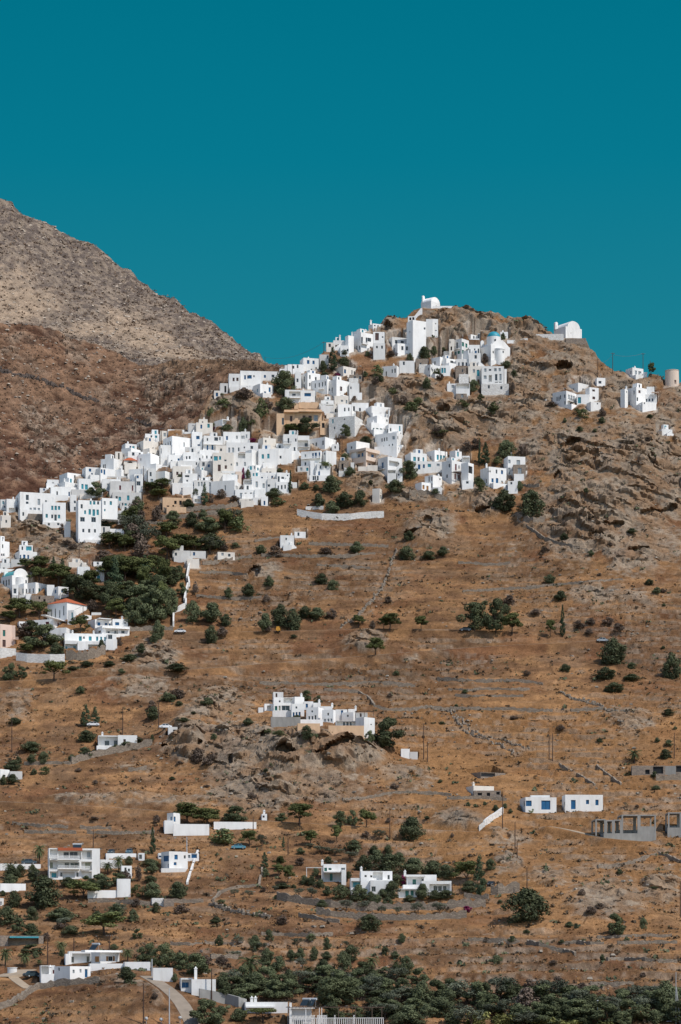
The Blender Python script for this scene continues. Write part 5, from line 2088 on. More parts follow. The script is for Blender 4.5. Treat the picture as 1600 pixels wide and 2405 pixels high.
# landmarks used in the plants' labels: picture position and a short phrase
MARKS = [(1012, 720, "the summit chapel"), (1000, 790, "the fortress church"), (880, 800, "the top row of houses"), (1160, 820, "the blue domed church"), (1335, 770, "the chapel on the right spur"),
    (1578, 885, "the windmill stump"), (1345, 935, "the house with the iron balcony"), (1500, 935, "the villa below the windmill"), (700, 970, "the ochre mansion"), (810, 1000, "the rubble church"),
    (855, 1070, "the modern beige house"), (740, 855, "the skyline cube house"), (560, 900, "the upper street's end house"), (800, 910, "the gabled house"), (700, 925, "the balustraded porch house"), (530, 990, "the cream ridge house"),
    (420, 1050, "the large cube house"), (380, 1180, "the ochre ruin"), (480, 1160, "the round cypress"), (640, 1150, "the town's lower end house"), (560, 1130, "the big blank-walled house"), (210, 1220, "the tall turquoise shuttered house"),
    (85, 1190, "the large grey-windowed house"), (240, 1140, "the ridge houses on the left"), (330, 1130, "the red shuttered grey house"), (885, 1165, "the transformer kiosk"), (1125, 1115, "the cube house with blue door"), (1070, 1100, "the vine pergola house"), (1210, 1100, "the stone-faced house"),
    (990, 1060, "the house row with turquoise shutters"), (1010, 1145, "the orange shuttered house"), (690, 1265, "the isolated hillside hut"), (800, 1215, "the long white field wall"), (1015, 1235, "the great grey boulder"),
    (45, 1370, "the turquoise vaulted church"), (160, 1420, "the red-roofed hall"), (260, 1470, "the blue shuttered villa"), (210, 1510, "the long terrace villa"), (15, 1500, "the pink house"), (440, 1370, "the white zigzag wall"), (390, 1290, "the shaded cabins"),
    (630, 1478, "the yellow road machine"), (875, 1500, "the roadside rock"), (1430, 1500, "the silver car"), (1110, 1478, "the dark parked car"), (1320, 1460, "the roadside cypress"),
    (700, 1670, "the crag complex"), (860, 1700, "the end villa of the crag"), (270, 1745, "the flat-roofed road house"), (210, 1695, "the pair of roadside cypresses"), (400, 1715, "the small garage"), (15, 1810, "the left edge house"),
    (1262, 1885, "the cube house with double doors"), (1370, 1885, "the plain cube house"), (1460, 1935, "the concrete frame"), (1550, 1805, "the ruined stable"), (1140, 1855, "the stone farmhouse"), (1165, 1930, "the white ramp wall"),
    (175, 2030, "the guesthouse"), (410, 2020, "the royal blue cottage"), (430, 1940, "the pine house"), (620, 1920, "the roadside kiosk"), (785, 2045, "the leftmost villa of the trio"), (880, 2060, "the middle villa of the trio"), (1000, 2080, "the rightmost villa of the trio"),
    (560, 1988, "the blue car"), (370, 2115, "the ruined sheepfold"), (1220, 2120, "the great carob bush"), (230, 2250, "the orange shuttered bungalow"), (140, 2290, "the lower blue-door house"), (60, 2205, "the teal-beamed hut"), (490, 2310, "the flue pipe house"),
    (590, 2355, "the twin-chimney house"), (800, 2380, "the pergola terrace"), (590, 2260, "the great palm"), (1400, 2370, "the street lamp"), (1585, 2350, "the boat mast"), (1440, 2200, "the lone hillside tree"), (870, 2180, "the broad field bush"), (400, 2320, "the concrete drive")]
PLANTS = []
def plants(text):
    x0 = y0 = 0.0; s = 1.0
    for line in text.strip().splitlines():
        t = line.split()
        if not t: continue
        if t[0] == '@': x0, y0, s = (float(q) for q in t[1:]); continue
        for q in t[1:]:
            a = [float(z) for z in q.split(',')]
            PLANTS.append((t[0], x0 + a[0] / s, y0 + a[1] / s, a[2] / s, a[3] / s))
def ordinal(n): return ["", "second ", "third ", "fourth ", "fifth ", "sixth ", "seventh ", "eighth ", "ninth ", "tenth ", "eleventh ", "twelfth "][n] if n < 12 else "far "
def grow():
    protos()
    keyed = {}
    seen = []
    for p in PLANTS:
        k, x, y, w, h = p
        if any(abs(x - q[1]) < 0.3 * min(w, q[3]) and abs(y - q[2]) < 0.3 * min(h, q[4]) and k == q[0] for q in seen): continue
        seen.append(p)
    rows = []
    for k, x, y, w, h in seen:
        m = min(MARKS, key=lambda q: math.hypot(q[0] - x, 1.3 * (q[1] - y + h * .4)))
        dx, dy = x - m[0], (y - h * .4) - m[1]
        if abs(dx) > abs(dy) * 1.2: rel = "left of" if dx < 0 else "right of"
        else: rel = "above" if dy < 0 else "below"
        size = "large" if w * h > 2600 else "mid-sized" if w * h > 700 else "small"
        rows.append((k, x, y, w, h, size, rel, m[2], math.hypot(dx, dy)))
    groups = {}
    for r in rows: groups.setdefault((r[0], r[5], r[6], r[7]), []).append(r)
    for key, g in groups.items():
        g.sort(key=lambda r: r[8])
        for n, r in enumerate(g):
            k, x, y, w, h, size, rel, mk, dist = r
            nm, cat, desc = KIND[k]
            far = "" if len(g) == 1 else (", nearest to it" if n == 0 else f", {ordinal(n)}nearest to it".replace(" nearest", " nearest"))
            label = f"{size} {desc} {rel} {mk}{far}"
            P = at(x, y); s = ppm(P); W, Hh = w / s, h / s
            tm, cm = PROTO[k, RND.randrange(NVAR[k])]
            grp = {'R': "green bushes dotted over the hillside", 'G': "leafless brown shrubs", 'K': "prickly pear clumps", 'P': "pine trees", 'E': "dark broadleaf trees", 'O': "olive trees", 'C': "cypress trees", 'L': "palm trees", 'U': "umbrella pines", 'B': "bougainvilleas", 'Y': "reed clumps by the lower edge"}[k]
            rz = RND.uniform(0, math.tau)
            if tm is None:
                o = bpy.data.objects.new(nm, cm); COL.objects.link(o); tag(o, label, cat, grp)
                o.location = P - UP * 0.06 * Hh; o.rotation_euler = (0, 0, rz); o.scale = (W * 1.12, W, Hh * 1.12)
            else:
                o = empty(nm, P - UP * 0.02 * Hh, label, cat, grp)
                for n_, me in (("trunk", tm), ("crown", cm)):
                    c = bpy.data.objects.new(n_, me); COL.objects.link(c); c.parent = o; q = {'E': 1.15, 'O': 1.22, 'P': 1.18, 'C': 1.1}.get(k, 1.0) if n_ == 'crown' else 1.0; c.scale = (W * q, W * q, Hh * (1.05 if q > 1 else 1)); c.rotation_euler = (0, 0, rz)
plants("""
@ 450 780 3.92
E 860,590,215,245 1060,932,225,150
R 510,500,100,70 870,720,190,120 1210,362,90,100 1410,312,160,80 1410,215,75,55 475,915,100,130 330,912,160,60 220,880,70,50 1230,412,80,45
P 905,940,180,95
K 640,790,150,190 300,692,150,85 560,860,90,60 180,770,90,80
G 480,622,200,110 700,700,120,90 1500,640,80,50
C 1300,356,92,215
B 1345,436,95,62 195,906,80,30 300,862,70,24
E 1415,962,110,112
@ 700 660 3.92
R 1165,716,130,112 1250,692,100,92 1340,652,90,42 1032,730,65,66 640,690,50,45
K 730,880,130,112 1040,1172,150,62 1280,872,80,72 880,1040,110,60
G 720,962,100,82 960,1142,140,92 850,690,120,50
R 1185,985,92,100 620,880,60,50 760,930,90,60
@ 950 680 3.92
R 640,932,100,102 940,722,120,64 910,458,50,62 1010,800,70,60
K 815,1152,130,120 530,1092,150,82 700,1020,90,60 60,1120,150,90 130,1060,120,70
G 740,682,80,92 330,830,90,60 1000,950,70,100
@ 1250 720 4.48
P 1257,737,80,148
K 540,1172,150,102 470,1120,80,60
R 740,1228,100,66 500,1312,90,52 345,1222,42,54 660,1320,60,36 1240,1170,90,36
G 742,1152,92,92 210,1050,130,50 1220,1420,70,50
@ 0 1000 3.92
E 885,656,158,142 1395,386,112,96
R 1265,782,150,132
C 1005,946,150,218
G 1195,422,120,92 1290,965,200,182 1450,892,130,152 570,960,60,60 620,1100,100,50 500,1060,80,40
P 1010,1132,260,152
@ 300 940 3.92
P 210,850,170,100 320,820,180,100 280,905,200,90
R 480,742,60,62 625,872,62,62 910,737,96,48 560,1002,120,92 1110,716,60,80 1350,902,170,92 590,1162,150,132 695,1087,90,82 1400,666,80,42 420,1090,50,30 1240,880,50,60
C 708,962,76,192 1500,852,46,204
G 870,902,120,84 770,942,62,82 40,642,90,82 90,1012,142,112 270,1122,130,152 980,930,120,50 600,460,40,80
E 220,626,112,102
K 1380,964,150,72 1030,1122,90,112 960,1140,160,60
B 1150,384,90,34 1065,720,30,100
@ 600 880 3.92
U 625,965,195,172
E 830,562,120,104 1420,962,165,182
R 1020,640,150,72 825,787,80,64 870,932,110,84 560,1062,80,52 450,1052,100,62 1290,1082,190,114 700,1082,200,152 1060,1010,60,40
G 1170,470,80,60
@ 850 1000 3.4844
C 965,322,36,218 1012,322,82,184
R 1185,252,150,134 1290,536,82,84 600,562,80,48 950,472,80,52 390,936,105,76 370,1097,176,112 545,1092,140,66 665,1067,112,78
G 1320,242,120,92 860,212,110,92 930,195,120,90
K 1110,312,120,62 980,542,112,112 660,80,160,50
R 1390,737,262,204
R 1160,692,215,165
G 620,90,150,80 430,120,70,30
@ 0 1240 3.2667
P 200,325,130,90 310,320,150,105 300,422,172,122 450,442,222,162 830,402,202,182 700,482,162,162 960,422,242,202 1000,332,152,122 1120,402,182,162 1280,242,202,192 1400,192,242,142 890,692,162,152 860,182,180,120 960,182,150,132 1180,330,140,120 1500,185,150,110 900,560,150,130
E 620,562,242,202 780,562,182,122 1060,642,252,202 1230,562,202,202 1040,752,182,222 1180,722,262,262 1300,672,145,215 1315,438,150,150 1395,518,85,100 540,470,160,120 1140,540,180,150 1385,398,70,110 980,520,170,120 640,470,140,110
G 700,642,112,92 800,252,172,82 1080,232,162,182 1500,502,62,92 920,902,52,62 560,160,100,40 840,620,90,80
C 410,302,52,82 480,302,42,72
P 150,682,222,142 300,692,152,132 70,722,152,82 210,972,142,84 620,802,152,142
E 330,922,262,184 250,830,170,120
G 200,842,172,112
R 430,992,142,112 1085,962,82,76 780,957,72,100 1210,852,116,142 1480,722,132,162 400,900,100,80
E 80,1172,112,142 165,1152,82,92
P 415,1167,204,152
R 560,1090,90,30 660,1060,120,40 840,1060,110,40 1000,1020,160,50 1180,880,80,60 1350,1100,200,60
@ 400 1140 2.6133
R 150,842,132,122 260,842,162,122 345,862,92,72 255,967,106,106 360,692,66,66 480,682,100,78 585,897,106,112 680,862,132,132 750,892,132,132 830,812,112,72 900,822,122,72 560,417,92,52 1145,417,92,72 1455,452,132,82 1470,332,76,52 930,607,92,66 1000,642,76,62 605,617,76,62 910,132,92,82 990,177,102,82 1070,132,132,92 1165,122,102,92 135,252,102,86 200,202,66,62 400,382,62,32 240,292,132,82 250,397,172,102
G 990,817,82,62 640,432,112,62 960,427,112,46 1245,882,52,52 320,930,90,60 590,720,60,50 1340,720,60,40 600,900,60,40 330,400,80,40
P 1155,872,86,82 1345,892,130,108 1310,880,70,70 1540,882,82,82 1260,1042,116,108
K 430,232,62,76 420,292,152,102 340,240,80,60
@ 1000 1380 2.6133
E 300,262,172,182 430,277,142,214
P 530,287,122,132 765,302,72,108
R 490,162,72,62 1145,467,186,154 1510,557,132,154 1100,560,142,72 1155,640,142,58 855,517,72,48 1265,497,58,38 1265,572,112,42 1470,1050,82,58 830,82,96,62 1070,950,46,28 1490,972,62,38 1420,950,42,30 1490,785,90,40 1420,36,62,38
C 840,302,36,192
L 1280,1077,112,104
G 515,112,102,62 620,540,60,34 540,810,70,22 830,880,70,40 680,170,100,40 1120,230,90,50 940,250,90,50 1020,230,80,44 1180,270,90,50 1000,290,60,40
@ 1000 980 2.6133
R 1430,1080,76,72 1370,1027,62,34 830,1122,102,62 1015,852,42,38 760,1017,82,52 850,752,62,42 945,87,62,34 1085,38,66,40 985,460,36,28 1265,715,70,34
G 500,1150,100,60 850,660,30,30 1130,790,50,24 730,830,70,34
@ 0 1550 3.0154
C 608,472,82,154 675,457,72,124
R 615,577,152,78 225,647,182,68 310,732,82,84 225,732,82,66 100,782,142,74 130,732,56,48 240,812,52,42 600,692,122,74 665,672,52,38 510,722,62,52 90,882,92,74 25,882,62,62 1085,422,112,92 1190,297,122,62 1470,327,112,62 820,642,62,44 900,622,122,44 985,592,82,44 1080,582,42,54 100,452,132,44 570,237,72,52 1300,442,122,34 1220,850,50,24 860,100,60,40
G 1260,277,142,74 1075,347,82,62 1400,700,120,80 1500,720,100,70 680,880,60,30 560,790,60,24
K 320,807,92,54
@ 360 1580 2.24
G 230,475,90,60 280,490,80,40 1270,610,60,30 520,665,60,36
R 500,275,60,36 320,350,40,30
@ 600 1600 4.3556
E 1370,685,345,320 1165,642,102,144 520,202,132,112 640,242,92,102
R 525,592,152,138 425,392,92,48 350,357,72,62 620,575,60,40
K 250,560,160,60 130,540,90,60
@ 1050 1750 2.851
R 325,442,52,42 142,407,36,28 190,417,32,24 252,402,32,24 390,422,38,32 425,457,36,32 1455,90,90,62 1400,300,80,30 1390,215,50,40
@ 0 1900 3.136
L 290,402,108,176 75,512,142,146 795,482,142,114 875,482,114,176
R 330,722,292,224 100,717,142,114 450,822,222,92 230,927,152,84 50,852,172,134 500,567,132,64 740,582,182,104 1105,422,152,54 1130,472,112,78 1105,537,112,48 1120,652,172,114 1310,652,162,114 1150,762,86,74 520,922,152,64 150,502,92,94 240,492,72,84 950,412,72,64 20,640,50,40 900,510,90,50
P 610,667,252,154 770,925,322,175
G 1020,532,62,114 1330,772,152,64 440,890,100,50 690,80,90,24
K 1010,642,102,92
C 1125,330,52,194
@ 350 1870 3.136
P 290,214,222,166 430,222,202,134 740,377,132,128 1110,214,222,166 1190,362,132,112 1385,347,86,134 965,532,92,94 1020,642,102,134 955,592,102,92
E 640,192,182,122 975,187,92,64 1415,227,102,124 1500,217,72,118
O 830,382,72,114 630,742,66,62 735,747,66,62 930,707,52,54 1105,737,76,64 1195,752,92,78 1455,842,96,84
K 545,352,252,118
C 852,532,62,118 990,377,30,76
R 855,592,66,62 985,680,112,42 1275,827,86,64 495,942,102,54 1115,427,72,48 1065,677,52,28 1320,502,82,58 530,790,60,30
G 1110,507,92,52 840,706,60,40 60,200,70,60
@ 650 1900 3.136
P 660,132,132,134
O 330,330,132,58 430,345,132,58 540,368,132,58 250,290,80,40 755,227,92,78
R 995,237,192,178 720,332,92,64 825,327,82,64 570,302,132,74 180,332,72,44 640,452,152,112 830,472,252,142 1010,482,202,122 1150,492,172,112 1250,512,162,102 1420,612,122,84 200,552,82,64 260,567,92,74 325,582,82,68 285,492,72,64 375,642,82,74 470,662,152,104 600,672,152,114 650,602,92,84 690,672,92,64 780,652,92,64 850,652,112,122 880,562,102,84 1075,672,112,122 1160,662,132,64 1250,657,132,60 975,682,102,48 820,702,92,54 735,692,82,64 685,892,212,114 740,400,140,100 900,400,120,80 530,510,60,50
P 1400,562,202,184
C 1495,642,112,294 767,602,28,154
B 930,552,62,64 1400,755,100,40
O 515,750,102,84 640,752,96,84 770,777,66,68 890,777,72,64 1045,772,102,92 1195,772,112,92
G 655,210,70,50 180,395,60,40 40,850,110,70 250,935,70,40
@ 1100 1980 3.136
R 430,582,335,245 1290,632,62,82 1165,737,56,48 210,892,122,66 990,867,52,48 325,737,82,54 745,622,72,44 165,192,82,74 430,662,60,26 690,740,60,30
E 1080,682,152,164
G 840,387,72,48 900,522,112,54 630,890,80,30 1290,980,70,28 450,1060,100,60 970,490,80,50
E 60,1202,202,184 300,1152,202,154 560,1152,202,144 730,1202,252,164 900,1202,222,154 1120,1182,142,114 800,1302,302,154 1000,1330,262,164 1200,1310,262,164 1420,1290,262,224 1330,1202,152,122 600,1280,260,150 180,1260,200,150
G 430,1252,242,184 840,1090,110,60 660,1050,110,70
Y 60,1340,200,110 250,1345,220,90 560,1350,260,70 760,1350,200,50 1000,1360,200,50
@ 0 2150 3.136
L 450,287,112,124 40,372,132,164 185,382,122,134 940,342,122,124 290,372,70,64
R 265,312,52,52 455,302,52,52 930,492,162,114 1500,562,102,76 1290,492,62,64 840,250,70,40
E 1090,342,152,144 1200,382,182,184 1340,402,162,134 1450,442,202,164 230,290,150,80
G 340,190,90,60 1140,615,60,50
@ 400 2170 2.6133
L 490,347,192,192 850,322,112,78 1235,292,122,112 1385,282,72,68
R 300,132,62,64 520,162,92,94 605,97,66,64 865,102,62,44 960,157,62,74 590,232,102,84 670,292,102,94 740,222,72,64 800,222,82,74 880,217,72,78 940,312,102,94 960,222,72,54 1060,292,112,124 1110,222,112,94 1320,192,52,54 1450,302,112,104 1420,112,62,54 1380,210,60,44
O 410,127,72,58 570,167,62,54 780,152,72,74 810,275,82,74 1075,150,50,50 400,210,80,50
E 400,432,182,112 520,422,172,102 640,462,152,122 720,462,182,132 850,422,162,92 1000,502,222,184 1110,432,182,112 1220,432,202,122 1330,442,162,112 1425,452,132,122 1520,372,122,104 1370,552,132,92 1500,542,152,92 340,470,120,120 480,470,180,110 590,300,100,70 1190,320,130,90 1310,330,120,70 1400,330,110,80
U 570,606,272,96
R 420,602,112,84 310,557,92,54 1390,616,102,64 1520,616,122,64 1280,572,102,54
E 230,625,195,165
G 320,250,90,60 220,250,90,60 500,350,100,50 1040,330,90,60 60,230,60,70
""")

for i in range(34):                                   # the belt of scrub and trees along the lower edge
    x = 770 + i * 25 + RND.uniform(-10, 10)
    PLANTS.append((RND.choice("EEERO"), x, RND.uniform(2338, 2372) + (10 if x > 1250 else 0), RND.uniform(42, 96), RND.uniform(32, 66)))
    PLANTS.append((RND.choice("EERRO"), x + 12, RND.uniform(2385, 2415), RND.uniform(40, 90), RND.uniform(30, 58)))
for i in range(16):
    PLANTS.append((RND.choice("EERO"), 520 + i * 27 + RND.uniform(-8, 8), RND.uniform(2305, 2330), RND.uniform(45, 70), RND.uniform(36, 52)))
for i in range(20):
    PLANTS.append((RND.choice("EEPEC"), RND.uniform(250, 385), RND.uniform(1330, 1458), RND.uniform(36, 66), RND.uniform(48, 92)))

for i in range(22):                                   # garden shrubs round the guesthouse and the bungalow
    PLANTS.append((RND.choice("RREOG"), RND.uniform(0, 330), RND.uniform(2060, 2215), RND.uniform(22, 46), RND.uniform(16, 34)))
for i in range(36):                                   # single low bushes on the open slopes
    PLANTS.append((RND.choice("RRG"), RND.uniform(420, 1590), RND.uniform(1290, 2230), RND.uniform(10, 22), RND.uniform(6, 13)))

for i in range(14):                                   # looser trees climbing from the grove towards the town
    PLANTS.append((RND.choice("PPEOG"), RND.uniform(300, 545), RND.uniform(1225, 1305), RND.uniform(36, 64), RND.uniform(34, 58)))
# ------------------------------------------------------------------ churches, mill, frames, walls, roads, poles, cars
def T(x0, y0, s): return lambda x, y: (x0 + x / s, y0 + y / s)
def arc(c, a, b, r, rz, n, t0=0.0, t1=math.pi):
    return [c + a * (r * math.cos(t0 + (t1 - t0) * i / n)) + b * (rz * math.sin(t0 + (t1 - t0) * i / n)) for i in range(n + 1)]
CUSTOM = []     # volumes solved before the ground is shaped: name -> Vol
VV = {}
def plan_custom():
    def vol(key, f, xl, xc, xr, yt, yb, th=None, dep=None, pad=True, at_=None, dD=0.0, mg=0.6):
        (a, t), (b, q), (c, _) = f(xl, yt), f(xc, yb), f(xr, yb)
        P = at(*(f(*at_) if at_ else (b, q)))
        D = P.y + dD
        P = Vector(((b - CX) / FPX * D, D, ZC + (YH - q) / FPX * D))
        V = solve_volume(a, b, c, t, q, P, th, dep); VV[key] = V
        if pad: PADS.append((P, V.u, V.v, V.w, V.d, P.z, mg))
        return V
    z3, z4, z5, x8, y8, x6, x5 = T(700, 660, 3.92), T(950, 680, 3.92), T(1250, 720, 4.48), T(0, 1330, 4.7515), T(1050, 1750, 2.851), T(400, 2170, 2.6133), T(0, 2150, 3.136)
    vol('summit', z3, 1133, 1226, 1308, 182, 252)
    vol('summit_wall', z3, 1240, 1244, 1428, 230, 254, dep=0.6)
    vol('summit_ramp', z3, 1064, 1070, 1146, 250, 350, dep=1.2, pad=False)
    vol('spur', z5, 229, 352, 520, 205, 333)
    vol('spur_base', z5, 350, 356, 566, 335, 395, dep=7.0, pad=False, dD=-0.6)
    vol('spur_wall', z5, -5, 0, 332, 290, 350, dep=0.7, pad=False)
    vol('spur_wall2', z4, 950, 956, 1136, 448, 490, dep=0.7, pad=False, dD=1)
    vol('domed', z4, 692, 797, 974, 505, 692)
    vol('vaulted', x8, 12, 136, 337, 100, 240)
    vol('frame', y8, 990, 1056, 1398, 465, 632, th=8, dep=9)
    vol('frame2', y8, 1468, 1480, 1640, 450, 590, th=6, dep=8)
    vol('terrace', x6, 700, 735, 1310, 500, 640, th=4, dep=8)
    vol('mill', z5, 1395, 1396, 1546, 660, 832, th=0, dep=6)
    vol('tank', x5, 54, 55, 126, 370, 425, th=0, dep=7)
def seg(mb, o, u, v, a0, a1, b0, b1, c0, c1, m): mb.box(o, u, v, UP, a0, a1, b0, b1, c0, c1, m)
def vault(mb, V, y_rise, m, w0=0.0, w1=None, over=0.0, z0=None):
    """half-barrel roof along the depth of a block"""
    w1 = V.w if w1 is None else w1; r = (w1 - w0) / 2; z0 = V.h if z0 is None else z0
    c = V.P + V.u * (w0 + r) + UP * z0
    mb.prism(arc(c, V.u, UP, r, y_rise, 16), V.v * -over, V.v * V.d, m)
def belfry(mb, o, u, v, w, h, m, n=1, t=.5):
    """slender bell wall with n arched openings"""
    legs = np.linspace(0, w, n + 1); k = .22 * w / n
    for a in legs:
        a0 = min(max(a - k, 0), w - 2 * k); seg(mb, o, u, v, a0, a0 + 2 * k, 0, t, 0, h * .62, m)
    seg(mb, o, u, v, 0, w, 0, t, 0, h * .12, m); seg(mb, o, u, v, 0, w, 0, t, h * .62, h * .82, m)
    mb.prism(arc(o + u * (w / 2) + UP * h * .82, u, UP, w / 2 - .002, h * .18, 8), v * 0, v * t, m)
def build_custom():
    W = M['w']
    # summit chapel
    V = VV['summit']
    r = empty("hilltop_chapel", V.P, "tiny white barrel-vaulted chapel with open bell arch on the very summit", "chapel")
    m = MB(); block(m, V, W, [(V.w * .55, V.w * .68, V.h * .45, V.h * .62, .2, M['dark'])], [], 3)
    m.obj("wall", r)
    m = MB(); vault(m, V, V.w * .34, W, .15, V.w - .15, z0=V.h - .02); m.obj("roof", r)
    m = MB(); belfry(m, V.P + V.v * (V.d - .9) + V.u * .1 + UP * V.h * .95, V.u, V.v, 1.6, 3.6, W); m.obj("bell_arch", r)
    V = VV['summit_wall']; m = MB(); block(m, V, W, [], [], 2); tag(m.obj("terrace_wall", origin=V.P), "low white terrace wall right of the summit chapel", "wall")
    V = VV['summit_ramp']; m = MB(); q = V.P
    m.prism([q - UP * 2, q + V.u * V.w - UP * 2, q + V.u * V.w + UP * V.h, q + V.u * V.w * .8 + UP * V.h, q + UP * V.h * .25], V.v * 0, V.v * 1.2, W)
    tag(m.obj("buttress_wall", origin=V.P), "white sloping buttress wall climbing to the summit chapel", "wall")
    # chapel on the right spur
    V = VV['spur']
    r = empty("spur_chapel", V.P, "white barrel-vaulted chapel on a stone platform above the right cliff", "chapel")
    W2 = V.w
    m = MB(); block(m, V, W, [(W2 * .32, W2 * .36, V.h * .48, V.h * .55, .15, M['dark'])], [(V.d * .25, V.d * .33, .1, V.h * .45, .2, M['dark']), (V.d * .5, V.d * .57, V.h * .2, V.h * .5, .2, M['dark'])], 2); m.obj("wall", r)
    m = MB(); vault(m, V, V.w * .31, W, V.w * .13, V.w * .9, z0=V.h - .02); m.obj("roof", r)
    m = MB(); an = math.atan2(-V.v.y, -V.v.x)
    for t in (.0, .46, .94): m = MB(); seg(m, V.P, V.u, V.v, W2 * t, W2 * (t + .06), -.12, -.003, -1, V.h * .96, W); m.obj("pilaster", r)
    m = MB(); belfry(m, V.P + V.v * (V.d - 1.2) - V.u * .1 + UP * V.h * .9, V.u, V.v, 1.5, 4.0, W, t=1.0); m.obj("bell_arch", r)
    V = VV['spur_base']; m = MB(); block(m, V, M['s'], [], [], 2); tag(m.obj("stone_platform", origin=V.P), "square drystone platform under the right spur chapel", "platform")
    V = VV['spur_wall']; m = MB(); block(m, V, M['y'], [], [], 2); tag(m.obj("boundary_wall", origin=V.P), "whitewashed rubble wall running left from the spur chapel", "wall")
    V = VV['spur_wall2']; m = MB(); q = V.P
    m.prism([q - UP * 3, q + V.u * V.w - UP * 3, q + V.u * V.w + UP * V.h, q + V.u * V.w * .9 + UP * V.h, q + UP * .8], V.v * 0, V.v * .7, M['y'])
    tag(m.obj("boundary_wall", origin=V.P), "sloping rubble wall between the blue dome and the spur chapel wall", "wall")
    # blue domed church
    V = VV['domed']; w, d, h = V.w, V.d, V.h
    r = empty("domed_church", V.P, "white church with bright turquoise-blue dome and round apse", "church")
    m = MB(); block(m, V, W, [(w * .09, w * .15, h * .58, h * .70, .25, M['dark'])], [], 3)
    o = V.P + UP * h
    m.prism([o + V.u * w * .04, o + V.u * w * .96, o + V.u * w * .80 + UP * h * .17, o + V.u * w * .62 + UP * h * .30, o + V.u * w * .38 + UP * h * .30, o + V.u * w * .2 + UP * h * .17], V.v * .15, V.v * (d - .2), W)
    seg(m, V.P, V.u, V.v, -w * .05, w * 1.05, -.7, d * .9, -3, h * .22, W)
    m.obj("wall", r)
    m = MB(); an = math.atan2(-V.v.y, -V.v.x); c = V.P + V.u * w * .44 - V.v * .0
    m.cyl(c, w * .225, w * .225, -1, h * .78, W, 18, an - math.pi / 2, an + math.pi / 2); m.cyl(c, w * .24, w * .24, h * .78, h * .83, W, 18, an - math.pi / 2, an + math.pi / 2)
    a = m.obj("apse", r)
    put_window(r, c - V.v * (w * .225 + .02) + V.u * .4 + UP * h * .6, V.u, .7, h * .11, 'd')
    c = V.P + V.u * w * .37 + V.v * d * .38 + UP * (h - .1); R = w * .30
    m = MB(); m.cyl(c, R, R, 0, h * .48, W, 24); dr = m.obj("drum", r)
    m = MB(); n = 8
    for i in range(n):
        t0, t1 = i / n * math.pi / 2, (i + 1) / n * math.pi / 2
        m.cyl(c, R * .95 * math.cos(t0), max(R * .95 * math.cos(t1), .02), h * .48 + R * .85 * math.sin(t0), h * .48 + R * .85 * math.sin(t1), M['dome'], 24, cap=False)
    m.obj("dome", r, smooth_=True)
    put_window(r, c + Vector((.5, -R - .02, h * .2)), Vector((1, 0, 0)), .8, h * .13, 'd')
    m = MB(); belfry(m, V.P + V.v * (d - 1.0) + V.u * 0 + UP * h * .75, V.u, V.v, 1.8, h * .65, W); m.obj("bell_arch", r)
    # vaulted church, lower left
    V = VV['vaulted']; w, d, h = V.w, V.d, V.h
    r = empty("vaulted_church", V.P, "white church with pale turquoise barrel vault and rounded white gable", "church")
    m = MB(); block(m, V, W, [], [(d * k, d * k + .8, h * .25, h * .72, .2, M['dark']) for k in (.18, .42, .66)], 5)
    m.prism(arc(V.P + V.u * w * .5 + UP * h, V.u, UP, w * .40, w * .36, 18), V.v * -.02, V.v * .45, W); m.obj("wall", r)
    m = MB(); vault(m, V, w * .31, M['vault'], w * .1, w * .9, z0=h - .25)
    ro = m.obj("roof", r); ro.location += V.v * .5
    m = MB(); an = math.atan2(-V.v.y, -V.v.x); c = V.P + V.u * w * .5
    m.cyl(c, w * .31, w * .31, -3, h * .88, W, 16, an - math.pi / 2, an + math.pi / 2); m.obj("apse", r)
    put_window(r, c - V.v * (w * .31 + .02) + V.u * .4 + UP * h * .36, V.u, .65, 1.5, 'd')
    m = MB(); belfry(m, V.P + V.v * (d - .8) + V.u * w * .12 + UP * h * .9, V.u, V.v, 2.0, h * .62, W); m.obj("bell_arch", r)
    # windmill stump
    V = VV['mill']; m = MB(); c = V.P + V.u * V.w / 2 + V.v * V.w / 2; R = V.w / 2
    c1_ = M['n']
    m.cyl(c, R * 1.04, R * .95, -3, V.h * .97, c1_, 28); m.cyl(c, R * .99, R * .99, V.h * .97, V.h, c1_, 28)
    r = empty("windmill_tower", c, "round roofless tan windmill tower on the right skyline", "windmill")
    m.obj("wall", r)
    put_window(r, c + Vector((R * .35, -R * .93, V.h * .08)), Vector((1, .3, 0)).normalized(), .9, 1.9, 'n', True)
    # unfinished concrete frames
    def frame(key, label, cells, gr):
        V = VV[key]; k = M['k']; m = MB(); r = empty("concrete_frame", V.P, label, "unfinished building", "unfinished concrete frames"); o = V.P
        for a0, a1, z0, z1, solid in cells:
            A0, A1, Z0, Z1 = a0 * V.w, a1 * V.w, z0 * V.h, z1 * V.h
            cm = MB()
            for b in (0, V.d - .45):
                for a in (A0, A1 - .45): seg(cm, o, V.u, V.v, a, a + .45, b, b + .45, Z0 - .5, Z1 - .36, k)
            seg(cm, o, V.u, V.v, A0 + .02, A1 - .02, .02, V.d - .02, Z1 - .35, Z1, k)
            seg(cm, o, V.u, V.v, A0 + .46, A1 - .46, V.d - .3, V.d - .1, Z0, Z0 + (Z1 - Z0) * .25, k)
            if solid: seg(cm, o, V.u, V.v, A0 + .46, A1 - .46, .05, .28, Z0 - .5, Z0 + (Z1 - Z0) * solid, k)
            cm.obj("bay", r)
        seg(m, o, V.u, V.v, -.02 * V.w, V.w * 1.005, -.1, V.d - .05, -2.5, gr * V.h, k); m.obj("foundation", r)
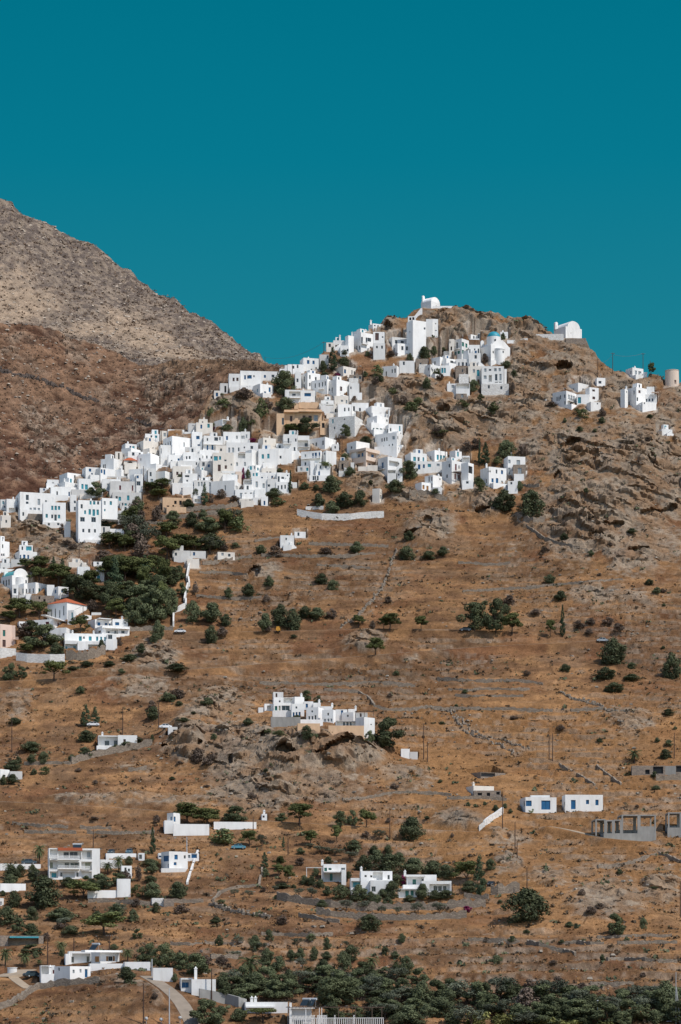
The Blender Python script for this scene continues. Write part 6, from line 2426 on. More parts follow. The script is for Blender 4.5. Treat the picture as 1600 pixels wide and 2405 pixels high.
    frame('frame', "grey unfinished concrete frame with open bays at the end of the dirt track", [(-.18, .02, .22, .82, 0), (.02, .17, .22, .78, 0), (.17, .33, .25, .8, 0), (.33, .67, .28, 1.0, 0), (.67, 1.0, .28, 1.0, .35)], .25)
    frame('frame2', "second grey concrete frame cut by the right frame edge", [(0, .55, .25, 1.0, .0), (.55, 1.0, .25, 1.0, .3)], .27)
    # pergola terrace in the foreground
    V = VV['terrace']; o = V.P; w, d = V.w, V.d
    r = empty("pergola_terrace", V.P, "white roof terrace with slatted pergola and white baluster railing at the lower edge", "roof terrace")
    m = MB(); seg(m, o, V.u, V.v, 0, w, .4, d, -6, -1.4, W); m.obj("wall", r)
    zt = V.h; fl = -1.2
    m = MB(); n = int(w / .42)
    for i in range(n + 1): seg(m, o, V.u, V.v, i * w / n - .07, i * w / n + .07, .06, .16, fl, zt * .43, W)
    seg(m, o, V.u, V.v, -.1, w + .1, 0, .24, zt * .43 + .002, zt * .43 + .14, W); seg(m, o, V.u, V.v, 0, w, .02, .22, fl - .2, fl, W); m.obj("railing", r)
    m = MB()
    seg(m, o, V.u, V.v, -.02 * w, w * 1.02, .8, .95, zt * .9, zt * .9 + .16, M['wood']); seg(m, o, V.u, V.v, -.02 * w, w * 1.02, d - .6, d - .45, zt * .9, zt * .9 + .16, M['wood'])
    for i in range(int(w / .8)): seg(m, o, V.u, V.v, i * .8, i * .8 + .07, .4, d, zt * .9 + .165, zt * .9 + .25, M['wood'])
    for a in (.0, .17, .34, .52, .70, .88, .985):
        for b in (.8, d - .6): seg(m, o, V.u, V.v, a * w, a * w + .14, b, b + .14, fl, zt * .9 - .002, M['wood'] if a > .5 else W)
    m.obj("pergola", r)
    for a0, a1 in ((.23, .28), (.30, .41), (.485, .50), (.69, .71)):
        m = MB()
        for i in range(16): seg(m, o, V.u, V.v, a0 * w, a1 * w, 3.0, 3.05, fl + .2 + i * .25, fl + .33 + i * .25, W)
        m.obj("slatted_screen", r)
    m = MB(); seg(m, o, V.u, V.v, .03 * w, .24 * w, 2.4, d - .1, fl, zt * .86, M['g']); seg(m, o, V.u, V.v, .0 * w, .27 * w, 1.6, d, zt * .86 + .002, zt * .86 + .35, W); seg(m, o, V.u, V.v, .0, .025 * w, 1.8, 2.8, fl, zt * 1.12, W); m.obj("stair_room", r)
    put_window(r, o + V.u * (.1 * w) - V.v * -2.37 + UP * fl, V.u, 2.0, 3.0, 'd', True)
    # water tank
    V = VV['tank']; m = MB(); c = V.P + V.u * V.w / 2 + V.v * V.w / 2; m.cyl(c, V.w / 2, V.w / 2, -1.2, V.h * .7, W, 24); m.cyl(c, V.w / 2 + .1, V.w / 2 + .1, V.h * .7, V.h * .7 + .15, W, 24)
    tag(m.obj("water_tank", origin=c), "round white water tank beside the dirt yard", "water tank")

# ---------------- dry stone walls: rows of rough stones following the ground
WALLS = [  # label | height m | thickness | material | region | points (zoom pixels)
    ("long dark field wall winding across the brown mountain flank", 2.0, 'd', (0, 400, 1.96), [(0, 922), (70, 940), (150, 955), (215, 975), (265, 995), (330, 1025), (400, 1055), (460, 1062)]),
    ("short dark field wall on the brown mountain flank near the town", 1.8, 'd', (0, 400, 1.96), [(575, 1140), (620, 1150), (660, 1170), (700, 1176)]),
    ("long weathered white field wall below the transformer kiosk", 2.6, 'y', (400, 1140, 2.6133), [(778, 183), (830, 196), (930, 212), (1010, 214), (1110, 212), (1190, 203), (1312, 196)]),
    ("short white wall above the long weathered white field wall", 1.4, 'y', (400, 1140, 2.6133), [(832, 150), (880, 150), (940, 148)]),
    ("white zigzag wall descending beside the pine grove", 2.1, 'y', (0, 1240, 3.2667), [(1465, 290), (1450, 350), (1440, 410), (1448, 460), (1432, 520), (1422, 580), (1420, 620), (1380, 640), (1330, 656), (1326, 700), (1326, 758)]),
    ("level stone wall with white coping above the road", 2.0, 's', (0, 1240, 3.2667), [(995, 790), (1100, 788), (1200, 788), (1330, 788)]),
    ("rough white garden wall below the pink house", 3.0, 'y', (0, 1330, 4.7515), [(180, 1052), (300, 1070), (420, 1078), (560, 1080), (725, 1075)]),
    ("stone terrace wall under the long terrace villa", 4.0, 's', (0, 1330, 4.7515), [(738, 1050), (860, 1050), (980, 1045), (1090, 1020), (1180, 985)]),
    ("curving stone wall below the flat-roofed road house", 2.6, 's', (0, 1550, 3.0154), [(508, 738), (600, 712), (700, 685), (800, 665), (900, 645), (1000, 625), (1080, 600)]),
    ("stone wall edge of the yard left of the road house", 1.2, 's', (0, 1550, 3.0154), [(170, 745), (280, 742), (400, 740), (500, 742)]),
    ("small stone pen wall in the field below the road house", 1.5, 's', (0, 1550, 3.0154), [(910, 790), (960, 785), (1040, 778)]),
    ("tumbled double field wall running down the right field", .8, 's', (1000, 1380, 2.6133), [(0, 735), (60, 745), (120, 760), (170, 800), (215, 845), (250, 890), (330, 920), (400, 945), (480, 985), (540, 1020)]),
    ("tumbled field wall beside the double wall on the right field", .7, 's', (1000, 1380, 2.6133), [(120, 745), (200, 800), (270, 870), (330, 905), (430, 930), (520, 955), (600, 985), (640, 1000)]),
    ("thick tumbled wall dropping across the far right field", 1.0, 's', (1000, 1380, 2.6133), [(830, 645), (900, 685), (980, 700), (1060, 720), (1120, 760), (1200, 758), (1290, 760)]),
    ("straight low wall slanting above the plain cube house", 1.1, 's', (1050, 1750, 2.851), [(750, 138), (810, 172), (870, 208), (930, 240), (985, 275)]),
    ("ragged terrace wall above the straight slanting wall", 1.1, 's', (1050, 1750, 2.851), [(1000, 150), (1050, 190), (1100, 225), (1160, 270)]),
    ("long terrace wall across the upper right fields", 1.4, 's', (1000, 1380, 2.6133), [(70, 570), (200, 578), (330, 582), (470, 580), (600, 585), (720, 600)]),
    ("terrace wall one level below the long upper right wall", 1.1, 's', (1000, 1380, 2.6133), [(140, 632), (260, 636), (400, 630), (520, 632), (640, 628)]),
    ("grey terrace wall crossing the middle of the right field", 1.3, 's', (1000, 1380, 2.6133), [(150, 748), (280, 750), (400, 755), (560, 755), (700, 762), (780, 762)]),
    ("short terrace wall right of the field middle", 1.2, 's', (1000, 1380, 2.6133), [(890, 762), (960, 758), (1040, 752), (1090, 745)]),
    ("faint terrace wall with gravel edge above the field middle", 1.0, 's', (1000, 1380, 2.6133), [(180, 668), (300, 674), (440, 672), (600, 672)]),
    ("terrace wall under the dark bush row right of the boulder", 1.4, 's', (1000, 980, 2.6133), [(560, 640), (640, 690), (720, 750), (800, 775), (900, 800), (1000, 830)]),
    ("grey terrace wall right of the great grey boulder", 2.6, 's', (1000, 980, 2.6133), [(560, 625), (600, 640), (660, 650), (730, 640)]),
    ("broken terrace wall below the great grey boulder", 1.2, 's', (1000, 980, 2.6133), [(200, 900), (330, 905), (440, 910), (520, 900)]),
    ("broken terrace wall far below the great grey boulder", 1.2, 's', (1000, 980, 2.6133), [(230, 1075), (350, 1070), (480, 1058), (600, 1055), (700, 1050)]),
    ("long thin path wall crossing the slope to the right rocks", 0.9, 's', (1000, 980, 2.6133), [(620, 1045), (760, 1035), (880, 1025), (1000, 1012), (1130, 1005), (1210, 1000)]),
    ("terrace wall just below the isolated hillside hut", 1.4, 's', (400, 1140, 2.6133), [(520, 350), (600, 335), (680, 330)]),
    ("long terrace wall right of the isolated hillside hut", 1.4, 's', (400, 1140, 2.6133), [(850, 365), (960, 368), (1080, 372), (1200, 375), (1340, 380)]),
    ("long terrace wall two levels below the isolated hut", 1.5, 's', (400, 1140, 2.6133), [(560, 438), (700, 440), (850, 445), (1000, 445), (1120, 438), (1260, 425)]),
    ("terrace wall left below the isolated hut", 1.6, 's', (400, 1140, 2.6133), [(200, 490), (300, 475), (420, 455), (500, 445)]),
    ("rubble terrace wall in the middle of the slope", 1.2, 's', (400, 1140, 2.6133), [(900, 495), (1000, 500), (1120, 505), (1230, 515)]),
    ("low terrace wall beside the round bushes on the slope", 1.1, 's', (400, 1140, 2.6133), [(180, 540), (280, 538), (380, 545), (470, 555)]),
    ("low terrace wall below the round bushes", 1.1, 's', (400, 1140, 2.6133), [(160, 685), (260, 690), (360, 700), (470, 700), (560, 690)]),
    ("tumbled stone gully running down the middle slope", 1.0, 's', (400, 1140, 2.6133), [(1390, 400), (1360, 470), (1330, 560), (1300, 640), (1250, 700), (1180, 780), (1110, 840), (1040, 880)]),
    ("stone terrace wall below the cellar of the lower town", 2.2, 's', (300, 940, 3.92), [(330, 1030), (420, 1028), (540, 1022), (660, 1018), (780, 1006), (900, 1000), (1010, 975)]),
    ("second stone terrace wall below the lower town", 2.2, 's', (300, 940, 3.92), [(280, 1100), (400, 1095), (520, 1085), (660, 1070), (800, 1055), (960, 1045)]),
    ("stone wall beneath the tall cypress pair", 1.6, 's', (850, 1000, 3.4844), [(1050, 500), (1120, 500), (1180, 498), (1270, 500), (1360, 505), (1450, 502)]),
    ("dark stone wall under the orange shuttered house", 2.2, 's', (850, 1000, 3.4844), [(390, 560), (460, 562), (530, 562), (600, 590), (700, 615)]),
    ("long stone terrace wall under the villa trio", 2.4, 's', (650, 1900, 3.136), [(0, 672), (80, 680), (160, 695), (270, 712), (400, 728), (560, 738), (720, 745), (900, 748), (1080, 745), (1250, 735), (1400, 725), (1540, 725)]),
    ("second long stone terrace wall below the olive row", 2.0, 's', (650, 1900, 3.136), [(290, 775), (400, 790), (560, 808), (700, 818), (860, 822), (1050, 818), (1230, 810), (1400, 800)]),
    ("terrace wall stub with pale face by the olive row", 1.6, 's', (650, 1900, 3.136), [(1380, 655), (1450, 660), (1560, 665)]),
    ("tumbled field wall left of the villa trio terraces", 1.3, 's', (350, 1870, 3.136), [(450, 805), (520, 825), (600, 845), (700, 870), (800, 885), (900, 895)]),
    ("thin field wall climbing right of the straight track", 1.0, 's', (350, 1870, 3.136), [(480, 780), (530, 720), (600, 690), (700, 675), (820, 665), (830, 600), (825, 545)]),
    ("dark field wall ending beside the broad field bush", 1.2, 's', (350, 1870, 3.136), [(1100, 890), (1200, 905), (1300, 925), (1400, 935)]),
    ("upper dry field wall above the guesthouse", 1.2, 's', (0, 1900, 3.136), [(90, 118), (180, 125), (300, 135), (400, 138), (500, 145)]),
    ("middle dry field wall above the guesthouse", 1.2, 's', (0, 1900, 3.136), [(180, 178), (320, 182), (460, 180), (560, 185)]),
    ("right dry field wall above the royal blue cottage", 1.2, 's', (0, 1900, 3.136), [(640, 182), (760, 186), (900, 190), (1040, 186), (1140, 180)]),
    ("short dry field wall below the pine house", 1.2, 's', (0, 1900, 3.136), [(590, 145), (700, 148), (820, 155)]),
    ("field wall beside the ruined sheepfold", 1.3, 's', (0, 1900, 3.136), [(650, 690), (760, 690), (880, 695), (1000, 705), (1110, 710)]),
    ("right field wall beside the ruined sheepfold", 1.2, 's', (0, 1900, 3.136), [(1280, 690), (1380, 692), (1500, 690)]),
    ("pale wall along the straight track by the blue cottage", 0.8, 'y', (350, 1870, 3.136), [(368, 415), (345, 480), (325, 540), (305, 600), (290, 650)]),
    ("curving retaining wall around the dirt yard", 1.8, 's', (0, 2150, 3.136), [(0, 700), (90, 665), (160, 625), (220, 580), (290, 545), (400, 525), (520, 515), (640, 505), (730, 500)]),
    ("concrete garden wall right of the flue pipe house", 2.2, 'k', (400, 2170, 2.6133), [(180, 455), (260, 470), (340, 490), (420, 512), (470, 520)]),
    ("white ramp wall climbing to the cube house road", 1.8, 'y', (1050, 1750, 2.851), [(215, 577), (255, 545), (300, 510), (340, 485), (378, 455)]),
    ("low stone wall under the stone farmhouse", 1.2, 's', (1050, 1750, 2.851), [(0, 365), (100, 362), (200, 360), (300, 365), (400, 372)]),
    ("rubble front wall of the ruined stable", 2.2, 's', (1050, 1750, 2.851), [(1400, 238), (1460, 236), (1520, 234), (1600, 232)]),
    ("stone embankment below the black car's parking", 3.0, 's', (1100, 1980, 3.136), [(165, 385), (220, 380), (300, 372), (380, 358)]),
    ("field wall on the knoll top by the right edge", 1.2, 's', (1100, 1980, 3.136), [(960, 190), (1060, 185), (1150, 165), (1230, 150), (1310, 120), (1390, 90)]),
    ("field wall slanting to the right frame edge", 1.2, 's', (1100, 1980, 3.136), [(1400, 90), (1480, 115), (1568, 150)]),
    ("dark field wall slanting across the lower right field", 1.2, 's', (1100, 1980, 3.136), [(430, 745), (520, 760), (600, 780), (700, 810), (780, 830)]),
    ("long terrace wall on the lower right field", 1.0, 's', (1100, 1980, 3.136), [(0, 720), (120, 725), (250, 728), (380, 735)]),
    ("upper pale terrace wall near the lone hillside tree", 0.9, 's', (1100, 1980, 3.136), [(950, 705), (1080, 698), (1200, 695), (1350, 690), (1500, 692)]),
    ("pale terrace wall below the lone hillside tree", 1.0, 's', (1100, 1980, 3.136), [(1100, 748), (1240, 745), (1380, 742), (1540, 742)]),
    ("third terrace wall below the lone hillside tree", 1.0, 's', (1100, 1980, 3.136), [(1030, 870), (1150, 868), (1300, 870), (1400, 880), (1540, 885)]),
    ("broken terrace wall left of the lone hillside tree", 1.0, 's', (1100, 1980, 3.136), [(680, 745), (800, 742), (900, 750), (1000, 745)]),
    ("narrow terrace wall above the bottom tree belt", 1.0, 's', (1100, 1980, 3.136), [(900, 1045), (1000, 1048), (1120, 1050), (1220, 1045)]),
    ("terrace wall above the great palm", 1.0, 's', (400, 2170, 2.6133), [(0, 130), (120, 135), (260, 130), (400, 128)]),
    ("terrace wall above the palm grove bushes", 1.0, 's', (400, 2170, 2.6133), [(560, 70), (700, 72), (860, 75), (1000, 72)]),
    ("terrace wall behind the great palm", 1.3, 's', (400, 2170, 2.6133), [(250, 215), (330, 212), (420, 215)]),
    ("cliff edge wall on the upper left crag", 1.4, 's', (0, 1000, 3.92), [(1050, 900), (1150, 905), (1250, 908), (1400, 905), (1560, 915)]),
    ("white coping wall left of the iron balcony house", 1.0, 'y', (1250, 720, 4.48), [(145, 995), (200, 995), (260, 998), (300, 1025), (340, 1055), (368, 1075)]),
    ("stony field wall climbing past the crag complex", 1.2, 's', (360, 1580, 2.24), [(900, 95), (1000, 100), (1080, 108), (1130, 140), (1160, 180), (1230, 200), (1330, 200), (1450, 185), (1560, 200)]),
    ("long field wall above the crag complex", 1.1, 's', (360, 1580, 2.24), [(560, 60), (700, 62), (860, 68), (1000, 62), (1150, 55), (1270, 60), (1380, 75)]),
    ("lower right field wall below the crag complex", 1.1, 's', (360, 1580, 2.24), [(1000, 675), (1120, 665), (1250, 640), (1380, 635), (1500, 640), (1568, 650)]),
]
M['d'] = mat_stone("dark_field_stone", (0.16, 0.12, 0.10), (0.09, 0.075, 0.065), (0.05, 0.04, 0.035), 1.2)
M['sw'] = mat_stone('drystone_masonry', (0.30, 0.245, 0.19), (0.19, 0.155, 0.12), (0.13, 0.10, 0.08), 1.5)
M['fs'] = mat_var("field_stone", (0.285, 0.235, 0.185), 0.95, 0.05, 0.45, 2.6, bump=.4)
def stone_wall(label, hgt, mk, pts):
    mat = {'s': M['fs'] if 'umbled' in label else M['sw'], 'd': M['d'], 'y': M['y'], 'k': M['k']}[mk]
    P = [at(*p) for p in pts]
    mb = MB(); hl = hgt
    nm, cat = ("dry_stone_wall", "stone wall") if mk in 'sd' else ("garden_wall", "wall")
    k = 1.0 if P[0].y < 1300 else 1.8
    for A, B in zip(P[:-1], P[1:]):
        d = B - A; L = math.hypot(d.x, d.y)
        if L < .3: continue
        u = Vector((d.x / L, d.y / L, 0)); v = Vector((-u.y, u.x, 0)); n = max(1, int(L / (0.6 * k)))
        if v.y < 0: v = -v
        if mk in 'yk' or (mk == 's' and 'umbled' not in label):                                   # a plastered wall: one run of masonry with an uneven top
            n = max(1, int(L / (2.5 if mk != 's' else .8)))
            for i in range(n):
                p, q = A + d * (i / n), A + d * ((i + 1) / n)
                lo = min(ground_at(p), ground_at(q)) - 1.0
                h0 = hl; h1 = hl = hgt * ((1 + .08 * RND.random()) if mk != 's' else RND.uniform(.62, 1.05))
                c = [p, q, q + v * .6, p + v * .6]
                b = [Vector((t.x, t.y, min(lo, p.z - 1))) for t in c]
                t = [Vector((c[0].x, c[0].y, p.z + h0)), Vector((c[1].x, c[1].y, q.z + h1)), Vector((c[2].x, c[2].y, q.z + h1)), Vector((c[3].x, c[3].y, p.z + h0))]
                mb.poly([b[0], b[1], t[1], t[0]], mat); mb.poly([b[2], b[3], t[3], t[2]], mat); mb.poly(t, mat); mb.poly([b[1], b[2], t[2], t[1]], mat); mb.poly([b[3], b[0], t[0], t[3]], mat)
            continue
        rows = max(1, round(hgt / .55))
        for i in range(n):
            c = A + d * ((i + .5 * RND.random()) / n); g = max(min(ground_at(c), c.z + 1.5), c.z - 2.5)
            for r_ in range(rows + (RND.random() < .3)):
                if r_ and RND.random() < .12: break
                a = RND.uniform(-.5, .5); uu = (u * math.cos(a) + v * math.sin(a)); vv = Vector((-uu.y, uu.x, 0)); ww = (UP + u * RND.uniform(-.14, .14) + v * RND.uniform(-.14, .14)).normalized()
                sx, sy, sz = RND.uniform(.3, .6) * k, RND.uniform(.22, .36) * k, RND.uniform(.2, .32) * k
                o = Vector((c.x, c.y, g)) + v * RND.uniform(-.25, .25) + u * RND.uniform(-.3, .3) + UP * (r_ * .5 - .1)
                t = RND.uniform(.72, .95)
                pts8 = [o + uu * (sx * e * (t if h else 1)) + vv * (sy * f * (t if h else 1)) + ww * (sz * (h * 2 - .6)) for h in (0, 1) for f in (-1, 1) for e in (-1, 1)]
                n0 = len(mb.v); mb.v += [tuple(q) for q in pts8]; kx = mb.mi(mat)
                for q in ((4, 5, 7, 6), (0, 1, 5, 4), (1, 3, 7, 5), (3, 2, 6, 7), (2, 0, 4, 6)): mb.f.append(tuple(n0 + j for j in q)); mb.m.append(kx)
    if mb.f: tag(mb.obj(nm, origin=P[0]), label, cat, "dry stone walls" if mk in 'sd' else None)
def ground_at(p):
    z = [l.zat(p.x, p.y) for l in LANDS if l.Y[0] < p.y < l.Y[-1]]
    return max(z) if z else p.z

# ---------------- roads
def mat_road(name, c): return mat_var(name, c, 0.95, 0.1, 0.14, 0.5, dirt=tuple(q * .75 for q in c), dirt_amt=.4)
M['asphalt'] = mat_road("worn_asphalt", (0.115, 0.105, 0.098))
M['dirt'] = mat_road("pale_dirt", (0.36, 0.28, 0.20))
M['conc'] = mat_road("pale_concrete_drive", (0.27, 0.22, 0.17))
ROADDEF = [
    ("upper_road", 'asphalt', 2.6, (0, 0, 1), [(-60, 1604), (0, 1602), (80, 1600), (160, 1594), (250, 1590), (350, 1580), (430, 1574), (520, 1569), (620, 1560), (720, 1552), (800, 1546), (880, 1541), (960, 1533), (1040, 1527), (1120, 1521), (1200, 1517), (1290, 1513), (1380, 1509), (1404, 1506)]),
    ("village_road", 'asphalt', 2.4, (0, 0, 1), [(330, 1484), (400, 1486), (470, 1488), (560, 1486), (650, 1485), (760, 1481), (850, 1478), (900, 1477), (1000, 1479), (1100, 1482), (1180, 1484)]),
    ("lower_road", 'asphalt', 2.6, (0, 0, 1), [(-60, 1881), (0, 1883), (80, 1886), (160, 1890), (250, 1895), (330, 1900), (420, 1906), (500, 1918), (600, 1930), (690, 1934), (780, 1936), (880, 1944), (960, 1950), (1040, 1953), (1120, 1954)]),
    ("dirt_track", 'dirt', 2.2, (1050, 1750, 2.851), [(700, 545), (790, 548), (860, 565), (920, 590), (980, 620), (1040, 636), (1160, 640), (1300, 645)]),
    ("concrete_drive", 'conc', 1.8, (0, 2150, 3.136), [(1420, 800), (1400, 720), (1370, 650), (1320, 580), (1240, 520), (1150, 470), (1080, 445)]),
    ("dirt_yard", 'dirt', 3.2, (0, 2150, 3.136), [(0, 452), (80, 440), (150, 415), (200, 398)]),
    ("dirt_path", 'dirt', 1.3, (0, 2150, 3.136), [(95, 452), (130, 495), (165, 535), (215, 538)]),
    ("villa_drive", 'dirt', 2.4, (1100, 1980, 3.136), [(150, 325), (230, 324), (330, 328), (420, 332), (490, 328)]),
]
def plan_roads():
    for nm, mk, hw, reg, pts in ROADDEF:
        f = T(*reg); P = [at(*f(*p)) for p in pts]
        # even out the run of the road
        Q = []
        for A, B in zip(P[:-1], P[1:]):
            n = max(1, int((B - A).length / 6))
            Q += [A + (B - A) * (i / n) for i in range(n)]
        Q.append(P[-1])
        for _ in range(6):
            Q = [Q[0]] + [(Q[i - 1] + Q[i] * 2 + Q[i + 1]) / 4 for i in range(1, len(Q) - 1)] + [Q[-1]]
        ROADS.append((Q, hw)); VV[nm] = Q
def build_roads():
    for nm, mk, hw, reg, pts in ROADDEF:
        Q = VV[nm]; mb = MB(); prev = None
        for i, p in enumerate(Q):
            d = Q[min(i + 1, len(Q) - 1)] - Q[max(i - 1, 0)]; n = Vector((-d.y, d.x, 0)).normalized()
            if n.y < 0: n = -n
            cur = (p - n * hw + UP * .02, p + n * hw + UP * .02, p - n * (hw + .15) - UP * .7)
            if prev:
                mb.poly([prev[0], cur[0], cur[1], prev[1]], M[mk]); mb.poly([prev[2], cur[2], cur[0], prev[0]], M[mk] if mk != 'asphalt' else M['fs'])
            prev = cur
        o = mb.obj(nm, origin=Q[0]); o["kind"] = "structure"

# ---------------- poles, wires, lamps
POLES = [  # label, region, x, ytop, ybase, crossarm
    ("wooden utility pole on the skyline above the upper street", (450, 780, 3.92), 1219, 88, 195, 1), ("wooden utility pole on the skyline at the end of the mountain ridge", (450, 780, 3.92), 677, 228, 352, 0),
    ("thin pole in front of the house below the skyline cube", (450, 780, 3.92), 928, 292, 515, 0), ("wooden pole before the rubble church front", (600, 880, 3.92), 928, 330, 528, 1),
    ("thin wooden pole on the bank between church and beige house", (600, 880, 3.92), 798, 555, 745, 0), ("wooden pole below the long sunlit end wall", (600, 880, 3.92), 1370, 640, 722, 0),
    ("tall pole beside the house row with turquoise shutters", (850, 1000, 3.4844), 683, 140, 285, 0), ("pole beside the white block on the left ridge", (300, 940, 3.92), 312, 255, 400, 1),
    ("thin pole by the white side-porch house", (300, 940, 3.92), 146, 605, 790, 0), ("thin pole on the ridge above the two-part house", (0, 1000, 3.92), 592, 395, 515, 0),
    ("thin pole below the tall turquoise shuttered house", (0, 1000, 3.92), 730, 1040, 1215, 0), ("skyline pole nearest the spur chapel cliff", (1250, 720, 4.48), 690, 548, 742, 0),
    ("skyline pole between the cliff and the grey-shuttered house", (1250, 720, 4.48), 848, 485, 697, 1), ("skyline pole beside the grey-shuttered house", (1250, 720, 4.48), 1167, 490, 745, 1), ("thin skyline pole in front of the small pine", (1250, 720, 4.48), 1242, 570, 732, 0),
    ("wooden pole in front of the red-roofed hall's shaded side", (0, 1330, 4.7515), 560, 385, 590, 0), ("wooden pole in front of the red-roofed hall's sunlit side", (0, 1330, 4.7515), 928, 430, 590, 1), ("short pole before the vaulted church's lower house", (0, 1330, 4.7515), 212, 285, 395, 0),
    ("tall wooden pole above the flat-roofed road house", (0, 1550, 3.0154), 870, 335, 528, 0), ("tall wooden pole left of the parked white car", (0, 1550, 3.0154), 1125, 295, 490, 0), ("tall wooden pole at the left end of the upper field", (0, 1550, 3.0154), 85, 425, 652, 0),
    ("tall wooden pole right of the crag complex", (360, 1580, 2.24), 1423, 272, 455, 0), ("short wooden pole below the crag complex end villa", (360, 1580, 2.24), 1443, 365, 470, 0),
    ("left pole of the pair in the right field", (1000, 1380, 2.6133), 758, 910, 1055, 0), ("right pole of the pair in the right field", (1000, 1380, 2.6133), 779, 895, 1062, 0), ("wooden pole by the right edge palm shrubs", (1000, 1380, 2.6133), 1526, 890, 1050, 0),
    ("wooden pole at the foot of the white ramp wall", (1050, 1750, 2.851), 372, 330, 560, 0), ("wooden pole on the bank below the cube houses", (1050, 1750, 2.851), 456, 515, 712, 0),
    ("wooden pole above the guesthouse roof", (0, 1900, 3.136), 688, 152, 285, 0), ("thin metal pole beside the royal blue cottage", (0, 1900, 3.136), 1377, 205, 330, 0), ("wooden pole beside the descending white wall", (350, 1870, 3.136), 768, 150, 255, 0),
    ("tall wooden pole below the conifers on the lower road", (650, 1900, 3.136), 834, -5, 215, 0), ("thin wooden pole above the villa trio path", (650, 1900, 3.136), 84, 215, 340, 0),
    ("wooden pole right of the great carob bush", (1100, 1980, 3.136), 433, 180, 375, 0), ("short pole above the broad rocks on the right", (1100, 1980, 3.136), 360, -20, 110, 0), ("wooden pole at the right frame edge", (1100, 1980, 3.136), 1562, 280, 560, 0),
    ("tall wooden pole in front of the bungalow's left palms", (0, 2150, 3.136), 352, 125, 365, 0), ("tall wooden pole behind the bungalow", (0, 2150, 3.136), 806, 140, 258, 1), ("thin wooden pole between the bungalow and the teal-beamed hut", (0, 2150, 3.136), 545, 165, 265, 0),
    ("thin wooden pole on the dry slope below the lower house", (0, 2150, 3.136), 1058, 500, 810, 0), ("grey metal post on the dry slope beside the drive", (0, 2150, 3.136), 1248, 535, 820, 0), ("concrete post at the end of the bungalow terrace", (0, 2150, 3.136), 1120, 320, 450, 0),
    ("tall wooden pole right of the flue pipe house", (400, 2170, 2.6133), 254, 272, 470, 0),
]
def build_poles():
    M['polew'] = mat_var("creosoted_pole", (0.085, 0.055, 0.042), 0.9, 0.1, .2, 3)
    for lb, reg, x, yt, yb, arm in POLES:
        f = T(*reg); (px, pb), (_, pt) = f(x, yb), f(x, yt)
        P = at(px, pb); h = (pb - pt) / ppm(P)
        mt = M['metal'] if 'metal' in lb or 'concrete' in lb else M['polew']
        r = empty("utility_pole", P, lb, "utility pole", "utility poles on the hillside")
        m = MB(); m.tube(P - UP * .8, P + UP * h, .17, .11, mt, 7); m.obj("post", r)
        if arm:
            m = MB(); m.box(P, X1, Y1, UP, -.9, .9, -.22, -.12, h - .5, h - .36, mt)
            for a in (-.8, -.3, .3, .8): m.cyl(P + X1 * a + Y1 * -.17, .05, .04, h - .36, h - .2, M['metal'], 6)
            m.obj("crossarm", r)
    def cable(lb, reg, a, b, sag):
        f = T(*reg); A0, B0 = at(*f(a[0], a[2])), at(*f(b[0], b[2]))
        A = A0 + UP * ((f(0, a[2])[1] - f(0, a[1])[1]) / ppm(A0)); B = B0 + UP * ((f(0, b[2])[1] - f(0, b[1])[1]) / ppm(B0))
        m = MB(); n = 14; p = A
        for i in range(1, n + 1):
            t = i / n; q = A + (B - A) * t - UP * (sag * 4 * t * (1 - t)); m.tube(p, q, .05, .05, M['iron'], 4); p = q
        tag(m.obj("power_cable", origin=A), lb, "power cable")
    cable("dark cable sagging across the sky between the two skyline poles", (450, 780, 3.92), (677, 230, 352), (1219, 92, 195), 3.2)
    cable("short dark cable between the red-roofed hall's two poles", (0, 1330, 4.7515), (560, 395, 590), (928, 435, 590), 2.6)
    cable("upper cable between the right skyline poles", (1250, 720, 4.48), (848, 505, 697), (1167, 492, 745), 1.0)
    cable("cable from the cliff pole to the middle skyline pole", (1250, 720, 4.48), (690, 575, 742), (848, 507, 697), 1.5)
    def lamp(lb, reg, x, yt, yb, globe):
        f = T(*reg); (px, pb), (_, pt) = f(x, yb), f(x, yt); P = at(px, min(pb, 2404.0)); P = P + UP * 0; h = (pb - pt) / ppm(P)
        r = empty("street_lamp", P, lb, "street lamp", "street lamps")
        m = MB(); m.tube(P - UP * .5, P + UP * h, .07, .05, M['metal'], 8); m.obj("post", r)
        m = MB(); c = P + UP * h
        if globe:
            for i in range(6):
                t0, t1 = -math.pi / 2 + i * math.pi / 6, -math.pi / 2 + (i + 1) * math.pi / 6
                m.cyl(c, .42 * math.cos(t0) + .01, .42 * math.cos(t1) + .01, .42 * math.sin(t0), .42 * math.sin(t1), M['frame'], 14, cap=False)
        else:
            m.cyl(c, .12, .3, -.25, .05, M['frame'], 10); m.cyl(c, .34, .12, .052, .16, M['metal'], 10)
        m.obj("lamp_head", r, smooth_=globe)
    lamp("slim street lamp post before the bottom tree belt", (1100, 1980, 3.136), 952, 1178, 1345, 0)
    lamp("globe lamp at the lower edge left of the drive", (0, 2150, 3.136), 1078, 778, 815, 1)
    lamp("globe lamp at the lower edge beside the grey post", (0, 2150, 3.136), 1188, 785, 815, 1)
    lamp("globe lamp at the lower edge on the drive side", (0, 2150, 3.136), 1327, 772, 815, 1)
    # sailing boat mast at the right edge
    f = T(1100, 1980, 3.136); P = at(f(1530, 0)[0], 2404); h = (2404 - f(0, 950)[1]) / ppm(P)
    r = empty("boat_mast", P, "pale metal sailing boat mast with furled sail at the lower right edge", "boat mast")
    m = MB(); m.tube(P - UP * 2, P + UP * h, .1, .07, M['metal'], 8); m.obj("spar", r)
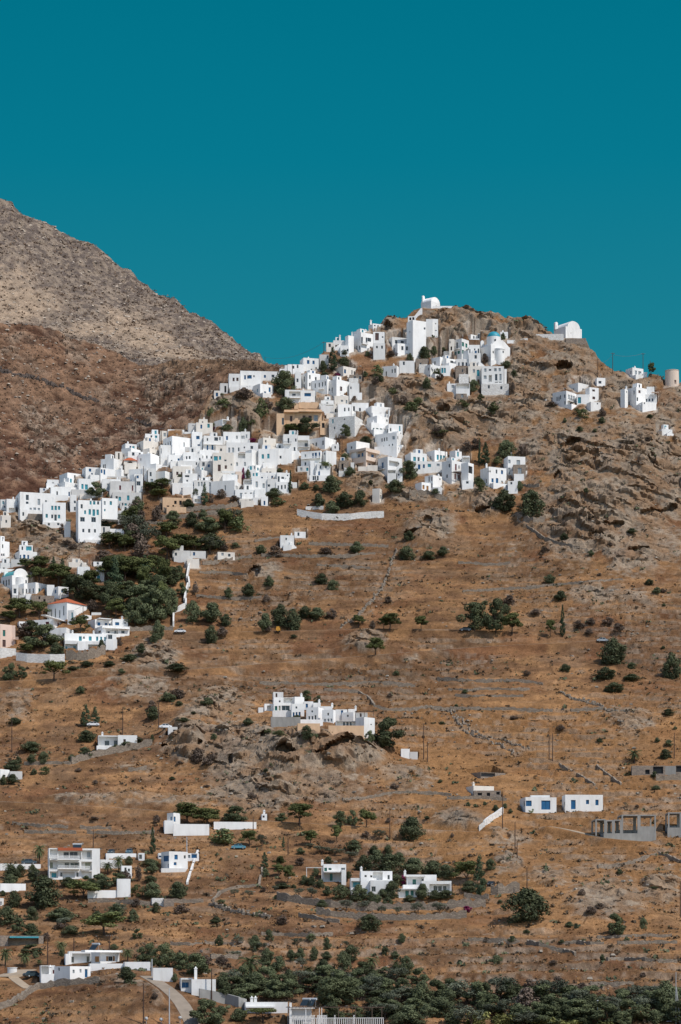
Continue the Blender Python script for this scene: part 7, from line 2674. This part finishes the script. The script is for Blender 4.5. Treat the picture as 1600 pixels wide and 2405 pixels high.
    m = MB(); m.tube(P + X1 * 1.1 - UP * 1, P + X1 * .1 + UP * h * .7, .14, .07, M['frame'], 6); m.obj("furled_sail", r)
    m = MB(); m.tube(P + X1 * -2.2 + UP * .5, P + X1 * 1.6 + UP * .6, .07, .06, M['metal'], 6); m.obj("boom", r)

# ---------------- cars
def car_proto():
    prof = [(-2.1, .35), (-2.12, .75), (-2.0, .95), (-1.55, 1.02), (-.95, 1.45), (.75, 1.48), (1.35, 1.05), (2.0, .92), (2.12, .7), (2.1, .35)]
    body = MB(); glass = MB(); hw = .82
    V3 = lambda x, y, z: Vector((x, y, z))
    bm_ = M['car_body']
    low = [(-2.1, .3), (-2.14, .72), (-2.02, .95), (-1.5, 1.0), (1.3, 1.02), (1.98, .9), (2.14, .7), (2.1, .3)]
    body.prism([V3(x, -hw, z) for x, z in low], V3(0, 0, 0), V3(0, 2 * hw, 0), bm_)
    roof = [(-.95, 1.44), (-.8, 1.5), (.65, 1.52), (.8, 1.46)]
    body.prism([V3(x, -hw + .1, z) for x, z in roof], V3(0, 0, 0), V3(0, 2 * hw - .2, 0), bm_)
    for x in (-1.42, -.1, 1.2):
        t = {-1.42: -.92, -.1: -.1, 1.2: .77}[x]
        for y in (-hw + .02, hw - .08): body.prism([V3(x - .05, y, 1.0), V3(x + .05, y, 1.0), V3(t + .05, y + (.08 if y < 0 else -.08), 1.46), V3(t - .05, y + (.08 if y < 0 else -.08), 1.46)], V3(0, 0, 0), V3(0, .06, 0), bm_)
    glass.prism([V3(-1.45, -hw + .05, 1.0), V3(-.93, -hw + .12, 1.45), V3(.78, -hw + .12, 1.45), V3(1.26, -hw + .05, 1.02)], V3(0, 0, 0), V3(0, 2 * hw - .16, 0), M['glass'])
    w = MB()
    n = 14
    for y in (-.1, .1):
        w.v += [(.31 * math.cos(math.tau * i / n), y, .31 * math.sin(math.tau * i / n)) for i in range(n)]
    for i in range(n): w.f.append((i, (i + 1) % n, n + (i + 1) % n, n + i)); w.m.append(w.mi(M['tyre']))
    w.f += [tuple(range(n))[::-1], tuple(range(n, 2 * n))]; w.m += [w.mi(M['tyre'])] * 2
    rim = MB(); rim.v = [(.19 * math.cos(math.tau * i / n), y, .19 * math.sin(math.tau * i / n)) for y in (-.115, .115) for i in range(n)]
    rim.f = [tuple(range(n))[::-1], tuple(range(n, 2 * n))]; rim.m = [rim.mi(M['metal'])] * 2
    for i in range(n): rim.f.append((i, (i + 1) % n, n + (i + 1) % n, n + i)); rim.m.append(0)
    hl = MB(); hl.box(Vector((0, 0, 0)), X1, Y1, UP, -.03, .03, -.18, .18, -.07, .07, M['frame'])
    return body.mesh("body"), glass.mesh("window"), w.mesh("wheel"), rim.mesh("rim"), hl.mesh("headlight")
def build_cars():
    M['tyre'] = mat_var("tyre_rubber", (0.02, 0.02, 0.02), .9, .1)
    M['car_body'] = principled("car_paint", .35, .5)[0]
    bo, gl, wh, ri, hl = car_proto()
    paints = {}
    def paint(c):
        if c not in paints:
            m, t, b = principled("car_paint", .35, .5); b.inputs["Base Color"].default_value = (*c, 1); paints[c] = m
        return paints[c]
    for lb, reg, x, y, wpx, c, rz in [
        ("white hatchback on the village road below the zigzag wall", (0, 1240, 3.2667), 1383, 806, 74, (.75, .75, .75), 0), ("white car half hidden behind the roadside cypresses", (0, 1550, 3.0154), 660, 470, 76, (.7, .7, .7), 5),
        ("white car parked by the small garage", (0, 1550, 3.0154), 1172, 486, 62, (.75, .75, .75), 12), ("silver car on the upper road above the round bush", (1000, 1380, 2.6133), 1085, 334, 68, (.30, .33, .35), 4),
        ("dark car parked under the roadside trees", (1000, 1380, 2.6133), 243, 268, 62, (.03, .045, .06), 3), ("light blue hatchback under the roadside tree", (350, 1870, 3.136), 660, 390, 98, (.08, .25, .33), 4),
        ("black car parked beside the conifer on the villa drive", (1100, 1980, 3.136), 172, 322, 40, (.02, .022, .025), 75), ("dark car on the guesthouse parking terrace behind the left palm", (0, 1900, 3.136), 215, 408, 90, (.06, .09, .11), 0),
        ("dark grey car behind the parapet right of the guesthouse", (0, 1900, 3.136), 825, 335, 36, (.05, .07, .08), 80), ("blue-grey car behind the parapet by the small storeroom", (0, 1900, 3.136), 958, 332, 42, (.07, .13, .16), 80),
        ("dark car in the shade of the lower house terrace", (0, 2150, 3.136), 235, 455, 70, (.03, .05, .06), 40), ("white car parked facing out by the flue pipe house", (0, 2150, 3.136), 1428, 560, 56, (.55, .62, .68), 82)]:
        f = T(*reg); P = at(*f(x, y)); 
        P.z = max(P.z, ground_at(P)) + .02
        r = empty("parked_car", P, lb, "car", "cars parked along the roads")
        r.rotation_euler = (0, 0, math.radians(rz) + (math.pi if RND.random() < .5 and rz < 70 else 0) - (math.pi * 1.0 if rz >= 70 else 0))
        for nm, me, loc, par in [("body", bo, (0, 0, 0), r), ("window", gl, (0, 0, 0), r)] + [("headlight", hl, (2.13, s * .55, .72), r) for s in (-1, 1)]:
            o = bpy.data.objects.new(nm, me); COL.objects.link(o); o.parent = par; o.location = loc
            if nm == "body": o.material_slots[0].link = 'OBJECT'; o.material_slots[0].material = paint(c)
        for sx in (-1.3, 1.3):
            for sy in (-.76, .76):
                o = bpy.data.objects.new("wheel", wh); COL.objects.link(o); o.parent = r; o.location = (sx, sy, .31)
                q = bpy.data.objects.new("rim", ri); COL.objects.link(q); q.parent = o

# ---------------- small things
def build_small():
    def solar(lb, P, w, rz=0.0):
        r = empty("solar_heater", P, lb, "solar water heater", "solar water heaters on the roofs"); r.rotation_euler = (0, 0, rz)
        m = MB(); o = Vector((0, 0, 0)); t = math.radians(42)
        a = Vector((0, math.cos(t), math.sin(t))); n = Vector((0, -math.sin(t), math.cos(t)))
        m.box(o, X1, a, n, -w / 2, w / 2, 0, 1.9, .3, .38, M['glass']); q = m.mesh("panel"); ob = bpy.data.objects.new("panel", q); COL.objects.link(ob); ob.parent = r
        m = MB(); c = Vector((0, 1.5, 1.75)); m.tube(c - X1 * w * .55, c + X1 * w * .55, .28, .28, M['metal'], 12); ob = bpy.data.objects.new("tank", m.mesh("tank")); COL.objects.link(ob); ob.parent = r
        m = MB()
        for sx in (-.4, .4): m.tube((sx * w, 1.5, 0), (sx * w, 1.5, 1.6), .03, .03, M['metal'], 5); m.tube((sx * w, 0, 0), (sx * w, 1.5, 0), .03, .03, M['metal'], 5)
        ob = bpy.data.objects.new("frame", m.mesh("frame")); COL.objects.link(ob); ob.parent = r
    V = VV['terrace']
    solar("left solar water heater behind the pergola terrace's stair room", V.P + V.u * (V.w * .16) + V.v * (V.d * .6) + UP * (V.h * .86 + .36), 1.7, -.5)
    solar("right solar water heater behind the pergola terrace's stair room", V.P + V.u * (V.w * .23) + V.v * (V.d * .6) + UP * (V.h * .86 + .36), 1.7, -.5)
    for H in HOUSES:
        V = H['vols'][0]['V']
        if 'orange awning' in H['label']: solar("solar water heater on the guesthouse roof", V.P + V.u * (V.w * .56) + V.v * 3 + UP * (V.h - .35), 2.4)
        if 'orange shutters and overhanging' in H['label']: solar("solar water heater on the bungalow roof", V.P + V.u * (-.6) + V.v * 3 + UP * (V.h + .2), 2.0, -.6)
        if 'warning triangle' in H['label']:
            root = [o for o in bpy.data.objects if o.get("label") == H['label']][0]
            m = MB(); c = V.P + V.u * (V.w * .42) - V.v * .03 + UP * (V.h * .72); s = .55
            tri = lambda k, b: [c + V.u * (-k) - UP * (k * .58) - V.v * b, c + V.u * k - UP * (k * .58) - V.v * b, c + UP * (k * 1.16) - V.v * b]
            m.prism(tri(s, 0), V.v * -.02, V.v * 0, M['iron']); m.prism(tri(s * .72, .024), V.v * -.004, V.v * 0, M['c'])
            m.box(c - V.v * .034, V.u, V.v, UP, -.05, .05, -.004, 0, -.18, .3, M['iron'])
            m.obj("warning_sign", root)
    # yellow roadside machine and sign by the village road
    f = T(400, 1140, 2.6133); P = at(*f(662, 903))
    r = empty("compressor_trailer", P, "small orange-yellow machine parked by the village road bushes", "road machine")
    yel = mat_var("machine_yellow", (.55, .26, .03), .5, .4); m = MB()
    m.box(P, X1, Y1, UP, -.8, .8, -.5, .5, .45, 1.7, yel); m.box(P, X1, Y1, UP, -.6, .5, -.45, .45, 1.705, 2.2, yel); m.obj("body", r)
    for s in (-.5, .5):
        m = MB(); m.tube(P + X1 * s + Y1 * -.62 + UP * .35, P + X1 * s + Y1 * -.5 + UP * .35, .35, .35, M['tyre'], 12); m.obj("wheel", r)
    # loose blue-green things by the cube house door
    f = T(1050, 1750, 2.851); P = at(*f(577, 440)); 
    r = empty("garden_table", P, "small blue-green table on the terrace of the cube house with double doors", "table"); tm = M['paint_t']
    m = MB(); m.box(P, X1, Y1, UP, -.9, .9, -1.6, -.7, .72, .78, tm); m.obj("table_top", r)
    for a in (-.8, .75):
        for b in (-1.5, -.8):
            m = MB(); m.box(P, X1, Y1, UP, a, a + .06, b, b + .06, 0, .72, tm); m.obj("leg", r)
# ------------------------------------------------------------------ what nobody could count: dry grass, low scrub, loose stones
def scatter(L=None, which=0):
    rs = np.random.RandomState(23 + which)
    L = L or near
    nr, nc = L.z.shape
    j0, j1 = np.searchsorted(L.Y, ((560, 1215), (1300, 1430), (1640, 1890))[which]); i0, i1 = np.searchsorted(L.px, (-120 if not which else -500, 1720 if not which else 740))
    Xs, Ys, Zs = L.X[j0:j1, i0:i1], L.YY[j0:j1, i0:i1], L.z[j0:j1, i0:i1]
    calm, rk, ris = (q[j0:j1, i0:i1] if q is not None else np.zeros(Zs.shape) for q in (L.calm, getattr(L, 'rk', None), getattr(L, 'riser', None)))
    n1 = fbm(Xs, Ys, Zs, 30, 3); n2 = fbm(Xs + 50, Ys, Zs, 11, 2)
    hill_ = smooth(1215, 1140, Ys)
    road = np.zeros(Zs.shape)
    def pick(wt, n):
        p = (wt * Ys).ravel(); p = p / p.sum()
        return rs.choice(p.size, n, p=p)
    def build(name, label, mat, idx, make):
        c = np.stack([Xs.ravel()[idx], Ys.ravel()[idx], Zs.ravel()[idx]], 1); c[:, 0] += rs.uniform(-.4, .4, len(c)); c[:, 1] += rs.uniform(-.3, .3, len(c))
        V, F, lf = make(c)
        me = bpy.data.meshes.new(name); me.from_pydata(V.tolist(), [], F.tolist())
        at_ = me.attributes.new("leaf", 'FLOAT', 'POINT'); at_.data.foreach_set("value", lf.astype(np.float32))
        me.materials.append(mat); me.update()
        o = bpy.data.objects.new(name, me); COL.objects.link(o); tag(o, label, name.replace("_", " "), None, 'stuff')
    def tufts(k, size, flat, up):
        def f(c):
            n = len(c); s = size * (0.5 + rs.rand(n) ** 2 * 1.3)
            cc = np.repeat(c, k, 0); ss = np.repeat(s, k)[:, None]
            off = rs.normal(size=(n * k, 3)) * ss * np.array((.6, .5, .28 * flat)); off[:, 2] = np.abs(off[:, 2]) + ss[:, 0] * .12
            cc = cc + off
            nr_ = rs.normal(size=(n * k, 3)) + np.array((0, -.3, up)); nr_ /= np.linalg.norm(nr_, axis=1)[:, None]
            a = np.cross(nr_, rs.normal(size=(n * k, 3))); a /= np.linalg.norm(a, axis=1)[:, None]; b = np.cross(nr_, a)
            h = ss * .42 * (.6 + .8 * rs.rand(n * k))[:, None]
            V = np.stack([cc - a * h - b * h * .5, cc + a * h * .4 - b * h, cc + a * h + b * h * .6, cc - a * h * .4 + b * h], 1).reshape(-1, 3)
            lf = np.repeat(np.clip(np.repeat(rs.rand(n), k) * .7 + .3 * rs.rand(n * k), 0, 1), 4)
            return V, np.arange(4 * n * k).reshape(-1, 4), lf
        return f
    def stones(size):
        def f(c):
            n = len(c); s = (size * (0.45 + rs.rand(n) ** 3 * 2.2))[:, None, None]
            base = np.array([(-1, -1, -.6), (1, -1, -.6), (1, 1, -.6), (-1, 1, -.6), (-.7, -.6, .55), (.6, -.7, .7), (.65, .6, .6), (-.55, .7, .5)])
            v = base[None] * s * (1 + rs.normal(size=(n, 8, 3)) * .22) * np.array((1, .9, .7))
            a = rs.rand(n) * math.tau; ca, sa = np.cos(a)[:, None], np.sin(a)[:, None]
            x, y = v[..., 0] * ca - v[..., 1] * sa, v[..., 0] * sa + v[..., 1] * ca
            V = np.stack([x, y, v[..., 2]], -1) + c[:, None, :]
            q = np.array([(4, 5, 6, 7), (0, 1, 5, 4), (1, 2, 6, 5), (2, 3, 7, 6), (3, 0, 4, 7)])
            F = (np.arange(n) * 8)[:, None, None] + q[None]
            return V.reshape(-1, 3), F.reshape(-1, 4), np.repeat(rs.rand(n), 8)
        return f
    free = (calm < .15) * 1.0
    if which:
        build("mountain_scrub", "dark thorny scrub specks over the " + ("brown mid hill", "grey mountain")[which - 1], leaf_mat("mountain_scrub", (0.080, 0.055, 0.040), (0.150, 0.100, 0.068), .9),
              pick(free * (.3 + smooth(-.2, .5, n2)), (11000, 10000)[which - 1]), tufts(5, (.5, .75)[which - 1], .8, .4))
        build("mountain_rocks", "grey boulders strewn over the " + ("brown mid hill", "grey mountain")[which - 1], leaf_mat("mountain_stone", (0.18, 0.145, 0.115), (0.32, 0.265, 0.21), .95),
              pick(free * (.25 + smooth(-.1, .5, -n2)), (2300, 3600)[which - 1]), stones((.36, .5)[which - 1]))
        return
    build("dry_grass", "ochre dry grass tufts covering the hillside", leaf_mat("dry_grass_blades", (0.17, 0.090, 0.042), (0.31, 0.178, 0.080), .9),
          pick(free * hill_ * (1 - .8 * np.clip(rk, 0, 1)) * (.25 + smooth(-.3, .5, n1)), 26000), tufts(3, .42, 1.0, .6))
    build("low_scrub", "low brown and grey thorny scrub dotted over the hillside", leaf_mat("thorn_scrub", (0.070, 0.054, 0.038), (0.150, 0.105, 0.066), .9),
          pick(free * (.35 + .65 * hill_) * (.25 + smooth(-.1, .6, n2) * 1.5 + .35 * np.clip(rk, 0, 1)), 6500), tufts(9, .5, 1.3, .5))
    build("low_green_scrub", "low grey-green scrub scattered between the dry grass", leaf_mat("green_scrub", (0.045, 0.055, 0.032), (0.105, 0.105, 0.060), .9),
          pick(free * (.4 + .6 * hill_) * (.1 + smooth(.0, .6, -n2) * smooth(-.3, .4, n1) + .3 * np.clip(rk, 0, 1)), 1500), tufts(9, .6, 1.4, .5))
    build("loose_stones", "loose grey field stones strewn over the hillside", leaf_mat("strewn_stone", (0.17, 0.145, 0.12), (0.36, 0.31, 0.25), .95),
          pick(free * (.15 + .9 * np.clip(rk, 0, 1) + 1.3 * ris + .3 * smooth(0.1, .6, n2)), 4000), stones(.24))
# ------------------------------------------------------------------ build order: plan on the bare land, shape the ground, then everything that stands on it
place_houses()
plan_custom()
plan_roads()
build_ground(near, "hillside", 0)
build_ground(hill, "brown_hill", 1)
build_ground(mount, "mountain", 2)
build_roads()
build_custom()
build_houses()
for w in WALLS:
    f = T(*w[3]); stone_wall(w[0], w[1], w[2], [f(*p) for p in w[4]])
grow()
build_poles()
build_cars()
build_small()
scatter()
scatter(hill, 1)
scatter(mount, 2)
